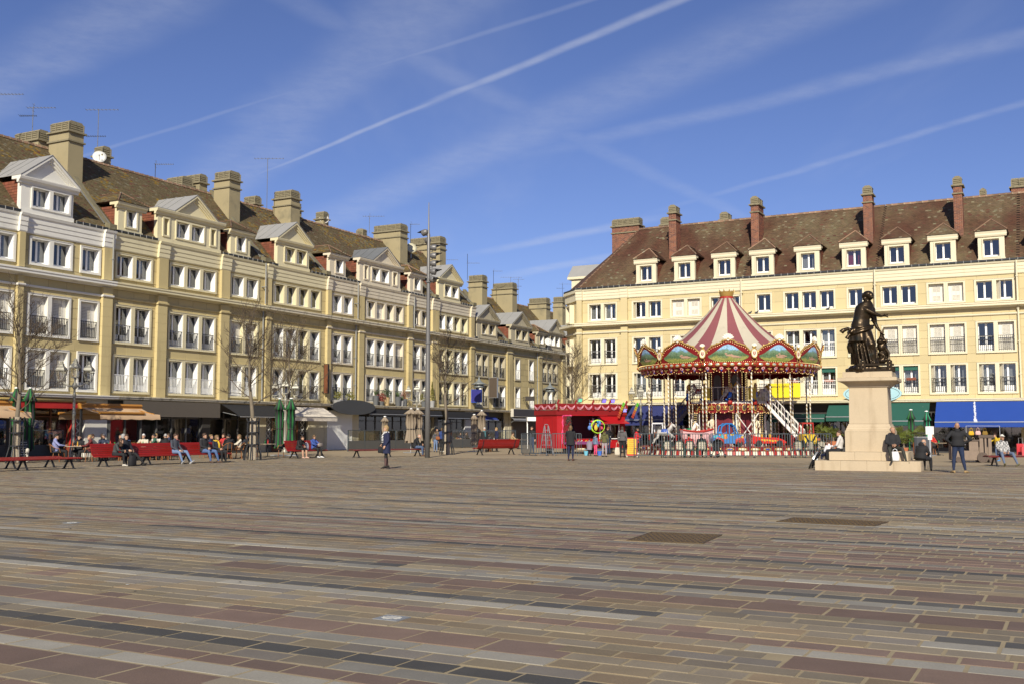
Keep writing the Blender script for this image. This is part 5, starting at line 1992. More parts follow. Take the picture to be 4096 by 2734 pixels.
def cp(px,fw,z=0.5):
 'a spot on the carousel that shows at photo column px when FW metres in front of its axis'
 Y = CCY - fw
 return Vector(((px - CX) / F * Y * 1.0035 - CCX,-fw,z))
horse(car,cp(2745,3.9),-0.9,HW,YEL,mat('saddle_green',(0.02,0.18,0.08),0.4),0.92)
horse(car,cp(2640,4.1),-0.35,HG,mat('mane_brown',(0.16,0.06,0.03),0.5),mat('saddle_blue',(0.05,0.1,0.35),0.4),0.88)
horse(car,cp(2760,1.9),-0.8,HW,mat('mane_red',(0.3,0.05,0.02),0.5),CRED2,0.7)
horse(car,cp(2920,1.7,3.15),0.1,HW,YEL,mat('saddle_violet',(0.12,0.04,0.10),0.4),0.8)
horse(car,cp(2790,1.2,3.15),2.9,HG,mat('mane_brown',(0.16,0.06,0.03),0.5),CRED2,0.75)
horse(car,cp(3060,0.9,3.15),0.4,HW,YEL,BLUEC,0.75)
# boat-like tufted carriage
mb = MB()
mb.smooth = False
rg = []
for i,(x,z0,z1,w) in enumerate(((-0.95,0.55,1.0,0.35),(-0.7,0.18,0.95,0.45),(-0.2,0.05,0.9,0.5),(0.3,0.1,0.9,0.5),(0.75,0.3,1.0,0.42),(0.95,0.62,1.05,0.35))):
 rg.append([Vector((x,-w,z1)),Vector((x,-w * 0.95,(z0 + z1) / 2)),Vector((x,-w * 0.6,z0)),Vector((x,w * 0.6,z0)),Vector((x,w * 0.95,(z0 + z1) / 2)),Vector((x,w,z1))])
mb.loft(rg)
cg = mb.build('tufted_carriage',PINKC,car,cp(2775,4.5,0.52),0.1)
mb = MB()
for s in (-1,1):
 mb.tube([r[0 if s < 0 else 5] for r in rg],0.06,6)
mb.build('carriage_rim',CRED2,cg)
mb = MB()
for i in range(10):
 for j in range(4):
  mb.ell((-0.7 + i * 0.15,-0.5 + 0.005 * j,0.25 + j * 0.17),(0.022,0.02,0.022),5,3)
tag(mb.build('tuft_buttons',CREAMC,cg),kind='stuff')
def toy_car(p,yaw,L_,H_,body,roof,kind,label):
 mb = MB()
 w = 0.42
 if kind == 'beetle':
  lo = [(-0.95,0.25),(-0.98,0.5),(-0.85,0.72),(-0.55,0.8),(0.35,0.8),(0.75,0.74),(0.95,0.55),(1.0,0.3),(0.95,0.2),(-0.9,0.2)]
 elif kind == 'racer':
  lo = [(-0.98,0.3),(-1.0,0.55),(-0.85,0.72),(-0.6,0.66),(-0.3,0.62),(0.2,0.62),(0.42,0.62),(0.75,0.52),(0.97,0.38),(1.0,0.24),(-0.9,0.2)]
 else:
  lo = [(-0.7,0.25),(-0.72,0.8),(-0.5,0.9),(0.4,0.9),(0.7,0.75),(0.78,0.3),(0.7,0.2),(-0.65,0.2)]
 prof = [(x * L_ / 2,z * H_) for x,z in lo]
 n = len(prof)
 rings = []
 for y,k in ((-w,0.90),(-w * 0.93,1.0),(w * 0.93,1.0),(w,0.90)):
  rings.append([Vector((x * (0.97 if k < 1 else 1),y,0.45 * H_ + (z - 0.45 * H_) * k)) for x,z in prof])
 mb.loft(rings[::-1])
 o = mb.build('toy_car',body,car,p,yaw)
 o['label'] = label
 wm = MB()
 wm.mi = 0
 R_w = 0.19
 M = Matrix.Rotation(math.pi / 2,4,'X')
 wm.lathe([(R_w * 0.6,-0.05),(R_w,-0.05),(R_w,0.05),(R_w * 0.6,0.05)],16,M=M)
 wm.mi = 1
 wm.lathe([(0.01,-0.035),(R_w * 0.62,-0.04),(R_w * 0.62,0.04),(0.01,0.035)],10,M=M)
 wmes = wm.mesh('wheel',[mat('tyre',(0.02,0.02,0.02),0.8),mat('hub_chrome',(0.6,0.6,0.62),0.25,0.8)])
 for x in (-0.58,0.6):
  for y in (-w,w):
   new_obj('wheel',wmes,o,(x * L_ / 2,y,R_w + 0.02))
 if kind == 'beetle':
  mb = MB()
  top = [(-0.55,0.8),(-0.45,1.25),(-0.2,1.42),(0.15,1.42),(0.38,1.2),(0.5,0.8)]
  for y in (-w * 0.85,w * 0.85):
   mb.tube([Vector((x * L_ / 2,y,z * H_)) for x,z in top],0.045,6)
   mb.bar((0.0,y,0.8 * H_),(0.0,y,1.4 * H_),0.06)
  rr = [[Vector((x * L_ / 2,y,z * H_)) for x,z in top[1:5]] for y in (-w * 0.85,0,w * 0.85)]
  for q in rr[1]:
   q.z += 0.05
  mb.smooth = True
  mb.loft(rr,cap=False,closed=False)
  mb.build('roof',roof,o)
  for y in (-w - 0.005,w + 0.005):
   for x in (0.62,-0.6):
    mb = MB()
    mb.ell((x * L_ / 2,y,0.32),(0.3,0.05,0.24),12,6)
    mb.build('wing',CRED2,o)
  mb = MB()
  rr2 = random.Random(5)
  cols = ((0.55,0.38,0.03),(0.05,0.2,0.5),(0.6,0.12,0.25),(0.55,0.2,0.04),(0.06,0.35,0.4))
  for k in range(22):
   mb.col = rr2.choice(cols)
   mb.ell((rr2.uniform(-0.85,0.85),-w - 0.0,rr2.uniform(0.42,0.8)),(rr2.uniform(0.07,0.22),0.012,rr2.uniform(0.04,0.12)),8,4)
  mb.build('painted_blotches',mat('bright_paint',(0.5,0.3,0.1),0.35,attr=True,var=0.03),o)
  mb = MB()
  mb.mi = 0
  mb.ell((0.93 * L_ / 2,-0.25,0.55),(0.06,0.09,0.09),8,5)
  mb.ell((0.93 * L_ / 2,0.25,0.55),(0.06,0.09,0.09),8,5)
  mb.build('headlight',mat('hub_chrome',(0.6,0.6,0.62),0.25,0.8),o)
 elif kind == 'racer':
  mb = MB()
  for x in (-0.35,0.1):
   for y in (-0.17,0.17):
    mb.ell((x * L_ / 2,y,0.68 * H_),(0.07,0.13,0.2),8,5)
  mb.build('seat',YEL,o)
  mb = MB()
  y = -w - 0.008
  mb.add([Vector((x * L_ / 2,y,z * H_)) for x,z in ((-0.4,0.52),(0.45,0.44),(0.62,0.36),(0.25,0.38),(0.3,0.32),(-0.15,0.42),(-0.2,0.36),(-0.5,0.46))],[(0,1,2,3,5,7),(3,4,5),(5,6,7)])
  mb.build('yellow_flash',mat('flash_yellow',(0.62,0.33,0.02),0.4),o)
  mb = MB()
  mb.box(-L_ / 2 + 0.0,-L_ / 2 + 0.25,-w * 0.9,w * 0.9,0.76 * H_,0.8 * H_)
  for y in (-0.25,0.25):
   mb.box(-L_ / 2 + 0.08,-L_ / 2 + 0.13,y - 0.02,y + 0.02,0.6 * H_,0.77 * H_)
  mb.build('spoiler',body,o)
 else:
  mb = MB()
  for x in (-0.6,0.25):
   for y in (-w * 0.85,w * 0.85):
    mb.bar((x * L_ / 2,y,0.85 * H_),((x * 0.9) * L_ / 2,y * 0.92,1.6 * H_),0.06)
  mb.box(-0.58 * L_ / 2,0.28 * L_ / 2,-w * 0.85,w * 0.85,1.58 * H_,1.68 * H_)
  mb.build('roll_cage',roof,o)
  mb = MB()
  for s in (-1,1):
   mb.add([Vector((0.80 * L_ / 2,s * 0.05,0.3 * H_)),Vector((0.80 * L_ / 2,s * 0.15,0.3 * H_)),Vector((0.72 * L_ / 2 + 0.03,s * 0.4,0.78 * H_)),Vector((0.72 * L_ / 2 + 0.03,s * 0.26,0.78 * H_))],[(0,1,2,3),(3,2,1,0)])
  mb.build('bonnet_stripe',IRON_B,o)
 return o
toy_car(cp(2905,4.9,0.52),0.05,2.05,0.95,mat('toy_blue_body',(0.05,0.17,0.42),0.3,var=0.05),mat('toy_blue',(0.03,0.2,0.5),0.25,0.2),'beetle','blue roofed round toy car painted with bright blotches')
toy_car(cp(3072,5.0,0.52),-0.08,2.1,0.9,mat('toy_red',(0.5,0.02,0.012),0.25),CRED2,'racer','low red open toy racing car with yellow flash')
toy_car(cp(3235,4.2,0.52),-1.45,1.4,0.85,mat('toy_yellow',(0.62,0.42,0.02),0.3),CRED2,'truck','yellow and black toy truck with red roll cage')
toy_car(cp(2615,3.0,0.52),-2.0,1.3,0.85,IRON_B,mat('toy_white',(0.6,0.6,0.62),0.3),'truck','black toy jeep with white roof')
mb = MB()
mb.box(-0.25,0.25,-0.02,0.02,0,0.7)
nb_ = mb.build('rule_board',mat('notice_yellow',(0.55,0.40,0.04),0.6),car,cp(2815,2.6,3.35),0)
mb.build('rule_board',MATS['notice_yellow'],car,cp(3010,2.6,3.35),0)
# ================================================================ people
SKIN = mat('skin',(0.46,0.27,0.18),0.55,var=0.04)
SKIN2 = mat('skin_tanned',(0.36,0.20,0.125),0.55,var=0.04)
FACED = mat('face_dark',(0.03,0.02,0.018),0.5,var=0)
LIPS = mat('lips',(0.36,0.12,0.10),0.5,var=0)
V = Vector
BASE = dict(pelvis=V((0,0,0.95)),chest=V((0,0.0,1.30)),neck=V((0,0.01,1.47)),head=V((0,-0.02,1.615)),shl=V((0.185,0.01,1.415)),shr=V((-0.185,0.01,1.415)),
   ell=V((0.25,0.03,1.14)),elr=V((-0.25,0.03,1.14)),wrl=V((0.25,-0.04,0.90)),wrr=V((-0.25,-0.04,0.90)),
   hil=V((0.09,0,0.90)),hir=V((-0.09,0,0.90)),knl=V((0.10,-0.02,0.50)),knr=V((-0.10,-0.02,0.50)),anl=V((0.11,0.02,0.085)),anr=V((-0.11,0.02,0.085)),
   tol=V((0.14,-0.17,0.03)),tor=V((-0.14,-0.17,0.03)),face=V((0,-1,0)))
SIT = dict(pelvis=V((0,0.0,0.53)),chest=V((0,0.06,0.88)),neck=V((0,0.05,1.06)),head=V((0,0.0,1.205)),shl=V((0.185,0.06,1.0)),shr=V((-0.185,0.06,1.0)),
  ell=V((0.25,-0.02,0.74)),elr=V((-0.25,-0.02,0.74)),wrl=V((0.07,-0.26,0.66)),wrr=V((-0.07,-0.26,0.66)),
  hil=V((0.10,-0.02,0.52)),hir=V((-0.10,-0.02,0.52)),knl=V((0.14,-0.44,0.52)),knr=V((-0.14,-0.44,0.52)),anl=V((0.14,-0.46,0.09)),anr=V((-0.14,-0.46,0.09)),
  tol=V((0.17,-0.66,0.035)),tor=V((-0.17,-0.66,0.035)))
def P_(base,**kw):
 d = dict(BASE)
 if base is not None:
  d.update(base)
 for k,v in kw.items():
  d[k] = V(v)
 return d
POSES = {
 'stand': P_(None),
 'coat': P_(None,wrl=(0.24,-0.10,0.92),wrr=(-0.27,-0.14,0.96),elr=(-0.26,0.05,1.15),knl=(0.07,-0.03,0.5),anl=(0.08,-0.04,0.10),tol=(0.08,-0.2,0.03),knr=(-0.07,0.02,0.5),anr=(-0.08,0.08,0.10),tor=(-0.08,-0.09,0.03)),
 'akimbo': P_(None,ell=(0.42,0.12,1.16),elr=(-0.42,0.12,1.16),wrl=(0.20,-0.02,1.0),wrr=(-0.20,-0.02,1.0),knl=(0.14,-0.01,0.5),knr=(-0.15,0.0,0.5),anl=(0.17,0.02,0.085),anr=(-0.22,0.04,0.085),tol=(0.22,-0.16,0.03),tor=(-0.36,-0.1,0.03)),
 'phone': P_(None,ell=(0.26,-0.12,1.22),wrl=(0.12,-0.12,1.50),wrr=(-0.26,-0.10,0.95)),
 'walk': P_(None,knl=(0.09,-0.18,0.52),anl=(0.09,-0.28,0.10),tol=(0.10,-0.48,0.08),knr=(-0.09,0.06,0.50),anr=(-0.09,0.36,0.16),tor=(-0.1,0.22,0.04),elr=(-0.25,-0.08,1.15),wrr=(-0.22,-0.26,0.98),ell=(0.25,0.14,1.15),wrl=(0.25,0.18,0.92)),
 'hold': P_(None,ell=(0.26,-0.02,1.16),elr=(-0.26,-0.02,1.16),wrl=(0.06,-0.26,1.16),wrr=(-0.06,-0.26,1.10)),
 'reach': P_(None,elr=(-0.28,-0.2,1.25),wrr=(-0.2,-0.45,1.22),chest=(0,-0.05,1.29),neck=(0,-0.09,1.46),head=(0,-0.15,1.60)),
 'sit': P_(SIT),
 'sitL': P_(SIT,head=(0.03,-0.02,1.205)),
 'lean': P_(SIT,chest=(0,-0.06,0.86),neck=(0,-0.16,1.0),head=(0,-0.27,1.11),shl=(0.185,-0.12,0.95),shr=(-0.185,-0.12,0.95),ell=(0.24,-0.24,0.7),elr=(-0.24,-0.24,0.7),wrl=(0.05,-0.42,0.68),wrr=(-0.05,-0.42,0.66)),
 'slump': P_(SIT,knl=(0.22,-0.44,0.54),knr=(-0.24,-0.44,0.52),anl=(0.30,-0.66,0.10),anr=(-0.22,-0.62,0.10),tol=(0.38,-0.82,0.13),tor=(-0.26,-0.80,0.13),wrl=(0.11,-0.3,0.60),wrr=(-0.11,-0.3,0.60)),
 'wide': P_(SIT,knl=(0.26,-0.42,0.52),knr=(-0.2,-0.44,0.52),anl=(0.36,-0.52,0.09),anr=(-0.14,-0.50,0.09),tol=(0.46,-0.69,0.035),tor=(-0.2,-0.70,0.035)),
 'legsout': P_(SIT,knl=(0.14,-0.45,0.50),knr=(-0.12,-0.45,0.52),anl=(0.34,-0.74,0.10),anr=(-0.12,-0.50,0.09),tol=(0.42,-0.90,0.1),tor=(-0.14,-0.7,0.035),wrl=(0.1,-0.35,0.64)),
 'chin': P_(SIT,ell=(0.2,-0.24,0.76),wrl=(0.09,-0.17,1.06),wrr=(-0.05,-0.3,0.76),elr=(-0.24,-0.12,0.78),chest=(0,0.0,0.88),neck=(0,-0.04,1.05),head=(0,-0.09,1.19)),
 'table': P_(SIT,ell=(0.26,-0.14,0.8),elr=(-0.26,-0.14,0.8),wrl=(0.12,-0.38,0.78),wrr=(-0.1,-0.38,0.78)),
}
PARTS = [  # joint a, joint b, radius a, radius b, slot (1 top, 2 trousers, 3 lower leg)
 ('shl','ell',0.062,0.05,1),('shr','elr',0.062,0.05,1),('ell','wrl',0.047,0.034,1),('elr','wrr',0.047,0.034,1),
 ('hil','knl',0.095,0.064,2),('hir','knr',0.095,0.064,2),('knl','anl',0.062,0.04,3),('knr','anr',0.062,0.04,3)]
def frame_of(d,hint):
 d = d.normalized()
 x = hint - d * hint.dot(d)
 if x.length < 1e-3:
  x = V((1,0,0)) - d * d.x
 x.normalize()
 return x,d.cross(x)
def body_proto(pose,bulk,fem):
 J = POSES[pose]
 mb = MB()
 side = (J['shl'] - J['shr']).normalized()
 # torso as stacked ellipses along the spine
 up1 = (J['chest'] - J['pelvis']).normalized()
 p0,p1,p2 = J['pelvis'],J['chest'],J['neck']
 b = bulk
 secs = [(p0 - up1 * 0.09,0.12,0.10),(p0 - up1 * 0.03,0.165 * b,0.12 * b),(p0 + up1 * 0.07,0.17 * b,0.125 * b),(p0.lerp(p1,0.5),(0.145 if fem else 0.16) * b,0.112 * b),
   (p1,0.175 * b,0.128 * b),(p1.lerp(p2,0.45),0.185,0.11),(p1.lerp(p2,0.75),0.14,0.085),(p2,0.066,0.066),(p2.lerp(J['head'],0.45),0.054,0.056),(p2.lerp(J['head'],0.75),0.05,0.05)]
 rings = []
 for i,(c_,rx,ry) in enumerate(secs):
  a,z = secs[max(i - 1,0)][0],secs[min(i + 1,len(secs) - 1)][0]
  x,y = frame_of(z - a,side)
  rings.append([c_ + x * rx * math.cos(2 * math.pi * k / 14) + y * ry * math.sin(2 * math.pi * k / 14) for k in range(14)])
 mb.loft(rings)
 for a,c_,ra,rb,s in PARTS:
  A,B = J[a],J[c_]
  k = (1.0 + (b - 1) * 0.6)
  mid = A.lerp(B,0.35)
  mb.tube([A - (B - A).normalized() * ra * 0.4,A,mid,A.lerp(B,0.75),B,B + (B - A).normalized() * rb * 0.3],[ra * 0.7 * k,ra * k,(ra * 0.62 + rb * 0.42) * k * (1.08 if s == 3 else 1),(ra * 0.25 + rb * 0.78) * k,rb,rb * 0.6],10)
  mb.ell(B,(rb,rb,rb),8,6)
 for s in 'lr':
  mb.ell(J['sh' + s] - V((0,0,0.0)),(0.07,0.07,0.065),10,6)
  mb.ell(J['hi' + s],(0.1 * b,0.1 * b,0.09),10,6)
 return mb
def head_geo(mb,c_,fdir,tilt):
 'face looks along fdir'
 f = (fdir + V((0,0,-tilt))).normalized()
 x,_ = frame_of(f,V((1,0,0)) if abs(f.x) < 0.9 else V((0,1,0)))
 x = V((0,0,1)).cross(f).normalized()
 u = f.cross(x).normalized()
 M = Matrix((x,-f,u)).transposed().to_4x4()
 mb.mi,mb.smooth = 0,True
 rings = []
 prof = [(-0.118,0.028,0.035,-0.045),(-0.10,0.048,0.055,-0.035),(-0.06,0.062,0.078,-0.015),(-0.02,0.070,0.088,-0.004),(0.03,0.074,0.095,0.004),(0.07,0.07,0.09,0.008),(0.10,0.052,0.066,0.01),(0.12,0.022,0.03,0.01)]
 for z,rx,ry,oy in prof:
  rings.append([c_ + M @ V((rx * math.cos(2 * math.pi * k / 14),oy + ry * math.sin(2 * math.pi * k / 14),z)) for k in range(14)])
 mb.loft(rings)
 # nose, ears
 mb.add([c_ + M @ V(p) for p in ((0,-0.092,0.012),(0.016,-0.088,-0.036),(-0.016,-0.088,-0.036),(0,-0.118,-0.034))],[(0,3,1),(0,2,3),(1,3,2)])
 for s in (-1,1):
  mb.ell(c_ + M @ V((s * 0.077,0.012,-0.008)),(0.014,0.02,0.032),6,4,M)
 mb.mi = 4
 for s in (-1,1):
  mb.ell(c_ + M @ V((s * 0.03,-0.087,0.006)),(0.013,0.007,0.007),6,4,M)
  mb.ell(c_ + M @ V((s * 0.03,-0.090,0.026)),(0.018,0.006,0.004),6,3,M)
 mb.mi = 5
 mb.ell(c_ + M @ V((0,-0.083,-0.064)),(0.022,0.008,0.007),6,4,M)
 mb.mi = 0
 return M
def hand_geo(mb,w,d,palm):
 'hand at wrist w, along d; palm: direction the palm faces'
 d = d.normalized()
 n,s = frame_of(d,palm)
 mb.mi,mb.smooth = 0,True
 rings = []
 for t,rw,rt in ((-0.02,0.026,0.024),(0.02,0.034,0.017),(0.06,0.041,0.016),(0.09,0.040,0.013)):
  rings.append([w + d * t + s * rw * math.cos(2 * math.pi * k / 8) + n * rt * math.sin(2 * math.pi * k / 8) for k in range(8)])
 mb.loft(rings)
 for i,(off,ln) in enumerate(((-0.031,0.060),(-0.011,0.072),(0.010,0.068),(0.030,0.052))):
  a = w + d * 0.082 + s * off
  q = a + d * ln * 0.5 + n * 0.010
  r = q + (d * 0.6 + n * 0.75) * ln * 0.32
  e = r + (d * 0.25 + n * 0.95) * ln * 0.28
  mb.tube([a,q,r,e],[0.0095,0.009,0.0085,0.006],5)
 a = w + d * 0.025 - s * 0.03
 mb.tube([a,a - s * 0.028 + d * 0.025 + n * 0.012,a - s * 0.03 + d * 0.06 + n * 0.024],[0.013,0.011,0.008],5)
def shoe_geo(mb,a,t,heel=False):
 mb.mi,mb.smooth = 6,True
 f = V((t.x - a.x,t.y - a.y,0))
 pitch = (t.z - 0.03)
 f.normalize()
 s = V((-f.y,f.x,0))
 up = V((0,0,1))
 if pitch > 0.02:
  up = (up - f * 0.9 * (pitch / 0.1)).normalized()
  f = s.cross(up) * -1 if s.cross(up).dot(f) < 0 else s.cross(up)
 b = V((a.x,a.y,a.z - 0.085)) if pitch > -0.5 else a
 rings = []
 for x,w,h,z0 in ((-0.075,0.025,0.05,0.0),(-0.06,0.036,0.085,0),(0.0,0.04,0.10,0),(0.07,0.042,0.075,0),(0.14,0.044,0.05,0),(0.19,0.03,0.03,0.0)):
  lift = 0.04 * (1 - max(0,x) / 0.19) if heel else 0
  ring = []
  for k in range(8):
   an = 2 * math.pi * k / 8
   ring.append(b + f * x + s * w * math.cos(an) + up * (lift + z0 + h * (0.5 + 0.5 * math.sin(an))))
  rings.append(ring)
 mb.loft(rings)
 if heel:
  mb.tube([b + f * -0.055 + up * 0.05,b + f * -0.06],[0.018,0.012],5)
HEAD_M = {}
FACE_DIR = {}
BODYM = {}
_pend = []
def request_body(pose,bulk,fem,turn,tilt,heel):
 key = (pose,bulk,fem,turn,tilt,heel)
 if key in BODYM:
  return key
 mb = body_proto(pose,bulk,fem)
 mb.smooth = True
 me = mb.mesh('body_shape',SKIN)
 o = bpy.data.objects.new('body_shape',me)
 COL.objects.link(o)
 md = o.modifiers.new('r','REMESH')
 md.mode,md.voxel_size,md.use_smooth_shade = 'VOXEL',0.026,True
 sm = o.modifiers.new('s','SMOOTH')
 sm.iterations,sm.factor = 3,0.5
 BODYM[key] = None
 _pend.append((key,o))
 return key
def seg_d(p,a,b):
 ab = b - a
 t = max(0,min(1,(p - a).dot(ab) / ab.dot(ab)))
 return (p - a - ab * t).length,t
def flush_bodies():
 bpy.context.view_layer.update()
 dg = bpy.context.evaluated_depsgraph_get()
 for key,o in _pend:
  pose,bulk,fem,turn,tilt,heel = key
  J = POSES[pose]
  ev = o.evaluated_get(dg)
  em = ev.to_mesh()
  vs = [v.co.copy() for v in em.vertices]
  fs = [tuple(p.vertices) for p in em.polygons]
  ev.to_mesh_clear()
  segs = [(J[a],J[c_],(ra + rb) / 2,s) for a,c_,ra,rb,s in PARTS]
  segs += [(J['pelvis'].lerp(J['chest'],0.35),J['neck'] + V((0,0,-0.06)),0.14,1),(J['pelvis'] - (J['chest'] - J['pelvis']).normalized() * 0.03,J['pelvis'].lerp(J['chest'],0.12),0.15,2),(J['neck'].lerp(J['head'],0.25),J['head'],0.05,0),
    (J['shl'],J['shr'],0.08,1)]
  mb = MB()
  mb.v = [tuple(v) for v in vs]
  for f in fs:
   c_ = V((0,0,0))
   for i in f:
    c_ += vs[i]
   c_ /= len(f)
   best = min(segs,key=lambda q: seg_d(c_,q[0],q[1])[0] - q[2])
   mb.f.append(f)
   mb.m.append(best[3])
   mb.sm.append(True)
   mb.c.append(None)
  fd = V((math.sin(turn),-math.cos(turn),0))
  M = head_geo(mb,J['head'],fd,tilt)
  FACE_DIR[key] = M
  for s in 'lr':
   d = J['wr' + s] - J['el' + s]
   hand_geo(mb,J['wr' + s],d,V(((-1 if s == 'l' else 1) * 0.6,0.5,-0.2)))
   shoe_geo(mb,J['an' + s],J['to' + s],heel)
  BODYM[key] = mb.mesh('person_body',[SKIN,SKIN,SKIN,SKIN,FACED,LIPS,SKIN])
  bpy.data.objects.remove(o)
 _pend.clear()
def hair_mesh(style,M,m):
 key = ('hair',style,tuple(round(x,3) for r in M for x in r),m.name)
 def f():
  mb = MB()
  mb.smooth = True
  n,k = 16,10
  rings = []
  for i in range(k + 1):
   t = math.pi * i / k
   if style == 'bald' and i < 4:
    continue
   ring = []
   for j in range(n):
    a = 2 * math.pi * j / n
    x,y,z = math.sin(t) * math.cos(a),math.sin(t) * math.sin(a),math.cos(t)
    front = max(0,-y)
    r = 1.0
    zz = 0.118 * z + 0.022
    lim = {'short': -0.03,'bald': -0.02,'bob': -0.11,'long': -0.24,'curly': -0.2,'bun': -0.03,'pony': -0.03,'cap': 0.03}[style]
    if z < 0.1:
     zz = 0.03 + (lim - 0.03) * (0.1 - z) / 1.1
    if style == 'bald':
     zz = min(zz,0.03)
    elif front > 0.45:
     zz = max(zz,0.052)
    elif front > 0.1 and style != 'bald':
     zz = max(zz,0.052 * (front - 0.1) / 0.35 + (1 - (front - 0.1) / 0.35) * zz) if style in ('short','bun','pony','cap','bald') else max(zz,min(0.05,zz + front * 0.16))
    puff = 1.22 if style in ('curly',) else (1.12 if style in ('bob','long') else 1.06)
    sw = max(math.sin(t),0.75 if z < 0 and style in ('bob','long','curly') else 0.0)
    jig = 1 + (0.06 * math.sin(j * 2.4 + i * 1.7) if style == 'curly' else 0.02 * math.sin(j * 3 + i))
    if style == 'bald':
     sw *= 0.86 if front > 0.15 else 1.0
    ring.append(M @ V((0.079 * puff * sw * math.cos(a) * jig,0.012 + 0.102 * puff * sw * math.sin(a) * jig,zz)))
   rings.append(ring)
  mb.loft(rings,cap=style != 'bald')
  if style == 'bun':
   mb.ell(M @ V((0,0.10,0.085)),(0.045,0.045,0.04),8,6)
  if style == 'pony':
   mb.tube([M @ V((0,0.10,0.05)),M @ V((0,0.15,-0.02)),M @ V((0,0.14,-0.2))],[0.03,0.035,0.015],7)
  if style == 'cap':
   mb.add([M @ V(p) for p in ((-0.065,-0.085,0.06),(0.065,-0.085,0.06),(0.05,-0.165,0.045),(-0.05,-0.165,0.045),(-0.065,-0.085,0.07),(0.065,-0.085,0.07),(0.05,-0.165,0.055),(-0.05,-0.165,0.055))],
    [(0,1,2,3),(7,6,5,4),(0,4,5,1),(1,5,6,2),(2,6,7,3),(3,7,4,0)])
  return mb.mesh('hair',m)
 return cached(key,f)
CL = {}
def cloth(c_):
 key = tuple(c_)
 if key not in CL:
  CL[key] = mat('cloth_%d' % len(CL),c_,0.85,var=0.12,scale=5,fine_scale=60,bump=0.25,bscale=22)
 return CL[key]
HAIRC = dict(black=(0.012,0.010,0.009),brown=(0.05,0.026,0.014),blond=(0.30,0.20,0.085),grey=(0.30,0.29,0.28),white=(0.55,0.54,0.52),red=(0.16,0.05,0.02),dblond=(0.16,0.10,0.045))
SHOE_B,BLACKC,NAVY,JEANS,LJEANS,GREYC = (0.02,0.018,0.016),(0.014,0.014,0.016),(0.014,0.018,0.05),(0.025,0.04,0.09),(0.13,0.19,0.32),(0.10,0.10,0.11)
PEOPLE = []
def person(px,py,yaw,pose,label,top=BLACKC,bottom=JEANS,calf=None,shoe=SHOE_B,hair='short',hc='brown',h=1.72,bulk=1.0,fem=False,turn=0.0,tilt=0.0,heel=False,skin=None,
  coat=None,z=0.0,hood=False,at=None,skirt=None,jacket=False,scarf=None,group=None,cap=None):
 'feet (or, seated, the middle between them) at the photo point; yaw 0 faces the camera, positive turns to the right of the picture'
 key = request_body(pose,bulk,fem,turn,tilt,heel)
 PEOPLE.append((key,dict(px=px,py=py,yaw=yaw,label=label,top=top,bottom=bottom,calf=calf,shoe=shoe,hair=hair,hc=hc,h=h,skin=skin,coat=coat,z=z,hood=hood,at=at,skirt=skirt,jacket=jacket,scarf=scarf,bulk=bulk,group=group,cap=cap)))
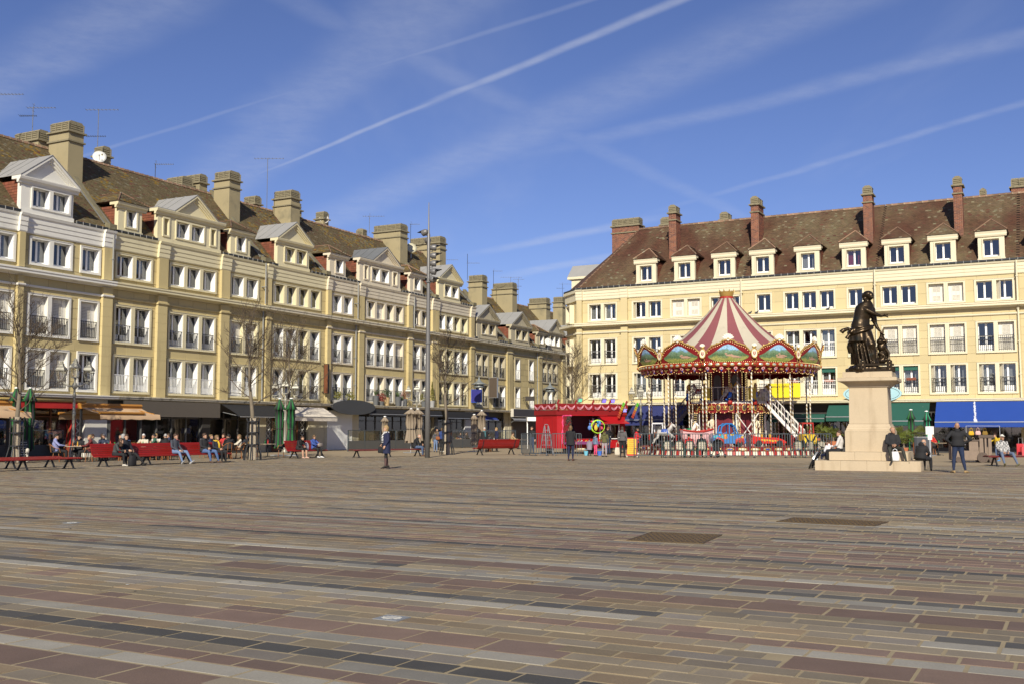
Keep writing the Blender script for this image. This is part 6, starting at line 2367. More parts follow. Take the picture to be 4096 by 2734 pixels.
def build_people():
 flush_bodies()
 for key,q in PEOPLE:
  pose = key[0]
  J = POSES[pose]
  pos = Vector(q['at']) if q['at'] is not None else G(q['px'],q['py'])
  s = q['h'] / 1.735
  o = new_obj('person',BODYM[key],None,(pos.x,pos.y,pos.z + q['z']),q['yaw'])
  o.scale = (s,s,s)
  tag(o,q['label'],'person',q['group'])
  sk = q['skin'] or SKIN
  ms = [sk,cloth(q['top']),cloth(q['bottom']),cloth(q['calf']) if q['calf'] else (sk if q['calf'] is not None else cloth(q['bottom'])),FACED,LIPS,cloth(q['shoe'])]
  if q['calf'] == 0:
   ms[3] = sk
  for i,m_ in enumerate(ms):
   o.material_slots[i].link = 'OBJECT'
   o.material_slots[i].material = m_
  M = FACE_DIR[key]
  if q['hair']:
   hm = mat('hair_' + q['hc'],HAIRC[q['hc']],0.6,var=0.2,scale=20,fine_scale=120,bump=0.4,bscale=60) if q['cap'] is None else cloth(q['cap'])
   new_obj('cap' if q['cap'] is not None else 'hair',hair_mesh(q['hair'],M.to_3x3(),hm),o,J['head'])
  side = (J['shl'] - J['shr']).normalized()
  if q['coat'] or q['skirt']:
   # skirt of a coat or dress: rings from the waist to a hem
   hem,flare,c_ = q['coat'] or q['skirt']
   b = q['bulk']
   mb = MB()
   mb.smooth = True
   top_z = J['chest'].z + 0.10 if q['coat'] else J['pelvis'].z + 0.10
   zs = [top_z,J['chest'].z - 0.05,J['pelvis'].z + 0.12,J['pelvis'].z - 0.02,(J['pelvis'].z + hem) / 2,hem] if q['coat'] else [top_z,J['pelvis'].z - 0.02,(J['pelvis'].z + hem) / 2,hem]
   rings = []
   for i,z in enumerate(zs):
    t = i / (len(zs) - 1)
    k = (z - J['pelvis'].z) / (J['chest'].z - J['pelvis'].z)
    c0 = J['pelvis'].lerp(J['chest'],max(0,min(1,k)))
    rx = (0.205 if q['coat'] else 0.19) * b + flare * t
    ry = (0.150 if q['coat'] else 0.14) * b + flare * t * 0.9
    rings.append([V((c0.x + rx * math.cos(2 * math.pi * j / 24) * (1 + 0.02 * t * math.sin(j * 2.6)),c0.y + ry * math.sin(2 * math.pi * j / 24) * (1 + 0.03 * t * math.cos(j * 2.1)),z)) for j in range(24)])
   mb.loft(rings,cap=False)
   mb.loft([[p * 1 + V((0,0,0.001)) for p in rings[-1]],[V((p.x * 0.95,p.y * 0.95,p.z + 0.01)) for p in rings[-1]],[V((p.x * 0.93,p.y * 0.93,p.z + 0.2)) for p in rings[-1]]],cap=False)
   mb.build('coat' if q['coat'] else 'skirt',cloth(c_),o)
   if q['coat']:
    mb = MB()
    for z in (1.2,1.08,0.96):
     if z > hem:
      mb.ell((0.05,-0.17 * b,z),(0.013,0.008,0.013),6,3)
    if mb.v:
     mb.build('buttons',cloth(BLACKC),o)
  if q['jacket']:
   # hem and collar of a short jacket
   mb = MB()
   mb.smooth = True
   b = q['bulk']
   up = (J['chest'] - J['pelvis']).normalized()
   x,y = frame_of(up,side)
   rings = []
   for d,rx,ry in ((0.20,0.165,0.122),(0.1,0.183,0.137),(0.02,0.192,0.145),(-0.03,0.19,0.142),(-0.02,0.175,0.128)):
    rings.append([J['pelvis'] + up * d + x * rx * b * math.cos(2 * math.pi * k / 20) + y * ry * b * math.sin(2 * math.pi * k / 20) for k in range(20)])
   mb.loft(rings,cap=False)
   mb.build('jacket_hem',cloth(q['top']),o)
  if q['hood'] or q['jacket']:
   mb = MB()
   mb.smooth = True
   up = (J['head'] - J['neck']).normalized()
   x,y = frame_of(up,side)
   fw = -y if y.y > 0 else y
   rr_ = []
   for d,r in ((-0.06,0.105),(-0.01,0.088),(0.035,0.082),(0.03,0.07)):
    rr_.append([J['neck'] + up * d + x * r * math.cos(2 * math.pi * k / 14) + y * r * 0.95 * math.sin(2 * math.pi * k / 14) for k in range(14)])
   mb.loft(rr_,cap=False)
   if q['hood']:
    c_ = J['neck'] - fw * 0.09 + V((0,0,-0.02))
    mb.ell(c_,(0.12,0.06,0.10),10,6)
   mb.build('collar',cloth(q['top']),o)
  if q['scarf']:
   mb = MB()
   mb.smooth = True
   N = J['neck']
   mb.tube([N + V((0.09 * math.cos(a),0.0 + 0.085 * math.sin(a),-0.015)) for a in [2 * math.pi * i / 10 for i in range(11)]],0.042,7)
   mb.tube([N + V((0.03,-0.09,-0.02)),N + V((0.04,-0.165,-0.15)),N + V((0.05,-0.17,-0.42))],[0.04,0.05,0.055],7)
   mb.build('scarf',q['scarf'],o)
def checks(name,c1,c2,sc,kind='CHECKER'):
 m = bpy.data.materials.new(name)
 m.use_nodes = True
 t = m.node_tree
 b = t.nodes['Principled BSDF']
 b.inputs['Roughness'].default_value = 0.85
 tcn = t.nodes.new('ShaderNodeTexCoord')
 ch = t.nodes.new('ShaderNodeTexChecker')
 ch.inputs['Scale'].default_value = sc
 ch.inputs['Color1'].default_value,ch.inputs['Color2'].default_value = (*c1,1),(*c2,1)
 t.links.new(tcn.outputs['Object'],ch.inputs['Vector'])
 t.links.new(ch.outputs['Color'],b.inputs['Base Color'])
 return m
CHECK_BW = checks('black_white_scarf',(0.7,0.7,0.68),(0.03,0.03,0.03),22)
CHECK_SHIRT = checks('checked_shirt',(0.55,0.54,0.52),(0.03,0.03,0.035),16)
CL[('checked',)] = CHECK_SHIRT
CHK = ('checked',)
GREYLINE = (0.16,0.15,0.15)
# --- standing on the square
person(1544,1873,-1.25,'coat','woman in navy knee-length coat with black and white scarf standing alone on the square',top=NAVY,bottom=BLACKC,calf=(0.09,0.05,0.045),hair='bob',hc='blond',h=1.68,fem=True,heel=True,coat=(0.62,0.03,NAVY),scarf=CHECK_BW)
person(3835,1889,3.0,'akimbo','bald man seen from behind with hands on hips, black jacket and blue jeans',top=BLACKC,bottom=(0.014,0.024,0.06),shoe=(0.30,0.20,0.09),hair=None,hc='black',h=1.76,bulk=1.18,jacket=True,skin=SKIN2)
person(2283,1840,2.9,'phone','woman in long black coat seen from behind before the red kiosk, phone at her ear',top=BLACKC,bottom=NAVY,shoe=(0.09,0.03,0.02),hair='bob',hc='dblond',h=1.72,fem=True,coat=(0.78,0.02,BLACKC))
person(2490,1827,2.8,'stand','woman in grey jacket and black trousers with cream tote bag beside the yellow notice board',top=(0.09,0.085,0.085),bottom=BLACKC,hair='bob',hc='brown',h=1.70,fem=True,jacket=True,hood=True,bulk=1.08)
person(2418,1825,3.0,'stand','girl with pony tail in olive jacket and pale patterned leggings at the kiosk',top=(0.10,0.095,0.035),bottom=(0.33,0.28,0.30),hair='pony',hc='brown',h=1.50,fem=True,jacket=True,hood=True,bulk=0.95)
person(2382,1822,2.2,'stand','girl in blue-grey jacket and bright pink leggings at the kiosk',top=(0.13,0.18,0.27),bottom=(0.62,0.06,0.16),hair='pony',hc='black',h=1.26,fem=True,jacket=True,hood=True,bulk=0.98)
person(2358,1821,2.9,'stand','small child in lilac grey coat standing at the purple counter',top=(0.22,0.19,0.24),bottom=BLACKC,hair='short',hc='brown',h=1.0,bulk=1.1,hood=True,coat=(0.62,0.05,(0.22,0.19,0.24)))
person(2434,1815,-2.4,'stand','woman with red hair bun in black coat at the kiosk window',top=BLACKC,bottom=JEANS,hair='bun',hc='red',h=1.7,fem=True,hood=True)
person(2548,1814,1.3,'hold','woman in red coat behind the barrier carrying a child',top=(0.55,0.02,0.025),bottom=NAVY,shoe=(0.6,0.6,0.6),hair='long',hc='black',h=1.66,fem=True,coat=(0.74,0.02,(0.55,0.02,0.025)))
person(2566,1815,-1.7,'sit','small child in dark blue with a blue hat carried by the woman in red',top=NAVY,bottom=NAVY,hair='cap',hc='brown',cap=(0.02,0.03,0.10),h=0.9,z=0.62)
person(2128,1812,-0.5,'stand','man in black top and jeans standing behind the barrier left of the red kiosk',top=BLACKC,bottom=JEANS,hair='short',hc='brown',h=1.74)
person(3772,1806,-1.5,'walk','grey-haired man in black jacket walking past the blue awning',top=BLACKC,bottom=BLACKC,shoe=(0.2,0.09,0.04),hair='short',hc='grey',h=1.74,jacket=True)
person(3972,1800,-0.9,'stand','woman with long black hair and red top at the bag stall',top=(0.05,0.05,0.05),bottom=BLACKC,hair='long',hc='black',h=1.6,fem=True,scarf=cloth((0.5,0.03,0.02)))
person(3992,1842,-1.4,'reach','boy in yellow pullover reaching toward the wooden train',top=(0.5,0.34,0.02),bottom=LJEANS,shoe=(0.1,0.25,0.5),hair='short',hc='brown',h=1.34)
person(1768,1806,2.6,'stand','woman in blue quilted jacket with brown shoulder bag near the tree',top=(0.03,0.06,0.20),bottom=BLACKC,shoe=(0.6,0.58,0.5),hair='bob',hc='dblond',h=1.66,fem=True,jacket=True,bulk=1.1)
person(1742,1806,2.9,'stand','boy with grey hood and jeans standing beside the woman in blue',top=(0.08,0.08,0.09),bottom=LJEANS,hair='short',hc='brown',h=1.42,hood=True)
person(1748,1797,0.2,'stand','dark-haired young woman facing us behind the boy',top=(0.10,0.09,0.06),bottom=BLACKC,hair='pony',hc='black',h=1.64,fem=True)
person(1938,1806,0.1,'stand','white-haired woman in black coat and dark glasses behind the red bench',top=BLACKC,bottom=BLACKC,hair='bob',hc='white',h=1.68,fem=True,coat=(0.75,0.02,BLACKC),scarf=cloth((0.05,0.14,0.16)))
person(1986,1804,-1.2,'stand','blond woman in dark blue jacket turned left behind the red bench',top=NAVY,bottom=BLACKC,hair='bob',hc='blond',h=1.68,fem=True,jacket=True)
person(757,1812,2.7,'akimbo','white-haired man in navy jacket standing with his back to the square at the cafe',top=NAVY,bottom=BLACKC,hair='short',hc='white',h=1.80,bulk=1.1,jacket=True)
person(812,1808,2.0,'stand','grey-haired man in brown jacket standing behind the long bench',top=(0.06,0.025,0.014),bottom=BLACKC,hair='short',hc='grey',h=1.70,bulk=1.12,jacket=True)
person(510,1818,-0.9,'reach','waitress in black with reddish blond hair standing among the cafe tables',top=BLACKC,bottom=BLACKC,hair='pony',hc='dblond',h=1.68,fem=True)
person(718,1808,2.4,'stand','woman with curly grey hair in red cardigan at the cafe',top=(0.5,0.03,0.02),bottom=BLACKC,hair='curly',hc='dblond',h=1.55,fem=True)
# ================================================================ trees, lamps, street furniture
BARK = mat('bark',(0.17,0.14,0.10),0.9,var=0.25,scale=6,fine_scale=40,bump=0.5,bscale=40)
TWIG = mat('twig_bark',(0.095,0.07,0.045),0.9,var=0.2)
WRAP = mat('reed_wrap',(0.38,0.32,0.24),0.9,var=0.25,scale=14,fine_scale=60,bump=0.5,bscale=60)
LAMPG = mat('lamp_grey',(0.27,0.26,0.215),0.45,0.2,var=0.08)
MASTG = mat('mast_grey',(0.16,0.155,0.15),0.45,0.3,var=0.05)
BENCHR = mat('bench_red',(0.25,0.012,0.009),0.42,var=0.08,scale=3,fine_scale=30,objvar=0.08)
BENCHD = mat('bench_dark_red',(0.14,0.02,0.018),0.42,var=0.08)
CASTB = mat('cast_black',(0.02,0.021,0.024),0.5,0.2,var=0.1)
STEELG = mat('barrier_grey',(0.075,0.09,0.10),0.5,0.3,var=0.06)
GALV = mat('galvanised',(0.42,0.43,0.44),0.4,0.6,var=0.08)
GRN = mat('parasol_green',(0.02,0.13,0.035),0.8,var=0.08)
PBLK = mat('parasol_black',(0.03,0.03,0.032),0.8,var=0.08)
TAUPE = mat('parasol_taupe',(0.25,0.20,0.145),0.85,var=0.08)
OCHRE = mat('awning_ochre',(0.38,0.17,0.03),0.5,var=0.06)
TANF = mat('awning_tan_cloth',(0.50,0.34,0.20),0.85,var=0.06)
def tree(px,py,top,label,seed,lean=0.0,first=1.9,spread=1.0,guard=True,at=None):
 p = Vector(at) if at is not None else G(px,py)
 H_ = 1.5 + (HOR - top) / F * p.y
 r = random.Random(seed)
 t = thing('bare_tree',label,'tree',(p.x,p.y,0),0,'bare young trees round the square')
 tr,cr = MB(),MB()
 tr.smooth = cr.smooth = True
 pts,rs = [],[]
 n = 9
 for i in range(n):
  k = i / (n - 1)
  pts.append(V((lean * k * H_ * 0.1 + 0.05 * math.sin(k * 9 + seed),0.05 * math.cos(k * 7 + seed),H_ * 0.8 * k)))
  rs.append(0.12 * (1 - k) ** 0.8 + 0.018)
 tr.tube(pts,rs,8)
 tr.build('trunk',BARK,t)
 def grow(p0,d,L_,rad_,depth):
  q,dd = p0,d.normalized()
  path,rr = [q],[rad_]
  m_ = 4
  kids = []
  for i in range(m_):
   dd = (dd + V((r.uniform(-.24,.24),r.uniform(-.24,.24),r.uniform(-0.08,.22)))).normalized()
   q = q + dd * (L_ / m_)
   path.append(q)
   rr.append(rad_ * (1 - 0.75 * (i + 1) / m_) + 0.003)
   kids.append((q,dd))
  cr.tube(path,rr,4 if depth > 0 else 5,cap=False)
  if depth < 3:
   for q,dd in kids:
    for _ in range((2 if depth < 2 else 2)):
     if r.random() < 0.6:
      a = V((r.uniform(-1,1),r.uniform(-1,1),r.uniform(-0.35,0.75)))
      grow(q,(dd * 0.75 + a * 0.8),L_ * r.uniform(0.38,0.6),max(0.0055,rad_ * 0.45),depth + 1)
 z = first
 i = 0
 while z < H_ * 0.78:
  k = z / (H_ * 0.8)
  j = min(n - 2,int(k * (n - 1)))
  f = k * (n - 1) - j
  base = pts[j].lerp(pts[j + 1],f)
  a = i * 2.4 + r.uniform(-.4,.4)
  up = 0.35 + 0.7 * k
  L_ = (H_ * 0.36 * spread) * (1.15 - 0.72 * k) * r.uniform(0.8,1.15)
  grow(base,V((math.cos(a),math.sin(a),up)),L_,0.034 * (1.15 - 0.6 * k),0)
  z += r.uniform(0.30,0.42) * (1 if k < 0.7 else 0.7)
  i += 1
 grow(pts[-1],V((0,0,1)),H_ * 0.16,0.02,1)
 cr.build('crown',TWIG,t)
 if guard:
  g = thing('tree_guard','black iron guard round the ' + label.split(',')[0].replace(' in guard','').replace(' with guard',''),'tree guard',(p.x,p.y,0),0,'iron tree guards')
  for k in range(8):
   a = 2 * math.pi * k / 8
   mb = MB()
   mb.tube([pol(0.44,a,0),pol(0.42,a,0.3),pol(0.30,a,0.75),pol(0.29,a,1.95),pol(0.34,a,2.1)],0.026 if k % 2 else 0.034,5)
   mb.build('upright',CASTB,g)
  for z in (0.75,1.35,1.9):
   mb = MB()
   mb.lathe([(0.30,z),(0.32,z),(0.32,z + 0.06),(0.30,z + 0.06),(0.30,z)],16)
   mb.build('hoop',CASTB,g)
  mb = MB()
  mb.smooth = False
  for k in range(14):
   a = 2 * math.pi * k / 14
   mb.tube([pol(0.15,a,0.02),pol(0.14,a,1.0),pol(0.13,a,2.1)],0.032,5)
  mb.build('reed_wrap',WRAP,t)
 return t
tree(62,1850,1130,'bare tree at the far left with guard, in front of the white-framed house',3,first=2.3)
tree(1010,1838,1205,'bare tree in guard at right end of the long red bench',5,lean=-0.35,first=2.7)
tree(1150,1808,1290,'bare tree behind the green parasols, its lamp post close beside',8,first=2.9,guard=False)
tree(1788,1816,1290,'bare tree in guard right of the tall floodlight mast',12,lean=-0.2,first=3.0)
tree(2283,1806,1360,'bare tree rising behind the red kiosk',17,first=3.2,guard=False,at=(4.6,80.0,0))
tree(3177,1800,1330,'bare tree with a nest behind the carousel',21,first=2.6,guard=False,at=(20.6,76.2,0))
def lamp(px,d,label,top=5.25):
 X = (px - CX) / F * d
 t = thing('street_lamp',label,'street lamp',(X,d,0),0.0,'old style three-lantern street lamps')
 mb = MB()
 mb.smooth = True
 h = top - 1.55
 mb.lathe([(0.22,0),(0.22,0.1),(0.17,0.16),(0.19,0.35),(0.13,0.75),(0.09,0.85),(0.10,1.0),(0.085,1.1),(0.075,h * 0.6),(0.1,h * 0.61),(0.1,h * 0.64),(0.07,h * 0.66),(0.062,h - 0.5),(0.09,h - 0.45),(0.06,h - 0.35),(0.055,h - 0.14),(0.13,h - 0.05),(0.14,h + 0.05),(0.1,h + 0.14),(0.05,h + 0.2),(0.06,h + 0.4),(0.03,h + 0.45)],12)
 mb.build('column',LAMPG,t)
 lan = cached('lantern',lambda: lantern())
 gl = cached('lantern_glass',lambda: (lambda q: (q.loft([[V((0.13 * sx,0.13 * sy,0.06)) for sx,sy in ((-1,-1),(1,-1),(1,1),(-1,1))],[V((0.19 * sx,0.19 * sy,0.5)) for sx,sy in ((-1,-1),(1,-1),(1,1),(-1,1))]]),q)[-1])(MB()).mesh('lantern_glass',glass('lamp_glass',(0.85,0.85,0.82),0.25)))
 rot = math.radians(8)
 for a,hh in ((None,h + 0.42),(0.0,h + 0.16),(math.pi,h + 0.16)):
  if a is None:
   o = new_obj('lantern',lan,t,(0,0,hh))
  else:
   c_,s_ = math.cos(a + rot),math.sin(a + rot)
   mb = MB()
   mb.smooth = True
   mb.tube([(0.1 * c_,0.1 * s_,h),(0.3 * c_,0.3 * s_,h + 0.02),(0.5 * c_,0.5 * s_,h + 0.16),(0.64 * c_,0.64 * s_,h + 0.2)],[0.045,0.05,0.04,0.035],7)
   mb.lathe([(0.03,h + 0.08),(0.07,h + 0.12),(0.05,h + 0.2),(0.025,h + 0.26),(0.05,h + 0.3)],8,c=(0.66 * c_,0.66 * s_,-0.0))
   mb.build('arm',LAMPG,t)
   o = new_obj('lantern',lan,t,(0.66 * c_,0.66 * s_,hh + 0.12))
  new_obj('lantern_glass',gl,o)
 return t
def lantern():
 mb = MB()
 for sx,sy in ((-1,-1),(1,-1),(1,1),(-1,1)):
  mb.bar((0.13 * sx,0.13 * sy,0.05),(0.2 * sx,0.2 * sy,0.52),0.022)
 mb.box(-0.15,0.15,-0.15,0.15,0.02,0.06)
 mb.loft([[V((r * sx,r * sy,z)) for sx,sy in ((-1,-1),(1,-1),(1,1),(-1,1))] for r,z in ((0.23,0.5),(0.235,0.54),(0.21,0.56),(0.19,0.64),(0.10,0.76),(0.09,0.80),(0.11,0.82),(0.06,0.88),(0.07,0.92),(0.01,1.0))])
 for s in (-1,1):
  mb.box(-0.012,0.012,s * 0.15 - 0.012,s * 0.15 + 0.012,-0.06,0.03)
  mb.box(s * 0.15 - 0.012,s * 0.15 + 0.012,-0.012,0.012,-0.06,0.03)
 return mb.mesh('lantern',LAMPG)
lamp(299,53,'three-lantern grey street lamp at left in front of the white-framed house')
lamp(1143,69.5,'three-lantern street lamp half hidden by the bare tree and green parasols',5.0)
lamp(1668,82,'three-lantern street lamp just left of the tall mast, above the taupe parasol')
lamp(2562,75.5,'three-lantern street lamp between the red kiosk and the carousel',4.85)
# tall floodlight mast
p = G(1709,1828)
t = thing('floodlight_mast','tall slim grey mast carrying floodlights above the square','mast',(p.x,p.y,0),0)
mb = MB()
mb.smooth = True
mb.lathe([(0.142,0),(0.14,4.0),(0.10,9.0),(0.085,12.3),(0.05,12.4),(0.02,14.1),(0.0,14.15)],14)
mb.build('pole',MASTG,t)
mb = MB()
for z in (6.2,9.6):
 mb.lathe([(0.125,z),(0.16,z + 0.01),(0.16,z + 0.1),(0.125,z + 0.11)],12)
mb.build('pole_collar',MASTG,t)
fl = MB()
fl.smooth = True
MR = Matrix.Rotation(math.pi / 2,4,'Y')
fl.lathe([(0.02,-0.24),(0.12,-0.2),(0.17,-0.08),(0.185,0.05),(0.18,0.12)],12,M=MR)
fl.add([V((0.12,0.18 * math.cos(a),0.18 * math.sin(a))) for a in [math.pi * (i / 8) for i in range(9)]] + [V((0.12 + 0.34 * math.sin(math.pi * i / 8),0.17 * math.cos(math.pi * i / 8),0.02 + 0.16 * math.sin(math.pi * i / 8))) for i in range(9)],[(i,i + 1,i + 10,i + 9) for i in range(8)] + [(i + 9,i + 10,i + 1,i) for i in range(8)])
fl.bar((-0.05,0,-0.2),(-0.3,0,-0.24),0.05)
fl_me = fl.mesh('floodlight',MASTG)
for i,(py,a,tl) in enumerate(((922,2.6,0.3),(953,1.8,0.1),(985,0.15,0.0),(1018,0.05,0.05),(1050,0.0,0.05),(1084,-0.2,0.15),(1117,-0.6,0.3))):
 z = 1.5 + (HOR - py) / F * p.y
 o = new_obj('floodlight',fl_me,t,(0.30 * math.cos(a),0.30 * math.sin(a),z))
 o.rotation_euler = (0,tl,a)
# ---------------------------------------------------------------- benches
def bench(p0,p1,label,back=True,flip=False,group=None,m=BENCHR):
 """from p0 to p1 on the ground; sitters face local -Y"""
 d = p1 - p0
 L_ = d.length
 rz = math.atan2(d.y,d.x) + (math.pi if flip else 0)
 o = p1 if flip else p0
 t = thing('park_bench',label,'bench',(o.x,o.y,0),rz,group)
 if back:
  prof = [(-0.24,0.40),(-0.15,0.425),(-0.06,0.42),(0.03,0.405),(0.12,0.40),(0.205,0.425),(0.265,0.49),(0.305,0.57),(0.335,0.655),(0.36,0.74),(0.385,0.825),(0.42,0.90)]
 else:
  prof = [(-0.27,0.40),(-0.18,0.425),(-0.09,0.43),(0.0,0.43),(0.09,0.43),(0.18,0.425),(0.27,0.40)]
 for i,(y,z) in enumerate(prof):
  a = prof[max(0,i - 1)]
  b = prof[min(len(prof) - 1,i + 1)]
  tx = V((0,b[0] - a[0],b[1] - a[1])).normalized()
  mb = MB()
  mb.bar((0,y,z),(L_,y,z),0.075,0.03,up=(0,-tx.z,tx.y))
  mb.build('slat',m,t)
 nl = max(2,int(round(L_ / 2.3)) + 1)
 for i in range(nl):
  x = 0.35 + (L_ - 0.7) * i / (nl - 1)
  mb = MB()
  mb.bar((x,-0.05,0.36),(x,-0.27,0.0),0.06,0.05,up=(1,0,0))
  mb.bar((x,0.05,0.36),(x,0.30,0.0),0.06,0.05,up=(1,0,0))
  mb.bar((x,-0.24,0.375),(x,0.2,0.375),0.05,0.05)
  mb.box(x - 0.05,x + 0.05,-0.32,-0.22,0,0.025)
  mb.box(x - 0.05,x + 0.05,0.25,0.35,0,0.025)
  if back:
   mb.tube([(x,0.18,0.37),(x,0.27,0.46),(x,0.34,0.6),(x,0.40,0.80),(x,0.44,0.90)],0.025,5)
  mb.build('leg',CASTB,t)
 return t,Matrix.Translation((o.x,o.y,0)) @ Matrix.Rotation(rz,4,'Z'),rz
BG = 'red slatted benches of the square'
u3 = V((ULv.x,ULv.y,0))
b0 = G(413,1864)
LB,LBM,LBR = bench(b0 - u3 * 0.35,b0 + u3 * 7.3,'long red slatted bench with curved back in front of the cafe at left',group=BG)
# the sitters face the square: local -Y must point to the right/near side
q0 = G(242,1873)
bench(q0 - u3 * 6.2,q0 + u3 * 0.75,'backless red slatted bench at the left edge, the nearer of two',back=False,group=BG,m=BENCHR)
q1 = G(153,1868)
bench(q1 - u3 * 5.2,q1 + u3 * 0.9,'backless red slatted bench at the left edge, behind the nearer one',back=False,group=BG,m=BENCHR)
w0 = G(1177,1831)
WB,WBM,WBR = bench(w0 - u3 * 0.35,w0 + u3 * 2.55,'short red bench with back where two women sit, below the green parasols',group=BG)
m0,m1 = G(1405,1828),G(1690,1822)
MBn,MBM,MBR = bench(m0,m1,'long backless dark red bench left of the tall mast',back=False,group=BG,m=BENCHD)
k0,k1 = G(1900,1818),G(2062,1815)
bench(k0,k1,'red bench seen from behind near the blue sign, left of the barriers',flip=True,group=BG)
r0,r1 = G(3945,1862),G(4330,1862)
RB,RBM,RBR = bench(r0,r1,'dark red backless bench at the right edge under the man in checked shirt',back=False,group=BG,m=BENCHD)
def sit_on(M,x,y=0.02):
 p = M @ V((x,y,0))
 return (p.x,p.y,0)
# sitters on the benches: yaw = bench rotation
person(0,0,LBR + 0.5,'lean','long-haired woman in dark grey pullover sitting on the long red bench, turned to her companion',top=(0.045,0.05,0.05),bottom=BLACKC,shoe=(0.5,0.47,0.4),hair='long',hc='brown',h=1.64,fem=True,at=sit_on(LBM,0.95),group='people on the benches')
person(0,0,LBR - 0.1,'legsout','man in black parka with fur-edged hood on the long red bench beside the long-haired woman',top=(0.012,0.013,0.02),bottom=BLACKC,shoe=SHOE_B,hair='short',hc='brown',h=1.74,jacket=True,hood=True,at=sit_on(LBM,1.55),turn=-0.6,group='people on the benches')
person(0,0,LBR + 0.05,'slump','man in navy padded vest and pale jeans sitting alone on the long red bench',top=(0.05,0.055,0.07),bottom=LJEANS,shoe=(0.3,0.3,0.3),hair='short',hc='brown',h=1.76,at=sit_on(LBM,4.35),turn=0.5,group='people on the benches')
person(0,0,LBR + 0.05,'wide','man in shiny black puffer jacket and blue jeans on the long red bench',top=(0.018,0.018,0.02),bottom=(0.07,0.12,0.25),shoe=(0.1,0.06,0.04),hair='short',hc='brown',h=1.78,bulk=1.2,jacket=True,at=sit_on(LBM,6.15),turn=0.6,group='people on the benches')
person(0,0,LBR + 0.05,'sit','short-haired woman with yellow scarf and dark jacket at the end of the long red bench',top=(0.02,0.022,0.032),bottom=BLACKC,hair='bob',hc='dblond',h=1.66,fem=True,bulk=1.1,jacket=True,at=sit_on(LBM,6.95),turn=0.5,scarf=cloth((0.55,0.35,0.03)),group='people on the benches')
person(0,0,WBR - 0.1,'lean','woman in black dress looking down at her phone on the short red bench',top=(0.016,0.016,0.016),bottom=(0.016,0.016,0.016),calf=0,shoe=(0.55,0.36,0.28),hair='bun',hc='brown',h=1.66,fem=True,bulk=1.15,jacket=True,at=sit_on(WBM,0.75),group='people on the benches')
person(0,0,WBR - 0.1,'table','woman in bright blue jacket with grey bag on the short red bench',top=(0.04,0.08,0.28),bottom=BLACKC,shoe=(0.7,0.7,0.7),hair='bob',hc='dblond',h=1.62,fem=True,bulk=1.08,jacket=True,at=sit_on(WBM,2.05),tilt=0.35,group='people on the benches')
person(0,0,MBR + 0.8,'lean','bald man in black jacket bent forward at end of the backless bench by the mast',top=BLACKC,bottom=(0.06,0.09,0.16),shoe=(0.1,0.05,0.03),hair='bald',hc='white',h=1.76,bulk=1.1,jacket=True,at=sit_on(MBM,(m1 - m0).length - 0.55),group='people on the benches')
person(0,0,RBR,'slump','old man in white cap and black and white checked shirt on the bench at right',top=CHK,bottom=(0.10,0.13,0.20),shoe=(0.2,0.18,0.1),hair='cap',hc='white',cap=(0.62,0.60,0.52),h=1.72,bulk=1.12,jacket=True,at=sit_on(RBM,0.72),skin=SKIN2,group='people on the benches')
# ---------------------------------------------------------------- bags and the like
def bag_mesh(w,d,h,m,hm,handle=0.25):
 mb = MB()
 mb.smooth = True
 rings = []
 for z,k in ((0.0,0.85),(0.04,1.0),(h * 0.5,1.02),(h * 0.9,0.8),(h,0.7)):
  rings.append([V((w / 2 * k * (abs(math.cos(a)) ** 0.5) * (1 if math.cos(a) > 0 else -1),d / 2 * k * math.sin(a),z)) for a in [2 * math.pi * i / 14 for i in range(14)]])
 mb.loft(rings)
 mb.mi = 1
 if handle:
  mb.tube([V((-w * 0.25,0,h * 0.95)),V((-w * 0.2,0,h + handle * 0.7)),V((0,0,h + handle)),V((w * 0.2,0,h + handle * 0.7)),V((w * 0.25,0,h * 0.95))],0.012,5)
 return mb.mesh('bag',[m,hm])
def bag(name,label,loc,w,d,h,col,hcol=None,handle=0.25,rot=0.0,group=None):
 m = cloth(col)
 return tag(new_obj(name,bag_mesh(w,d,h,m,cloth(hcol or col),handle),None,loc,rot),label,'bag',group)
def bp(M,x,y,z):
 p = M @ V((x,y,z))
 return (p.x,p.y,p.z)
bag('backpack','black backpack standing on the paving before the couple on the long bench',bp(LBM,1.3,-0.62,0),0.36,0.24,0.45,BLACKC,handle=0.08,rot=LBR)
bag('plastic_bag','white plastic bag between the two women on the short red bench',bp(WBM,1.35,0.0,0.44),0.3,0.2,0.34,(0.65,0.65,0.66),handle=0.08,rot=WBR)
bag('handbag','grey fur-like handbag on the lap of the woman in blue',bp(WBM,2.1,-0.36,0.60),0.36,0.2,0.2,(0.2,0.17,0.15),handle=0.1,rot=WBR)
pp = G(2462,1826)
bag('tote_bag','cream tote bag hanging at the side of the woman in grey jacket',(pp.x + 0.12,pp.y - 0.05,0.12),0.36,0.12,0.42,(0.55,0.50,0.40),(0.55,0.50,0.40),0.32,0.3)
pp = G(1768,1806)
bag('shoulder_bag','brown leather shoulder bag of the woman in the blue quilted jacket',(pp.x - 0.28,pp.y - 0.12,0.85),0.3,0.12,0.22,(0.22,0.075,0.025),handle=0.3)
bag('handbag','black handbag held by the woman in the navy coat',(G(1520,1873).x + 0.05,G(1544,1873).y - 0.12,0.62),0.26,0.12,0.24,BLACKC,handle=0.14,rot=0.4)
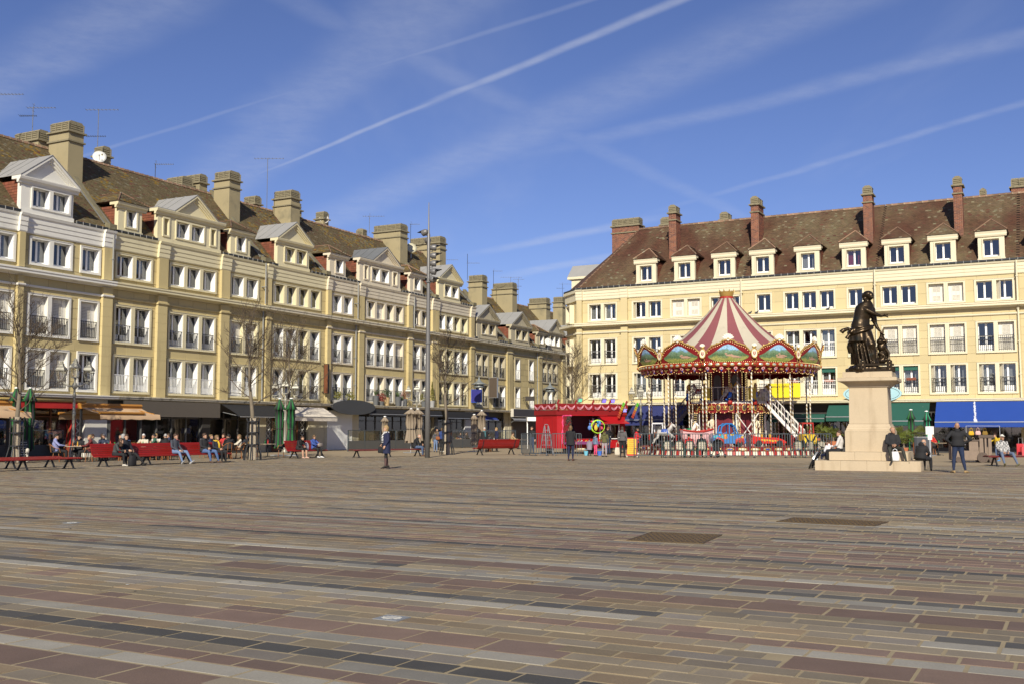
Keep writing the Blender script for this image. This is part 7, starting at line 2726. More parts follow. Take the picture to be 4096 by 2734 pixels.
# ---------------------------------------------------------------- statue and pedestal
PST = mat('pedestal_stone',(0.46,0.37,0.25),0.8,var=0.08,scale=1.2,stain=(0.34,0.26,0.165),stain_scale=1.6,stain_lo=0.5,stain_hi=0.85,streak=True,bump=0.15,bscale=40)
PRO = FR[1] + 0.06
pc = G(3475,1882) + V((0.68,1.62,0))
ped = thing('pedestal','tall pale stone pedestal on two steps under the bronze statue','pedestal',(pc.x,pc.y,0),PRO)
for z0,z1,hx,hy,nb in ((0.0,0.37,1.86,1.75,4),(0.37,0.69,1.40,1.32,3)):
 for s in range(4):
  lx,ly = (hx,hy) if s % 2 == 0 else (hy,hx)
  for i in range(nb):
   a,b = -lx + 2 * lx * i / nb,-lx + 2 * lx * (i + 1) / nb
   if s % 2:
    a,b = max(a,-lx + 0.36),min(b,lx - 0.36)
   mb = MB()
   mb.box(a + 0.006,b - 0.006,-ly,-ly + 0.35,z0 + 0.004,z1 - 0.003)
   mb.xf(Matrix.Rotation(s * math.pi / 2,4,'Z'))
   mb.build('step_stone',PST,ped)
 mb = MB()
 mb.box(-hx + 0.02,hx - 0.02,-hy + 0.02,hy - 0.02,z0,z1 - 0.012)
 mb.build('step_core',PST,ped)
def sq(r,z):
 return [V((r * sx,r * sy,z)) for sx,sy in ((-1,-1),(1,-1),(1,1),(-1,1))]
for nm,prof in (('die',[(0.86,0.69),(0.86,1.44)]),('base_moulding',[(0.86,1.445),(0.855,1.48),(0.82,1.50),(0.82,1.54),(0.785,1.60),(0.785,1.63),(0.75,1.68),(0.74,1.735),(0.70,1.74)]),
    ('shaft',[(0.71,1.745),(0.69,3.10)]),('capital',[(0.695,3.105),(0.74,3.13),(0.74,3.16),(0.86,3.26),(0.92,3.29),(1.05,3.34),(1.07,3.36),(1.07,3.47),(0.95,3.49)]),('top_block',[(0.89,3.49),(0.885,3.70)])):
 mb = MB()
 mb.loft([sq(r,z) for r,z in prof])
 mb.build(nm,PST,ped)
BRONZE = mat('bronze',(0.050,0.034,0.019),0.32,0.75,var=0.25,scale=3,fine_scale=20,stain=(0.032,0.035,0.026),stain_scale=3,bump=0.25,bscale=14)
SZ = 3.70
st_root = thing('bronze_statue','dark bronze statue of a woman in long robe with hand on captured standard','statue',(pc.x,pc.y,SZ),0.0)
st_root.scale = (1.1,1.1,1)
def remeshed(mb,voxel,name,m,parent,it=2):
 me = mb.mesh(name,m)
 o = new_obj(name,me,parent)
 md = o.modifiers.new('r','REMESH')
 md.mode,md.voxel_size,md.use_smooth_shade = 'VOXEL',voxel,True
 s = o.modifiers.new('s','SMOOTH')
 s.iterations,s.factor = it,0.5
 return o
# base: rock with two upright carved boards and rails
mb = MB()
r_ = random.Random(4)
for i in range(26):
 x,y = r_.uniform(-0.62,0.66),r_.uniform(-0.6,0.6)
 mb.ell((x,y,0.12),(r_.uniform(0.12,0.24),r_.uniform(0.12,0.24),r_.uniform(0.12,0.24)),8,5)
mb.box(-0.66,0.7,-0.62,0.62,0,0.2)
remeshed(mb,0.035,'rock_base',BRONZE,st_root)
for x in (-0.45,0.47):
 mb = MB()
 mb.extr_y([(x - 0.08,0.0),(x + 0.08,0.0),(x + 0.085,0.42),(x,0.47),(x - 0.085,0.42)],-0.70,-0.63)
 for z in (0.1,0.25,0.38):
  mb.ell((x,-0.70,z),(0.03,0.015,0.03),8,4)
 mb.build('carved_board',BRONZE,st_root)
mb = MB()
mb.bar((-0.62,-0.66,0.27),(0.62,-0.66,0.27),0.05,0.08)
mb.bar((-0.6,-0.66,0.06),(0.62,-0.66,0.06),0.05,0.06)
mb.build('rail',BRONZE,st_root)
# the robe: rings with deep folds from hem to hip
mb = MB()
def folds(cx,cy,rx,ry,z,nf,amp,ph,n=72,tw=0.0):
 out = []
 for k in range(n):
  a = 2 * math.pi * k / n
  f = 1 + amp * (0.6 * math.sin(nf * a + ph) + 0.4 * math.sin((nf * 1.7) * a + 1.3 * ph + 0.5))
  out.append(V((cx + rx * f * math.cos(a),cy + ry * f * math.sin(a),z)))
 return out
mb.loft([folds(-0.14,0.05,0.31,0.33,0.28,9,0.15,0.2),folds(-0.17,0.04,0.32,0.34,0.5,9,0.14,0.4),folds(-0.21,0.03,0.345,0.35,0.85,9,0.12,0.7),folds(-0.23,0.02,0.385,0.35,1.2,8,0.08,1.0),folds(-0.27,0.0,0.37,0.33,1.45,8,0.05,1.2),folds(-0.28,0.0,0.33,0.28,1.7,8,0.04,1.4)])
# over-skirt with a swung hem
mb.loft([folds(-0.27,-0.01,0.43,0.39,1.16,7,0.09,2.2),folds(-0.27,-0.01,0.42,0.38,1.34,7,0.06,2.4),folds(-0.28,0.0,0.35,0.3,1.7,7,0.04,2.6)])
# forward thigh and knee under cloth, feet
mb.tube([V((-0.12,-0.12,1.45)),V((-0.02,-0.34,1.02)),V((0.02,-0.33,0.7)),V((0.06,-0.30,0.36))],[0.2,0.165,0.13,0.11],12)
mb.tube([V((0.02,-0.25,0.36)),V((0.12,-0.52,0.27))],[0.08,0.055],8)
mb.tube([V((-0.38,0.18,1.35)),V((-0.45,0.26,0.8)),V((-0.42,0.3,0.34))],[0.14,0.11,0.13],10)
for k in range(9):      # folds hanging down the front of the skirt
 a = -2.4 + k * 0.28
 mb.tube([V((-0.25 + 0.34 * math.cos(a),0.32 * math.sin(a),1.35)),V((-0.2 + 0.42 * math.cos(a + 0.1),0.4 * math.sin(a + 0.1),0.8)),V((-0.14 + 0.47 * math.cos(a + 0.15),0.44 * math.sin(a + 0.15),0.30))],[0.025,0.035,0.05],6)
# torso leaning, shoulders, neck
def el(cx,cy,rx,ry,z,n=24):
 return [V((cx + rx * math.cos(2 * math.pi * k / n),cy + ry * math.sin(2 * math.pi * k / n),z)) for k in range(n)]
mb.loft([el(-0.28,0,0.33,0.27,1.62),el(-0.27,0,0.32,0.26,1.85),el(-0.24,-0.01,0.29,0.235,2.02),el(-0.19,-0.02,0.305,0.24,2.2),el(-0.15,-0.03,0.32,0.25,2.38),el(-0.11,-0.03,0.315,0.22,2.54),el(-0.07,-0.04,0.23,0.17,2.67),el(-0.02,-0.06,0.115,0.11,2.75),el(0.02,-0.10,0.085,0.09,2.84)])
for s,x in ((-1,-0.17),(1,0.0)):
 mb.ell((x,-0.2,2.33),(0.095,0.09,0.10),10,6)
# sword arm across the body
mb.ell((-0.20,-0.08,2.5),(0.14,0.14,0.13),10,6)
mb.tube([V((-0.22,-0.12,2.48)),V((-0.10,-0.24,2.36)),V((0.10,-0.30,2.24))],[0.125,0.11,0.085],10)
mb.tube([V((0.10,-0.30,2.24)),V((0.24,-0.32,2.17)),V((0.37,-0.32,2.12))],[0.082,0.07,0.045],10)
# other arm down to the standard
mb.tube([V((0.14,-0.02,2.48)),V((0.20,-0.04,2.1)),V((0.22,-0.05,1.92))],[0.11,0.10,0.085],10)
mb.tube([V((0.22,-0.05,1.92)),V((0.29,-0.1,1.7)),V((0.36,-0.14,1.58))],[0.075,0.06,0.04],10)
mb.ell((0.20,-0.04,2.0),(0.115,0.115,0.06),10,5)
# head, hair, scarf
mb.ell((0.05,-0.17,2.93),(0.115,0.13,0.16),14,10)
mb.ell((0.08,-0.265,2.865),(0.055,0.045,0.06),8,6)
mb.ell((0.0,-0.08,3.0),(0.18,0.175,0.15),14,8)
for k in range(8):
 mb.ell((-0.13 + 0.02 * r_.uniform(-1,1),-0.05 + 0.06 * r_.uniform(-1,1),2.82 + 0.03 * k),(0.075,0.075,0.05),8,5)
 mb.ell((0.15 + 0.01 * r_.uniform(-1,1),-0.05,2.90 + 0.02 * k),(0.035,0.05,0.035),8,5)
# sash round the hips, big knot and flying ends
mb.tube([V((-0.28 + 0.40 * math.cos(a),0.36 * math.sin(a),1.66 + 0.12 * math.cos(a))) for a in [2 * math.pi * i / 24 for i in range(25)]],0.06,8)
mb.tube([V((-0.28 + 0.41 * math.cos(a),0.37 * math.sin(a),1.57 + 0.14 * math.cos(a))) for a in [2 * math.pi * i / 24 for i in range(25)]],0.05,8)
for dx,dz in ((0,0),(0.08,0.05),(-0.05,-0.05),(0.1,-0.06)):
 mb.ell((-0.62 + dx,-0.22,1.58 + dz),(0.10,0.10,0.085),10,6)
mb.tube([V((-0.62,-0.18,1.60)),V((-0.78,-0.16,1.66)),V((-0.93,-0.16,1.60)),V((-1.0,-0.14,1.52))],[0.07,0.075,0.085,0.10],8)
mb.tube([V((-0.62,-0.18,1.52)),V((-0.74,-0.2,1.42)),V((-0.83,-0.2,1.28))],[0.06,0.06,0.085],8)
mb.tube([V((-0.58,0.1,1.3)),V((-0.62,0.15,1.0)),V((-0.58,0.15,0.75))],[0.08,0.11,0.09],8)
remeshed(mb,0.021,'robed_figure',BRONZE,st_root,2)
mb = MB()
mb.tube([V((0.30,-0.30,2.14)),V((0.56,-0.34,2.18))],[0.022,0.02],6)
mb.ell((0.56,-0.34,2.18),(0.03,0.03,0.03),8,5)
mb.tube([V((0.40,-0.22,2.13)),V((0.44,-0.44,2.18))],0.02,6)
mb.build('sword_hilt',BRONZE,st_root)
for w_,d_,pl_ in ((V((0.37,-0.32,2.12)),V((0.9,-0.05,0.1)),V((0,0,-1))),(V((0.36,-0.14,1.58)),V((0.4,-0.2,-0.9)),V((1,0,0)))):
 mb = MB()
 hand_geo(mb,V((0,0,0)),d_,pl_)
 mb.m = [0] * len(mb.m)
 mb.v = [tuple(w_ + V(q) * 1.55) for q in mb.v]
 mb.build('hand',BRONZE,st_root)
mb = MB()
mb.add([V((0.10,-0.285,2.955)),V((0.12,-0.275,2.90)),V((0.075,-0.285,2.90)),V((0.105,-0.322,2.905))],[(0,3,1),(0,2,3),(1,3,2)])
for x in (0.055,0.145):
 mb.ell((x,-0.282,2.945),(0.02,0.012,0.011),6,4)
mb.ell((0.10,-0.305,2.85),(0.032,0.014,0.01),6,4)
mb.build('face',BRONZE,st_root)
# the standard and the fallen foe at her side
mb = MB()
mb.tube([V((0.50,-0.14,1.74)),V((0.44,-0.14,1.5)),V((0.36,-0.1,1.2)),V((0.30,-0.05,0.9))],[0.02,0.05,0.08,0.06],7)
mb.tube([V((0.40,-0.12,1.5)),V((0.50,-0.1,1.15)),V((0.58,-0.08,0.8)),V((0.64,-0.1,0.4))],[0.05,0.10,0.09,0.05],8)
mb.ell((0.34,-0.16,1.18),(0.12,0.12,0.12),10,7)
mb.ell((0.40,-0.12,0.95),(0.14,0.13,0.16),10,7)
mb.ell((0.42,-0.10,0.7),(0.15,0.14,0.16),10,7)
mb.ell((0.38,-0.12,0.45),(0.18,0.18,0.16),10,7)
mb.tube([V((0.5,-0.15,0.98)),V((0.62,-0.2,0.75)),V((0.62,-0.24,0.5)),V((0.60,-0.22,0.32))],[0.07,0.055,0.045,0.06],8)
mb.tube([V((0.22,-0.2,1.0)),V((0.18,-0.28,0.7)),V((0.14,-0.33,0.4))],[0.03,0.04,0.03],6)
for k in range(14):
 mb.ell((0.26 + r_.uniform(0,0.3),-0.2 + r_.uniform(-.05,.05),0.5 + r_.uniform(0,0.75)),(0.05,0.05,0.05),6,5)
remeshed(mb,0.022,'fallen_foe',BRONZE,st_root,2)
PM = Matrix.Translation((pc.x,pc.y,0)) @ Matrix.Rotation(PRO,4,'Z')
def on_ped(x,y,z):
 p = PM @ V((x,y,z))
 return (p.x,p.y,p.z)
person(0,0,PRO + 0.25,'wide','bald man in black coat and burgundy jumper sitting on the pedestal step',top=(0.016,0.016,0.018),bottom=(0.035,0.035,0.028),shoe=SHOE_B,hair='bald',hc='grey',h=1.72,bulk=1.12,jacket=True,at=on_ped(0.88,-1.2,0.30),turn=1.0,skin=SKIN2)
bag('plastic_bag','white carrier bag held by the bald man on the pedestal step',on_ped(0.98,-1.62,0.38),0.3,0.2,0.34,(0.68,0.68,0.68),handle=0.1,rot=PRO)
person(0,0,PRO + 2.6,'lean','man in black hooded coat seen from behind on the far corner of the pedestal step',top=(0.014,0.014,0.016),bottom=BLACKC,hair='bald',hc='grey',h=1.74,bulk=1.2,hood=True,jacket=True,at=on_ped(1.75,-0.45,-0.08))
person(0,0,PRO - 1.75,'sit','dark-haired woman in pale top with arm round a boy, left of the pedestal',top=(0.52,0.50,0.48),bottom=BLACKC,shoe=(0.6,0.6,0.6),hair='short',hc='brown',h=1.66,fem=True,at=on_ped(-1.12,-0.55,0.22),turn=0.4)
person(0,0,PRO - 2.4,'sit','boy in white shirt sitting beside the woman left of the pedestal',top=(0.66,0.65,0.68),bottom=NAVY,hair='short',hc='brown',h=1.25,at=on_ped(-1.55,-0.3,0.16))
# bicycle leaning by the steps
def bicycle(loc,rz,lean,label):
 t = thing('bicycle',label,'bicycle',loc,rz)
 t.rotation_euler = (lean,0,rz)
 tm = MB()
 M = Matrix.Rotation(math.pi / 2,4,'X')
 tm.mi = 0
 ring = [(0.34 + 0.022 * math.cos(a),0.022 * math.sin(a)) for a in [2 * math.pi * i / 8 for i in range(9)]]
 tm.lathe(ring,28,M=M)
 tm.mi = 1
 tm.lathe([(0.30,-0.012),(0.318,-0.012),(0.318,0.012),(0.30,0.012),(0.30,-0.012)],28,M=M)
 for i in range(20):
  a = 2 * math.pi * i / 20
  tm.bar((0.02 * math.cos(a + 1),0.02 if i % 2 else -0.02,0.02 * math.sin(a + 1)),(0.305 * math.cos(a),0,0.305 * math.sin(a)),0.004)
 tm.lathe([(0.0,-0.04),(0.022,-0.04),(0.022,0.04),(0.0,0.04)],10,M=M)
 wme = tm.mesh('wheel',[mat('tyre',(0.02,0.02,0.02),0.8),GALV])
 for x in (-0.52,0.53):
  new_obj('wheel',wme,t,(x,0,0.36))
 mb = MB()
 FBL = mat('bike_black',(0.02,0.02,0.022),0.35)
 for a,b in (((-0.52,0,.36),(-0.1,0,.30)),((-0.52,0,.36),(-0.22,0,.82)),((-0.1,0,.30),(-0.25,0,.90)),((-0.1,0,.30),(0.36,0,.78)),((-0.21,0,.80),(0.34,0,.84)),((0.33,0,.92),(0.38,0,.70)),((0.38,0.05,.70),(0.53,0.05,.36)),((0.38,-0.05,.70),(0.53,-0.05,.36))):
  mb.tube([a,b],0.017,6)
 mb.build('frame',FBL,t)
 mb = MB()
 mb.tube([(0.25,-0.3,1.0),(0.33,-0.2,1.02),(0.32,0,.96),(0.33,0.2,1.02),(0.25,0.3,1.0)],0.014,6)
 mb.build('handlebar',FBL,t)
 mb = MB()
 mb.ell((-0.27,0,.93),(0.14,0.07,0.035),10,5)
 mb.build('saddle',FBL,t)
 for x,s in ((-0.52,1),(0.53,1)):
  mb = MB()
  mb.smooth = True
  rr = [[V((x + 0.39 * math.cos(a),y,0.36 + 0.39 * math.sin(a))) for y in (-0.03,0,0.03)] for a in [0.2 + i * 0.25 for i in range(11)]]
  mb.loft(rr,cap=False,closed=False)
  mb.build('mudguard',GALV,t)
 mb = MB()
 mb.lathe([(0.01,-0.01),(0.09,-0.01),(0.09,0.01),(0.01,0.01)],14,c=(-0.1,0,0),M=Matrix.Translation((0,0,.30)) @ Matrix.Translation((-0.1,0,0)) @ M @ Matrix.Translation((0.1,0,0)))
 mb.bar((-0.1,-0.06,.30),(-0.02,-0.06,.15),0.02)
 mb.bar((-0.1,0.06,.30),(-0.18,0.06,.45),0.02)
 mb.build('crank',GALV,t)
 return t
bq = G(3232,1872)
bicycle((bq.x + 0.25,bq.y + 0.55,0.0),math.radians(248),math.radians(-28),'black bicycle with steel mudguards leaning against the pedestal steps')
# ---------------------------------------------------------------- barriers round the carousel
def barrier(p0,p1,label,group='grey crowd barriers round the fairground rides'):
 d = p1 - p0
 L_ = d.length
 t = thing('crowd_barrier',label,'barrier',(p0.x,p0.y,0),math.atan2(d.y,d.x),group)
 mb = MB()
 mb.tube([(0.03,0,0.12),(0.03,0,1.26),(0.06,0,1.3),(L_ - 0.06,0,1.3),(L_ - 0.03,0,1.26),(L_ - 0.03,0,0.12),(0.03,0,0.12)],0.024,6)
 mb.build('frame',STEELG,t)
 n = max(3,int(L_ / 0.145))
 bm = cached('bar',lambda: MB().box(-0.014,0.014,-0.014,0.014,0.12,1.29).mesh('upright_bar',STEELG))
 for i in range(1,n):
  new_obj('upright_bar',bm,t,(L_ * i / n,0,0))
 for x in (0.25,L_ - 0.25):
  mb = MB()
  mb.bar((x,-0.28,0.02),(x,0.28,0.02),0.04,0.03)
  mb.bar((x,0,0.02),(x,0,0.14),0.04)
  mb.build('foot',STEELG,t)
 return t
xs = [2535,2682,2840,3000,3163,3240,3330]
YB = 57.4
for i,(a,b) in enumerate(zip(xs,xs[1:])):
 A,B = AT(a,1828,YB),AT(b,1828,YB)
 A.z = B.z = 0
 barrier(A,B,['barrier section nearest the yellow notice board, before the carousel horses','barrier section before the pink carriage and plastic chairs','barrier section before the blue roofed toy car','barrier section before the red toy racing car','short barrier section at the foot of the carousel stairs','barrier section partly hidden by the pedestal'][i])
yl = 61.9
for i,(a,b,ya,yb) in enumerate(((2085,2124,63.8,62.4),(2126,2205,62.3,61.9),(2206,2327,61.9,61.7))):
 A,B = AT(a,1818,ya),AT(b,1818,yb)
 A.z = B.z = 0
 barrier(A,B,['end barrier left of the red kiosk, turned sideways','barrier before the kiosk door and stepladder','barrier before the counter of the red kiosk'][i])
# plastic chairs behind the barriers
PGRN = mat('plastic_green',(0.02,0.05,0.04),0.45)
PCRM = mat('chair_cream_weave',(0.58,0.54,0.42),0.6,var=0.05)
def plastic_chair(loc,rz,label):
 t = thing('plastic_chair',label,'chair',loc,rz,'green plastic chairs by the carousel')
 mb = MB()
 mb.box(-0.24,0.24,-0.25,0.2,0.40,0.44)
 mb.build('seat',PGRN,t)
 mb = MB()
 mb.tube([(-0.25,0.2,0.42),(-0.24,0.24,0.7),(-0.17,0.27,0.88),(0,0.28,0.92),(0.17,0.27,0.88),(0.24,0.24,0.7),(0.25,0.2,0.42)],0.03,6)
 for s in (-1,1):
  mb.tube([(s * 0.25,0.22,0.64),(s * 0.28,0.0,0.65),(s * 0.28,-0.22,0.62),(s * 0.26,-0.24,0.42)],0.025,6)
 mb.build('arm_frame',PGRN,t)
 mb = MB()
 for i in range(7):
  x = -0.165 + 0.055 * i
  mb.bar((x,0.215,0.46),(x * 0.9,0.262,0.87),0.034,0.02)
 for z in (0.55,0.66,0.77):
  mb.bar((-0.18,0.22 + (z - 0.46) * 0.1,z),(0.18,0.22 + (z - 0.46) * 0.1,z),0.025,0.02)
 mb.build('woven_back',PCRM,t)
 lg = cached('pleg',lambda: MB().tube([(0,0,0),(0,0,0.42)],[0.022,0.03],6).mesh('leg',PGRN))
 for x,y in ((-0.24,-0.24),(0.24,-0.24),(-0.25,0.24),(0.25,0.24)):
  new_obj('leg',lg,t,(x,y,0))
 return t
for px,lab in ((2667,'empty green plastic chair farthest left behind the carousel barrier'),(2712,'empty green plastic chair beside the person in red'),(2757,'green plastic chair under the person in red jacket'),(2806,'green plastic chair under the person in black'),
    (3187,'green plastic chair before the toy truck, left of three'),(3234,'green plastic chair before the toy truck, middle of three'),(3281,'green plastic chair behind the bicycle')):
 P_c = AT(px,1800,58.0)
 plastic_chair((P_c.x,P_c.y,0),math.pi + random.uniform(-.1,.1),lab)
for px,lab,top in ((2757,'person in red jacket seen from behind on a plastic chair watching the carousel',(0.5,0.02,0.02)),(2806,'person in black jacket seen from behind on a plastic chair watching the carousel',BLACKC)):
 P_c = AT(px,1800,58.0)
 person(0,0,math.pi,'sit',lab,top=top,bottom=BLACKC,hair='short',hc='black',h=1.7,bulk=1.12,jacket=True,at=(P_c.x,P_c.y,0))
# pushchair
P_c = AT(2872,1800,58.1)
t = thing('pushchair','black folding pushchair parked behind the barrier before the blue toy car','pushchair',(P_c.x,P_c.y,0),0.4)
mb = MB()
mb.smooth = True
mb.lathe([(0.30,0),(0.29,0.12),(0.2,0.24),(0.02,0.3)],10,a0=0,a1=math.pi,c=(0,0,0.72))
mb.build('hood',PBLK,t)
mb = MB()
mb.tube([(-0.22,-0.25,0.35),(-0.22,0.1,0.4),(-0.22,0.3,0.85)],0.02,5)
mb.tube([(0.22,-0.25,0.35),(0.22,0.1,0.4),(0.22,0.3,0.85)],0.02,5)
mb.box(-0.2,0.2,-0.2,0.15,0.34,0.4)
mb.box(-0.2,0.2,0.12,0.18,0.4,0.85)
mb.build('seat',PBLK,t)
mb = MB()
for s in (-1,1):
 mb.bar((s * 0.24,-0.3,0.1),(s * 0.22,0.42,1.02),0.025)
 mb.bar((s * 0.24,0.32,0.1),(s * 0.22,-0.22,0.6),0.025)
mb.bar((-0.22,0.42,1.02),(0.22,0.42,1.02),0.03)
mb.build('frame',STEELG,t)
wme = cached('pw',lambda: MB().lathe([(0.0,-0.02),(0.1,-0.02),(0.1,0.02),(0.0,0.02)],14,M=Matrix.Rotation(math.pi / 2,4,'Y')).mesh('wheel',PBLK))
for x in (-0.25,0.25):
 for y in (-0.3,0.32):
  new_obj('wheel',wme,t,(x,y,0.1))
LETTERS = []
def lettering(txt,parent,loc,rot,size,m,name='lettering',align='CENTER'):
 c_ = bpy.data.curves.new(name,'FONT')
 c_.body,c_.size,c_.align_x,c_.align_y,c_.extrude = txt,size,align,'CENTER',0.002
 c_.materials.append(m)
 o = new_obj(name,c_,parent,loc)
 o.rotation_euler = rot
 LETTERS.append(o)
# yellow notice board
P_c = G(2531,1826)
t = thing('notice_board','yellow and red pavement notice board at the carousel entrance','sign',(P_c.x - 0.05,P_c.y - 0.1,0),-0.12)
NY,NR = mat('notice_panel_yellow',(0.62,0.40,0.035),0.5),mat('notice_red',(0.5,0.02,0.02),0.5)
mb = MB()
mb.box(-0.29,0.29,0.0,0.03,0.09,1.08)
mb.build('frame',NR,t)
mb = MB()
mb.box(-0.265,0.265,-0.012,-0.001,0.17,1.02)
mb.build('panel',NY,t)
mb = MB()
for s in (-1,1):
 mb.bar((s * 0.28,0.04,1.06),(s * 0.28,0.38,0.0),0.03)
 mb.bar((s * 0.28,0.015,0.09),(s * 0.28,-0.03,0.0),0.04)
mb.build('prop',CREAMC,t)
for i,w in enumerate(('pour monter','ATTENDRE','la fin du tour','OU DE DESCENDRE','assis pendant','la durée du tour','sur le manège')):
 lettering(w,t,(0,-0.016,0.93 - i * 0.108),(math.pi / 2,0,0),0.062,NR)
# ---------------------------------------------------------------- red kiosk
KR = mat('kiosk_red',(0.38,0.011,0.015),0.4,var=0.05,scale=1)
KRD = mat('kiosk_dark_red',(0.22,0.012,0.014),0.5,var=0.06)
KP = mat('hot_pink_trim',(0.65,0.06,0.18),0.5)
K0 = AT(2228,1800,66.0)
kt = thing('fairground_kiosk','red fairground kiosk trailer with draped pelmet and pink edged plastic sheet','kiosk',(K0.x,K0.y,0),math.radians(32))
KL,KD,KH = 5.4,2.4,2.45
mb = MB()
mb.extr_y([(-0.0,0.55),(0.0,0.4),(0.1,KH),(0.1,KH)][:1] + [(0.0,0.45),(KL,0.45),(KL,KH),(0.08,KH)],0.0,KD) if False else None
for q in ((0.0,0.06,0,KD,0.42,KH),(KL - 0.06,KL,0,KD,0.42,KH),(0.06,KL - 0.06,KD - 0.06,KD,0.42,KH),(0,KL,0,KD,0.36,0.44),(0.06,KL - 0.06,0.0,0.06,0.44,0.95),(3.2,KL - 0.06,0.0,0.06,1.9,KH),(3.2,3.3,0,0.06,0.95,1.9),(5.0,KL - 0.06,0,0.06,0.95,1.9),(0.06,0.5,0,0.06,0.95,KH)):
 mb.box(*q)
mb.build('body',KR,kt)
mb = MB()
mb.box(-0.08,KL + 0.08,-0.08,KD + 0.08,KH,KH + 0.32)
mb.build('roof',KRD,kt)
mb = MB()
mb.box(0.3,0.32,0.35,KD - 0.35,0.6,2.25)
for y0,y1,z0,z1 in ((0.5,0.52,0.55,2.3),(KD - 0.9,KD - 0.88,0.55,2.3)):
 mb.box(-0.012,0.0,y0,y1,z0,z1)
mb.box(-0.012,0,0.5,KD - 0.88,2.28,2.3)
mb.box(-0.03,0,0.9,1.15,1.62,1.66)
mb.box(-0.012,0.0,0.55,1.15,1.18,1.21)
mb.build('door_trim',KRD,kt)
for x in (0.9,4.2):
 for y in (0.12,KD - 0.3):
  mb = MB()
  mb.lathe([(0.0,0),(0.27,0),(0.27,0.18),(0.0,0.18)],16,M=Matrix.Translation((x,y + 0.18,0.27)) @ Matrix.Rotation(math.pi / 2,4,'X'))
  mb.build('wheel',mat('tyre',(0.02,0.02,0.02),0.8),kt)
# pelmet of boards with painted swags and scroll posts
nsw = 8
for i in range(nsw):
 a,b = KL * i / nsw,KL * (i + 1) / nsw
 mb = MB()
 mb.box(a + 0.02,b - 0.02,-0.12,-0.09,KH + 0.34,KH + 0.72)
 o = mb.build('pelmet_board',KRD,kt)
 mb = MB()
 for k in range(3):
  mb.tube([V((a + 0.06 + (b - a - 0.12) * j / 8,-0.135,KH + 0.62 - k * 0.035 - (0.16 + 0.02 * k) * math.sin(math.pi * j / 8))) for j in range(9)],0.016,5)
 mb.build('swag',mat('swag_pink',(0.66,0.30,0.36),0.6),o)
for i in range(0,nsw + 1,2):
 x = KL * i / nsw
 mb = MB()
 mb.tube([(x,-0.13,KH + 0.3),(x + 0.04,-0.16,KH + 0.55),(x - 0.05,-0.16,KH + 0.75),(x + 0.05,-0.16,KH + 0.92),(x + 0.1,-0.16,KH + 0.86)],[0.06,0.08,0.06,0.07,0.03],7)
 mb.build('scroll_post',KRD,kt)
nside = 3
for i in range(nside):
 a,b = KD * i / nside,KD * (i + 1) / nside
 mb = MB()
 mb.box(-0.12,-0.09,a + 0.02,b - 0.02,KH + 0.34,KH + 0.72)
 o = mb.build('pelmet_board',KRD,kt)
 mb = MB()
 for k in range(3):
  mb.tube([V((-0.135,a + 0.06 + (b - a - 0.12) * j / 8,KH + 0.62 - k * 0.035 - (0.16 + 0.02 * k) * math.sin(math.pi * j / 8))) for j in range(9)],0.016,5)
 mb.build('swag',MATS['swag_pink'],o)
# flap over the counter, with clear plastic sheet edged in pink
mb = MB()
mb.add([V(q) for q in ((0.45,0,KH),(3.25,0,KH),(3.25,-0.95,KH + 0.02),(0.45,-0.95,KH - 0.0),(0.45,0,KH - 0.05),(3.25,0,KH - 0.05),(3.25,-0.95,KH - 0.03),(0.45,-0.95,KH - 0.05))],[(3,2,1,0),(4,5,6,7),(2,3,7,6),(0,4,7,3),(1,2,6,5)])
mb.add([V(q) for q in ((3.3,0,2.2),(5.3,0,2.2),(5.3,-0.6,1.95),(3.3,-0.6,1.95),(3.3,0,2.16),(5.3,0,2.16),(5.3,-0.6,1.91),(3.3,-0.6,1.91))],[(3,2,1,0),(4,5,6,7),(2,3,7,6),(0,4,7,3),(1,2,6,5)])
mb.build('counter_flap',KR,kt)
mb = MB()
mb.smooth = True
rr = []
for j in range(9):
 v = j / 8
 rr.append([V((0.42 + 0.02 * math.sin(6 * v + i),-0.95 * (i / 8) + 0.0,KH - 0.05 - (1.75 * (1 - i / 8 * 0.55)) * v + 0.02 * math.sin(i * 2.1 + j * 1.3))) + V((0.05 * math.sin(i * 1.7 + j * 2.3),0,0)) for i in range(9)])
mb.loft(rr,cap=False,closed=False)
mb.build('clear_sheet',glass('clear_plastic',(0.8,0.8,0.82),0.5,(0.9,0.9,0.92),0.2),kt)
mb = MB()
mb.tube([rr[j][0] for j in range(9)],0.04,5)
mb.tube([rr[0][i] for i in range(9)],0.04,5)
mb.build('pink_edging',KP,kt)
mb = MB()
mb.box(0.06,KL - 0.06,0.9,0.95,0.44,KH)
mb.build('interior',mat('kiosk_inside',(0.10,0.02,0.03),0.8),kt)
mb = MB()
for a in (3.32,4.0,4.15,4.85):
 mb.box(a,a + 0.09,-0.01,0.03,0.95,1.9)
mb.box(3.3,4.95,-0.01,0.03,1.84,1.92)
mb.box(3.3,4.95,-0.1,0.03,0.93,0.98)
mb.build('window_frame',PVC,kt)
mb = MB()
mb.add([V(q) for q in ((3.3,0.01,0.95),(4.95,0.01,0.95),(4.95,0.01,1.9),(3.3,0.01,1.9))],[(0,1,2,3)])
mb.build('pane',GLASS,kt)
mb = MB()
mb.box(0.5,3.3,-1.0,-0.05,0.62,0.74)
mb.box(0.5,3.3,-0.98,-0.9,0.74,0.80)
for x in (0.6,1.9,3.2):
 mb.box(x - 0.03,x + 0.03,-0.95,-0.9,0,0.62)
mb.build('counter',mat('counter_purple',(0.20,0.05,0.16),0.5),kt)
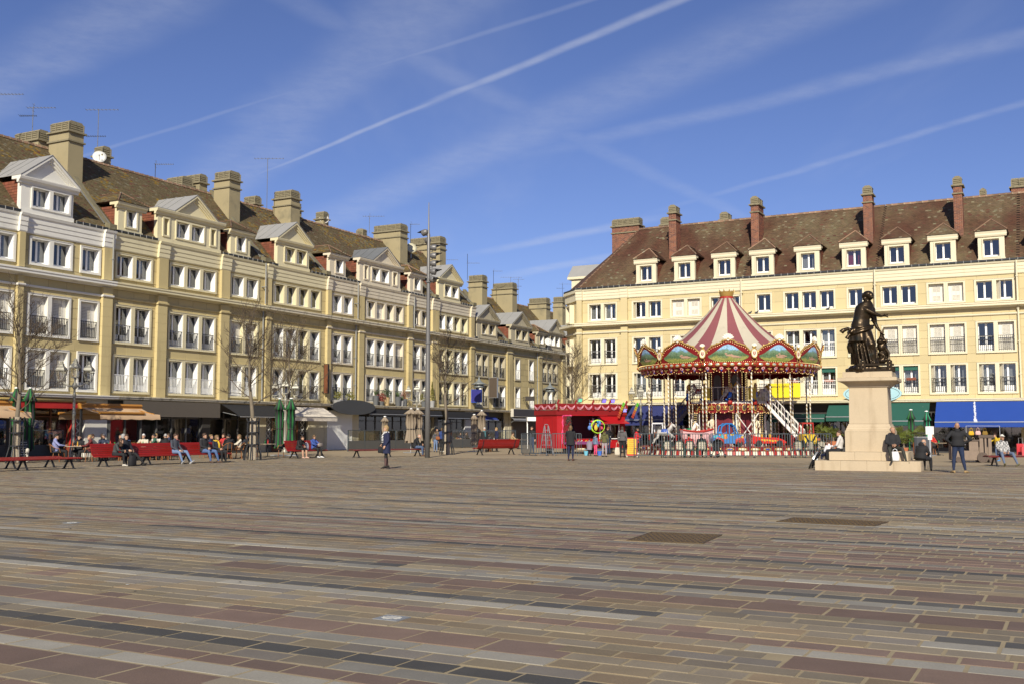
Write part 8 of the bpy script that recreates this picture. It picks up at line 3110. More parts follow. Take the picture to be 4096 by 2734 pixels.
# lights and light bars on the roof
for x,c_ in ((1.7,(0.1,0.5,0.3)),(3.6,(0.2,0.15,0.8)),(4.3,(0.25,0.2,0.9)),(5.3,(0.3,0.3,1.0))):
 mb = MB()
 M = Matrix.Translation((x,-0.1,KH + 0.95 - (0.6 if x > 5 else 0))) @ Matrix.Rotation(0.5,4,'X')
 mb.box(-0.16,0.16,-0.06,0.06,-0.14,0.14,M)
 o = mb.build('spotlight',GALV,kt)
 mb = MB()
 mb.box(-0.13,0.13,-0.07,-0.061,-0.1,0.1,M)
 mb.build('lens',mat('led_%d' % int(x * 10),c_,0.3,emit=1.0,var=0),o)
for x,tl in ((4.6,0.6),(5.75,0.6)):
 t2 = MB()
 for k in range(8):
  M = Matrix.Translation((x + 0.11 * k * math.sin(tl),-0.35,KH - 0.1 + 0.15 * k * math.cos(tl))) @ Matrix.Rotation(tl,4,'Y')
  t2.col = ((0.4,0.06,0.03),(0.45,0.12,0.03),(0.4,0.35,0.04),(0.12,0.5,0.05))[k // 2]
  t2.box(-0.09,0.09,-0.02,0.02,-0.055,0.055,M)
 t2.build('light_bar',mat('light_bar_cells',(0.3,0.3,0.3),0.4,attr=True,var=0),kt)
KM = Matrix.Translation((K0.x,K0.y,0)) @ Matrix.Rotation(math.radians(32),4,'Z')
def kp(x,y,z):
 p = KM @ V((x,y,z))
 return (p.x,p.y,p.z)
person(0,0,math.radians(32),'stand','kiosk keeper with grey hair and dark blue jumper behind the purple counter',top=(0.015,0.018,0.035),bottom=BLACKC,hair='short',hc='grey',h=1.66,at=kp(1.4,0.5,0.42),bulk=1.15)
# toys hung in the kiosk
mb = MB()
mb.smooth = True
c0 = V(kp(2.55,-0.85,1.72))
mb.tube([c0 + V((0.42 * math.cos(a),0.02 * math.sin(5 * a),0.42 * math.sin(a))) for a in [2 * math.pi * i / 36 for i in range(37)]],0.022,6)
mb.tube([c0 + V((0.02 + 0.40 * math.cos(a),-0.05,0.40 * math.sin(a))) for a in [2 * math.pi * i / 36 for i in range(37)]],0.02,6)
tag(mb.build('hoops',mat('lime_hoop',(0.45,0.75,0.04),0.4),None),'bright lime green toy hoops hanging at the kiosk','toy hoop')
rr_ = random.Random(9)
for i in range(7):
 mb = MB()
 mb.smooth = True
 TC = ((0.05,0.3,0.5),(0.5,0.05,0.1),(0.55,0.4,0.05),(0.1,0.2,0.5),(0.6,0.5,0.5),(0.3,0.5,0.05))
 c_ = rr_.choice(TC)
 mb.ell((0,0,0),(rr_.uniform(0.08,0.16),0.07,rr_.uniform(0.12,0.24)),8,6)
 mb.ell((0.02,0,0.24),(0.07,0.06,0.07),8,5)
 mb.bar((0,0,0.3),(0,0,0.5),0.008)
 tag(mb.build('hanging_toy',cloth(c_),None,kp(2.1 + 0.16 * i,-0.6 + 0.05 * (i % 3),1.65 + 0.15 * (i % 3))),('turquoise','red','yellow','blue','pale pink','lime green','odd')[TC.index(c_)] + ' inflatable toy ' + ('nearest the plastic sheet','beside the sheet','left of the green hoops','at the green hoops','behind the green hoops','right of the green hoops','farthest right')[i] + ' under the kiosk flap','toy','toys hung under the kiosk flap')
for i in range(9):
 mb = MB()
 mb.smooth = True
 c_ = ((0.6,0.4,0.04),(0.6,0.15,0.1),(0.1,0.4,0.15),(0.6,0.55,0.5))[i % 4]
 mb.ell((0,0,0.05),(0.06,0.04,0.05),8,5)
 mb.ell((0.045,0,0.11),(0.03,0.03,0.03),8,5)
 mb.bar((0.07,0,0.105),(0.10,0,0.10),0.015)
 tag(mb.build('toy_duck',cloth(c_),None,kp(0.7 + 0.28 * i,-0.55 + 0.1 * (i % 2),0.74)),'little ' + ('yellow','orange red','green','white')[i % 4] + ' toy duck on the purple counter, ' + ('left end','middle','right end')[i // 4],'toy','toy ducks on the purple counter')
# stepladder
P_c = G(2187,1818)
t = thing('stepladder','aluminium stepladder standing open before the red kiosk door','ladder',(P_c.x,P_c.y + 0.6,0),0.5)
for s,lab in ((1,'front_frame'),(-1,'rear_frame')):
 mb = MB()
 for x in (-1,1):
  mb.bar((x * 0.24,s * -0.42,0),(x * 0.13,s * -0.03,1.75),0.045,0.03)
 for k in range(5):
  z = 0.3 + 0.3 * k
  f = z / 1.75
  mb.bar((-0.24 + 0.11 * f,s * (-0.42 + 0.39 * f),z),(0.24 - 0.11 * f,s * (-0.42 + 0.39 * f),z),0.05 if s > 0 else 0.025,0.025)
 mb.build(lab,GALV,t)
mb = MB()
mb.tube([(-0.13,0,1.75),(-0.1,0,1.85),(0.1,0,1.85),(0.13,0,1.75)],0.02,6)
mb.build('top_rail',GALV,t)
for px,c_,lab in ((2345,(0.15,0.45,0.6),'pale blue toy bucket on the ground before the kiosk counter'),(2398,(0.05,0.15,0.55),'dark blue and yellow toy bucket on the ground beside the girls')):
 P_c = G(px,1819)
 mb = MB()
 mb.lathe([(0.11,0.0),(0.15,0.26),(0.16,0.27),(0.145,0.26),(0.1,0.02)],14)
 mb.tube([(-0.15,0,0.26),(-0.1,0,0.36),(0.1,0,0.36),(0.15,0,0.26)],0.008,5)
 tag(mb.build('toy_bucket',cloth(c_),None,(P_c.x,P_c.y,0)),lab,'bucket')
# ================================================================ terraces, awnings, signs, roof gear
AWB = mat('awning_black',(0.018,0.018,0.02),0.8,var=0.05)
AWT = mat('awning_taupe',(0.10,0.085,0.068),0.85,var=0.04)
AWC = mat('awning_cream',(0.62,0.56,0.47),0.85,var=0.04)
AWN = mat('awning_navy',(0.022,0.03,0.12),0.8,var=0.05,stain=(0.06,0.07,0.15),stain_scale=6,stain_lo=0.7,stain_hi=0.8)
AWG = mat('awning_green',(0.012,0.075,0.055),0.8,var=0.06,stain=(0.08,0.13,0.11),stain_scale=5,stain_lo=0.68,stain_hi=0.8)
AWBL = mat('awning_blue',(0.009,0.047,0.26),0.75,var=0.05,stain=(0.035,0.085,0.33),stain_scale=5,stain_lo=0.7,stain_hi=0.85)
BIRD = mat('bird_stain',(0.5,0.52,0.58),0.9)
def awning(fr,x0,x1,zt,zb,yt,yb,val,m,label,rail=True,seams=0,wavy=0.0):
 L_ = x1 - x0
 P = fpt(fr,x0,0)
 t = thing('awning',label,'awning',(P.x,P.y,0),fr[1],'awnings over the shop fronts')
 mb = MB()
 n = max(2,int(L_ / 0.5))
 top = [V((L_ * i / n,yt,zt)) for i in range(n + 1)]
 md_ = [V((L_ * i / n,(yt + yb) / 2,(zt + zb) / 2 + 0.02 - wavy * (0.5 + 0.5 * math.cos(2 * math.pi * i / 4)))) for i in range(n + 1)]
 bot = [V((L_ * i / n,yb,zb)) for i in range(n + 1)]
 dz = V((0,0,-0.012))
 mb.loft([bot,md_,top],cap=False,closed=False)
 mb.loft([[p + dz for p in top],[p + dz for p in md_],[p + dz for p in bot]],cap=False,closed=False)
 mb.build('canvas',m,t)
 if val:
  mb = MB()
  vb = [V((L_ * i / n,yb + 0.015 * math.sin(i * 1.3),zb - val)) for i in range(n + 1)]
  mb.loft([vb,bot],cap=False,closed=False)
  mb.loft([[p + V((0,0.012,0)) for p in bot],[p + V((0,0.012,0)) for p in vb]],cap=False,closed=False)
  mb.build('valance',m,t)
 if rail:
  mb = MB()
  mb.bar((0,yb,zb),(L_,yb,zb),0.05,0.05)
  for x in (0.25,L_ - 0.25):
   mb.bar((x,yt + 0.1,zt - 0.5),(x,yb + 0.05,zb),0.035)
  mb.build('front_rail',GALV,t)
 return t
# left row
t = awning(FL,7.05,14.9,3.2,2.3,-0.98,-0.99,0,AWT,'wide straight taupe awning front hanging over the cafe with the tan parasol awning',rail=False)
awning(FL,15.1,20.1,3.15,2.35,-0.9,-2.5,0,AWB,'sloping black awning left of the green parasols')
awning(FL,20.3,25.6,3.12,2.42,-0.9,-2.2,0.28,AWC,'cream awning behind the red bench with two women',wavy=0.04)
awning(FL,31.3,42.2,3.15,2.75,-0.88,-1.0,0.15,AWB,'retracted black awning under the ledge with potted plants')
awning(FL,42.8,48.2,3.12,2.55,-0.9,-1.05,0.1,AWB,'retracted black awning right of the tall mast')
awning(FL,50.0,53.0,2.75,2.45,-0.4,-0.8,0.0,mat('awning_royal',(0.02,0.04,0.22),0.8),'small royal blue shop awning under the hanging sign')
awning(FL,55.2,62.0,2.75,2.5,-0.95,-1.3,0.12,mat('awning_grey',(0.2,0.2,0.2),0.8),'small grey awning under the dark sign box')
awning(FL,-6.9,4.4,3.05,2.98,-0.95,-1.0,0.32,mat('awning_red',(0.42,0.02,0.018),0.8),'red awning valance of the left-hand cafe below a yellow roller',rail=False)
P = fpt(FL,-6.9,0)
mb = MB()
mb.smooth = True
mb.tube([(0,-1.0,3.08),(11.3,-1.0,3.08)],0.085,8)
tag(mb.build('awning_roller',mat('roller_yellow',(0.50,0.36,0.12),0.5),None,(P.x,P.y,0),FL[1]),'yellow awning roller above the red valance at left','awning')
# freestanding double awnings in ochre and tan
def double_awning(x0,x1,y,label,droop):
 P = fpt(FL,x0,y)
 L_ = x1 - x0
 t = thing('terrace_awning',label,'awning',(P.x,P.y,0),FL[1],'ochre double awnings on the cafe terrace')
 mb = MB()
 mb.box(0,L_,-0.14,0.14,2.60,2.80)
 mb.extr_x([(-0.2,2.80),(0.2,2.80),(0.12,2.9),(-0.12,2.9)],0.0,L_)
 mb.build('cassette',OCHRE,t)
 for s in (-1,1):
  n = 14
  mb = MB()
  mb.smooth = True
  a = [V((L_ * i / n,s * 0.14,2.66)) for i in range(n + 1)]
  b = [V((L_ * i / n,s * 0.85,2.46 - droop * (0.5 - 0.5 * math.cos(i * 1.2)))) for i in range(n + 1)]
  c_ = [V((L_ * i / n,s * 1.5,2.34)) for i in range(n + 1)]
  d = [V((L_ * i / n,s * 1.55,2.06 + 0.02 * math.sin(i * 2))) for i in range(n + 1)]
  mb.loft([a,b,c_,d] if s < 0 else [d,c_,b,a],cap=False,closed=False)
  mb.build('cloth',TANF,t)
  mb = MB()
  mb.tube([(-0.05,s * 1.5,2.38),(L_ * (0.72 if s < 0 else 1.0),s * 1.5,2.38)],0.07,8)
  mb.build('front_bar',OCHRE,t)
  mb = MB()
  for x in (0.4,L_ - 0.4):
   mb.bar((x,s * 0.1,2.6),(x,s * 1.5,2.36),0.04)
  mb.build('arms',OCHRE,t)
 for x in (0.1,L_ - 0.1):
  mb = MB()
  mb.box(x - 0.05,x + 0.05,-0.05,0.05,0,2.6)
  mb.box(x - 0.3,x + 0.3,-0.3,0.3,0,0.05)
  mb.build('post',PBLK,t)
ya_ = -3.6
xa = fpx(FL,318,1650,ya_)[0]
xb = fpx(FL,560,1650,ya_)[0]
double_awning(xa,xb,ya_,'ochre double awning with tan cloth over the cafe terrace, right of the grey lamp',0.12)
xc = fpx(FL,40,1650,ya_)[0]
double_awning(xc - 6.5,xc,ya_,'ochre double awning with tan cloth cut by the left edge of the photo',0.06)
# signs
def plate_sign(name,fr,x,y,z,w,h,d,m,label,rz=0.0,edge=None,bracket=True):
 P = fpt(fr,x,y)
 t = thing(name,label,'sign',(P.x,P.y,z),fr[1] + rz)
 mb = MB()
 mb.box(-w / 2,w / 2,-d / 2,d / 2,-h / 2,h / 2)
 mb.build('panel',m,t)
 if edge:
  mb = MB()
  for q in ((-w / 2 - 0.03,-w / 2,-h / 2 - 0.03,h / 2 + 0.03),(w / 2,w / 2 + 0.03,-h / 2 - 0.03,h / 2 + 0.03),(-w / 2,w / 2,h / 2,h / 2 + 0.03),(-w / 2,w / 2,-h / 2 - 0.03,-h / 2)):
   mb.box(q[0],q[1],-d / 2 - 0.01,d / 2 + 0.01,q[2],q[3])
  mb.build('frame',edge,t)
 if bracket:
  mb = MB()
  for zz in (-h / 2 + 0.1,h / 2 - 0.1):
   mb.bar((-w / 2 - 0.35,0,zz),(-w / 2,0,zz),0.05)
  mb.build('bracket',IRON_B,t)
 return t
def sign_at(px0,px1,py0,py1,off):
 'x, z, width, height on the left frame, OFF metres from the facade, for a sign across the facade'
 x,z1 = fpx(FL,(px0 + px1) / 2,py0,off)
 z0 = fpx(FL,(px0 + px1) / 2,py1,off)[1]
 P = fpt(FL,x,off)
 return x,(z0 + z1) / 2,(px1 - px0) / F * P.y,z1 - z0
x,z,w,h = sign_at(1897,1924,1557,1606,-0.85)
plate_sign('hanging_sign',FL,x,-0.75,z,1.0,h,0.16,mat('sign_blue',(0.03,0.03,0.20),0.5),'dark blue projecting sign with brighter blue edge above the taupe parasols',-math.pi / 2,mat('sign_bright_blue',(0.02,0.10,0.55),0.4))
x,z,w,h = sign_at(1964,1988,1509,1588,-0.7)
plate_sign('hanging_sign',FL,x,-0.65,z,0.85,h,0.2,mat('sign_brown',(0.075,0.055,0.04),0.6),'tall brown projecting sign with pale metal frame',-math.pi / 2,GALV)
x,z,w,h = sign_at(2109,2138,1583,1601,-0.9)
plate_sign('hanging_sign',FL,x,-0.8,z,1.0,h,0.12,mat('sign_dark',(0.045,0.04,0.038),0.6),'small dark projecting sign on the farther grey-brown house',-math.pi / 2)
x,z,w,h = sign_at(1301,1313,1455,1570,-0.5)
plate_sign('hanging_sign',FL,26.6,-0.4,z,0.34,h,0.14,mat('sign_orange',(0.15,0.055,0.025),0.5,var=0.3,scale=1.2),'narrow rust and black vertical sign beside the party wall left of the oval sign',-math.pi / 2,IRON_B)
plate_sign('shop_sign_box',FL,58.6,-1.05,3.2,6.6,0.72,0.3,mat('sign_dark',(0.045,0.04,0.038),0.6),'long dark sign box on the ledge above the grey awning',0,mat('pale_metal',(0.5,0.47,0.4),0.5),bracket=False)
P = fpt(FL,29.2,-1.05)
t = thing('oval_sign','large blank dark grey oval sign over the roller shutter','sign',(P.x,P.y,3.22),FL[1])
mb = MB()
ring = [(2.75 * math.cos(2 * math.pi * i / 40),0.56 * math.sin(2 * math.pi * i / 40)) for i in range(40)]
mb.extr_y(ring,-0.06,0.06)
mb.build('board',mat('sign_slate',(0.055,0.058,0.062),0.6,var=0.05),t)
mb = MB()
for x in (-1.5,1.5):
 mb.bar((x,0.05,0),(x,0.9,0),0.05)
mb.build('bracket',IRON_B,t)
# right row
xn = fpx(FR,2500,1650,-2.4)[0]
awning(FR,xn,-21.9,3.3,2.25,-0.88,-2.5,0.4,AWN,'navy blue awning behind the left part of the carousel')
xg0,xg1 = fpx(FR,3225,1650,-2.0)[0],fpx(FR,3712,1650,-2.0)[0]
awning(FR,xg1 - 3.1,xg1,3.3,2.1,-0.9,-2.0,0.3,AWG,'dark green awning right of the pedestal',rail=True)
awning(FR,xg0 + 1.3,xg1 - 3.3,3.2,2.4,-0.9,-2.0,0.3,AWG,'dark green awning half hidden behind the pedestal')
awning(FR,xg0 - 2.6,xg0 + 1.2,2.6,2.3,-1.5,-2.0,0.25,AWG,'low dark green awning behind the carousel stairs')
xb0 = fpx(FR,3738,1650,-2.2)[0]
t = awning(FR,xb0,6.0,3.34,2.02,-0.9,-2.3,0.33,AWBL,'large bright blue awning at right with a white bird-dropping streak')
mb = MB()
r5 = random.Random(3)
for k in range(26):
 f = k / 25
 y,z = -0.95 + (-2.3 + 0.95) * f,3.32 + (2.02 - 3.32) * f + 0.03
 w = 0.03 + 0.04 * r5.random() + (0.05 if f > 0.85 else 0)
 x = 2.3 + 0.12 * f + r5.uniform(-.02,.02)
 mb.add([V((x - w,y,z)),V((x + w,y,z)),V((x + w,y - 0.055,z - 0.053)),V((x - w,y - 0.055,z - 0.053))],[(0,3,2,1)])
mb.build('droppings',BIRD,t)
P = fpt(FR,-9.05,-1.0)
t = thing('oval_sign','pale blue oval sign partly hidden behind the pedestal','sign',(P.x,P.y,3.95),FR[1])
mb = MB()
mb.extr_y([(1.9 * math.cos(2 * math.pi * i / 40),0.62 * math.sin(2 * math.pi * i / 40)) for i in range(40)],-0.06,0.06)
mb.build('board',mat('sign_pale_blue',(0.34,0.55,0.60),0.5),t)
mb = MB()
mb.tube([(1.75 * math.cos(2 * math.pi * i / 40),-0.065,0.52 * math.sin(2 * math.pi * i / 40)) for i in range(41)],0.012,4)
mb.bar((-0.8,0.05,0),(-0.8,0.9,-0.1),0.05)
mb.bar((0.8,0.05,0),(0.8,0.9,-0.1),0.05)
mb.build('border_line',IRON_B,t)
# yellow closing-down banner
xy0,zy1 = fpx(FR,3073,1538,-0.1)
xy1,zy0 = fpx(FR,3203,1581,-0.1)
P = fpt(FR,xy0,-0.2)
t = thing('banner','yellow banner lettered in black and red hung on the railings behind the carousel','sign',(P.x,P.y,0),FR[1])
mb = MB()
W_ = xy1 - xy0
mb.box(0,W_,-0.01,0.01,zy0 - 0.1,zy1 + 0.1)
mb.build('sheet',mat('banner_yellow',(0.72,0.58,0.02),0.6,var=0.03),t)
lettering('Fermeture définitive',t,(W_ * 0.37,-0.014,zy1 - 0.12),(math.pi / 2,0,0),0.24,IRON_B)
# info sign on a post
P_c = G(3723,1851)
t = thing('info_sign','white two-part notice on a thin grey post right of the pedestal','sign',(P_c.x,P_c.y,0),FR[1] + 0.15)
mb = MB()
mb.box(-0.028,0.028,0.0,0.05,0,1.68)
mb.build('post',GALV,t)
WS = mat('sign_white',(0.72,0.72,0.70),0.5,var=0.02)
for z0,z1,w in ((1.31,1.67,0.17),(1.07,1.30,0.09)):
 mb = MB()
 mb.box(-w,w,-0.02,-0.002,z0,z1)
 o = mb.build('plate',WS,t)
 mb = MB()
 n = int((z1 - z0 - 0.06) / 0.035)
 for k in range(n):
  ww = w * (0.75 - 0.2 * (k % 3 == 2))
  mb.box(-ww,ww,-0.0225,-0.021,z1 - 0.05 - k * 0.035,z1 - 0.042 - k * 0.035)
 tag(mb.build('print_lines',mat('faint_print',(0.40,0.40,0.42),0.6),o),kind='stuff')
# ---------------------------------------------------------------- parasols
def parasol(px,d,top,bot,label,mats,flap=0.62,r=0.27,group='closed parasols',seed=1):
 r *= 1.12
 X = (px - CX) / F * d
 zt = EYE + (HOR - top) / F * d
 t = thing('closed_parasol',label,'parasol',(X,d,0),seed * 0.9,group)
 rr = random.Random(seed)
 mb = MB()
 mb.tube([(0,0,0),(0,0,zt)],0.028,6)
 mb.build('pole',GALV,t)
 mb = MB()
 mb.box(-0.35,0.35,-0.35,0.35,0,0.06)
 mb.build('base',GALV,t)
 nf = 8
 for k in range(nf):
  mb = MB()
  mb.smooth = True
  rings = []
  zb = bot + rr.uniform(-0.12,0.12)
  for z,rad_,amp in ((zt - 0.02,0.05,0.1),(zt - flap * 0.5,r * 0.62,0.25),(zt - flap,r * 1.25,0.45),(zt - flap - 0.03,r * 0.78,0.35),(zt * 0.55 + zb * 0.45,r * 0.86,0.35),(zt * 0.38 + zb * 0.62,r * 0.66,0.3),(zb + 0.3,r * 0.85,0.4),(zb,r * 1.0,0.5)):
   ring = []
   for j in range(5):
    a = 2 * math.pi * (k + j / 4) / nf
    w = 1 - amp * abs(math.sin(math.pi * j / 4 - math.pi / 2)) * 0.6
    w = 1 - amp + amp * math.sin(math.pi * j / 4)
    ring.append(V((rad_ * w * math.cos(a),rad_ * w * math.sin(a),z + (-0.1 * amp * math.sin(math.pi * j / 4) if rad_ > r else 0))))
   rings.append(ring)
  mb.loft(rings[::-1],cap=False,closed=False)
  mb.build('canopy_panel',mats[k % len(mats)],t)
 mb = MB()
 mb.lathe([(0.0,zt + 0.05),(0.09,zt + 0.02),(0.1,zt - 0.02)],10)
 mb.build('cap',PVC,t)
 mb = MB()
 zz = zt * 0.38 + bot * 0.62
 mb.lathe([(r * 0.68,zz - 0.02),(r * 0.70,zz),(r * 0.68,zz + 0.03)],12)
 mb.build('tie',PBLK,t)
GB = [GRN,PBLK,GRN,PBLK]
parasol(66,52.5,1550,0.55,'closed green and black parasol behind the leftmost tree',GB,seed=1)
parasol(122,52,1550,0.5,'closed green and black parasol just right of the leftmost tree',GB,seed=2)
parasol(1120,62.5,1593,0.5,'closed green and black parasol behind the short red bench, left of two',GB,seed=3)
parasol(1166,62.2,1592,0.45,'closed green and black parasol behind the short red bench, right of two',GB,seed=4)
parasol(3640,61,1637,0.5,'closed green and black parasol right of the pedestal',GB,r=0.2,flap=0.5,seed=5)
parasol(3702,62,1643,0.55,'closed bright green and black parasol behind the white notice',[mat('parasol_mint',(0.03,0.26,0.13),0.8),PBLK],r=0.2,flap=0.5,seed=6)
parasol(1541,73,1664,0.6,'closed taupe parasol behind the head of the woman in navy',[TAUPE],r=0.24,flap=0.3,seed=7)
parasol(1645,70,1633,0.75,'large closed taupe parasol left of the mast, left of its pair',[TAUPE],r=0.40,flap=0.32,seed=8)
parasol(1672,70.6,1634,0.8,'large closed taupe parasol left of the mast, right of its pair',[TAUPE],r=0.36,flap=0.32,seed=9)
parasol(1897,74,1656,0.5,'smaller closed taupe parasol below the blue hanging sign',[TAUPE],r=0.24,flap=0.3,seed=10)
parasol(1927,75.5,1641,0.45,'taller closed taupe parasol below the blue hanging sign',[TAUPE],r=0.30,flap=0.3,seed=11)
# ---------------------------------------------------------------- windscreens
def windscreen(fr,x0,x1,y,label,low=0.75,high=1.5,n=None,m=None):
 P = fpt(fr,x0,y)
 L_ = x1 - x0
 t = thing('windscreen',label,'windscreen',(P.x,P.y,0),fr[1],'glazed terrace screens')
 n = n or max(1,int(round(L_ / 1.9)))
 m = m or mat('screen_grey',(0.09,0.09,0.085),0.6)
 for i in range(n):
  a,b = L_ * i / n,L_ * (i + 1) / n
  mb = MB()
  mb.box(a + 0.04,b - 0.04,-0.03,0.03,0.05,low)
  mb.build('panel',m,t)
  mb = MB()
  mb.box(a + 0.04,b - 0.04,-0.008,0.008,low + 0.02,high - 0.03)
  mb.build('pane',glass('screen_glass',(0.85,0.87,0.86),0.12),t)
 for i in range(n + 1):
  x = L_ * i / n
  mb = MB()
  mb.box(x - 0.035,x + 0.035,-0.035,0.035,0,high)
  mb.build('post',STEELG,t)
 mb = MB()
 mb.box(0.036,L_ - 0.036,-0.025,0.025,high - 0.03,high + 0.02)
 mb.build('top_rail',STEELG,t)
def fx(px,off,py=1720):
 return fpx(FL,px,py,off)[0]
windscreen(FL,fx(-40,-2.2),fx(252,-2.2),-2.2,'grey glazed terrace screen of the left-hand cafe behind the green parasols')
windscreen(FL,fx(1393,-4.0),fx(1640,-4.0),-4.0,'grey glazed terrace screen behind the woman in navy')
windscreen(FL,fx(1808,-3.5),fx(1890,-3.5),-3.5,'grey glazed terrace screen right of the guarded tree')
windscreen(FL,fx(1893,-3.5),fx(2062,-3.5),-3.5,'grey glazed terrace screen behind the red bench seen from behind')
# ---------------------------------------------------------------- cafe tables and chairs
RAT = mat('rattan',(0.26,0.105,0.035),0.55,var=0.12)
WEAVE = mat('black_weave',(0.025,0.025,0.027),0.7,var=0.2,fine_scale=80)
TTOP = mat('table_top',(0.36,0.29,0.20),0.5,var=0.1)
def cafe_chair_proto():
 def seat():
  mb = MB()
  mb.lathe([(0.0,0.44),(0.21,0.44),(0.225,0.455),(0.21,0.47),(0.0,0.47)],14)
  return mb.mesh('seat',WEAVE)
 def backp():
  mb = MB()
  mb.smooth = True
  r1,r2 = [],[]
  for i in range(13):
   a = math.radians(-75 + 150 * i / 12)
   h = 0.84 - 0.16 * (abs(i - 6) / 6) ** 2
   r1.append(V((0.27 * math.sin(a),0.27 * math.cos(a) - 0.02,0.56)))
   r2.append(V((0.28 * math.sin(a),0.29 * math.cos(a) - 0.0,h)))
  mb.loft([r1,r2],cap=False,closed=False)
  mb.loft([[p * 0.97 for p in r2],[p * 0.97 for p in r1]],cap=False,closed=False)
  return mb.mesh('backrest',WEAVE)
 def fr_():
  mb = MB()
  mb.tube([V((0.285 * math.sin(a),0.295 * math.cos(a),0.845 - 0.16 * (abs(a) / 1.309) ** 2)) for a in [math.radians(-75 + 150 * i / 12) for i in range(13)]],0.016,6)
  for s in (-1,1):
   mb.tube([(s * 0.28,0.075,0.685),(s * 0.29,-0.14,0.64),(s * 0.24,-0.2,0.45)],0.016,6)
   mb.tube([(s * 0.1,0.28,0.84),(s * 0.1,0.22,0.46)],0.014,6)
  return mb.mesh('frame',RAT)
 def leg():
  mb = MB()
  mb.tube([(0,0,0.46),(0.03,0.03,0.2),(0.05,0.05,0)],0.016,6)
  return mb.mesh('leg',RAT)
 return seat(),backp(),fr_(),leg()
CH = cafe_chair_proto()
def cafe_chair(loc,rz,label):
 t = thing('cafe_chair',label,'chair',loc,rz,'rattan cafe chairs on the terraces')
 new_obj('seat',CH[0],t)
 new_obj('backrest',CH[1],t)
 new_obj('frame',CH[2],t)
 for a in (45,135,225,315):
  o = new_obj('leg',CH[3],t,(0.15 * math.cos(math.radians(a)),0.15 * math.sin(math.radians(a)),0))
  o.rotation_euler = (0,0,math.radians(a - 45))
def cafe_table(loc,label,rz=0):
 t = thing('cafe_table',label,'table',loc,rz,'cafe tables on the terraces')
 new_obj('table_top',cached('ttop',lambda: MB().box(-0.34,0.34,-0.34,0.34,0.72,0.75).mesh('table_top',TTOP)),t)
 def ped_():
  mb = MB()
  mb.tube([(0,0,0.03),(0,0,0.72)],0.03,6)
  for a in range(4):
   c_,s_ = math.cos(a * math.pi / 2 + .78),math.sin(a * math.pi / 2 + .78)
   mb.bar((0,0,0.06),(0.3 * c_,0.3 * s_,0.015),0.04,0.03)
  return mb.mesh('pedestal',CASTB)
 new_obj('pedestal',cached('tped',ped_),t)
 return t
GLASSM = glass('drink_glass',(0.8,0.8,0.78),0.15)
def drinks(loc,n,seed,where):
 r = random.Random(seed)
 for i in range(n):
  mb = MB()
  ci = (i * 3 + seed) % 5
  c_ = ((0.45,0.03,0.03),(0.5,0.28,0.03),(0.02,0.2,0.05),(0.5,0.45,0.4),(0.3,0.1,0.02))[ci]
  cn = ('red','amber','green','pale','brown')[ci]
  if r.random() < 0.4:
   mb.lathe([(0.0,0),(0.03,0.0),(0.03,0.14),(0.012,0.19),(0.012,0.24),(0.0,0.24)],8)
   nm,lab = 'bottle',cn + ' bottle on the ' + where
  else:
   mb.lathe([(0.0,0),(0.032,0.0),(0.04,0.13),(0.0,0.125)],8)
   nm,lab = 'drinking_glass',cn + ' drink glass on the ' + where
  tag(mb.build(nm,cloth(c_),None,(loc[0] + r.uniform(-.24,.24),loc[1] + r.uniform(-.24,.24),0.75)),lab,nm.replace('_',' '),'drinks on the cafe tables')
def spot(px,d):
 return V(((px - CX) / F * d,d,0))
# (table photo column, depth, seats: (offset angle, person spec or None))
def seat_person(p,yaw,pose,label,**kw):
 person(0,0,yaw,pose,label,at=(p.x,p.y,0),group='people sitting at the cafe',**kw)
def setting(px,d,seats,label,nd=3,seed=1):
 c_ = spot(px,d)
 cafe_table((c_.x,c_.y,0),'square wooden topped ' + label,0.5)
 drinks((c_.x,c_.y),nd,seed,label)
 for i,(ang,q) in enumerate(seats):
  a = math.radians(ang)
  p = c_ + V((math.cos(a),math.sin(a),0)) * 0.72
  yaw = a - math.pi / 2          # local -Y toward the table
  lab = 'rattan chair under the ' + q['l'].split(' in ')[0].split(' with ')[0] + (' in ' + q['l'].split(' in ')[1] if ' in ' in q['l'] else ' with ' + q['l'].split(' with ')[1] if ' with ' in q['l'] else '') if q else ('empty left-hand' if ang > 100 else 'empty right-hand') + ' rattan chair at ' + label
  cafe_chair((p.x,p.y,0),yaw,' '.join(lab.split()[:15]))
  if q:
   kw = {k: v for k,v in q.items() if k not in ('l','pose')}
   seat_person(p,yaw,q.get('pose','table'),q['l'],**kw)
setting(300,50.0,[(200,dict(l='man in blue and white striped jacket seen from behind at the leftmost cafe table',top=(0.22,0.24,0.42),bottom=BLACKC,hair='short',hc='black',jacket=True,bulk=1.1)),
     (90,dict(l='young woman in black with hair tied back at the leftmost cafe table',top=BLACKC,bottom=BLACKC,hair='bun',hc='black',fem=True,h=1.66)),
     (20,dict(l='blond woman with sunglasses and dark red leather sleeves at the leftmost cafe table',top=(0.12,0.02,0.02),bottom=BLACKC,hair='short',hc='blond',fem=True,h=1.66,jacket=True))],'leftmost cafe table',2,1)
setting(432,52.0,[(230,dict(l='man in charcoal hooded pullover seen from behind among the cafe tables',top=(0.06,0.062,0.066),bottom=BLACKC,hair='short',hc='brown',bulk=1.15,hood=True)),
     (40,dict(l='bearded man in black at the second cafe table',top=BLACKC,bottom=BLACKC,hair='short',hc='black',bulk=1.1)),
     (120,dict(l='man with grey cap at the second cafe table',top=(0.03,0.04,0.07),bottom=BLACKC,hair='cap',hc='grey',cap=(0.12,0.12,0.13)))],'second cafe table from the left',3,2)
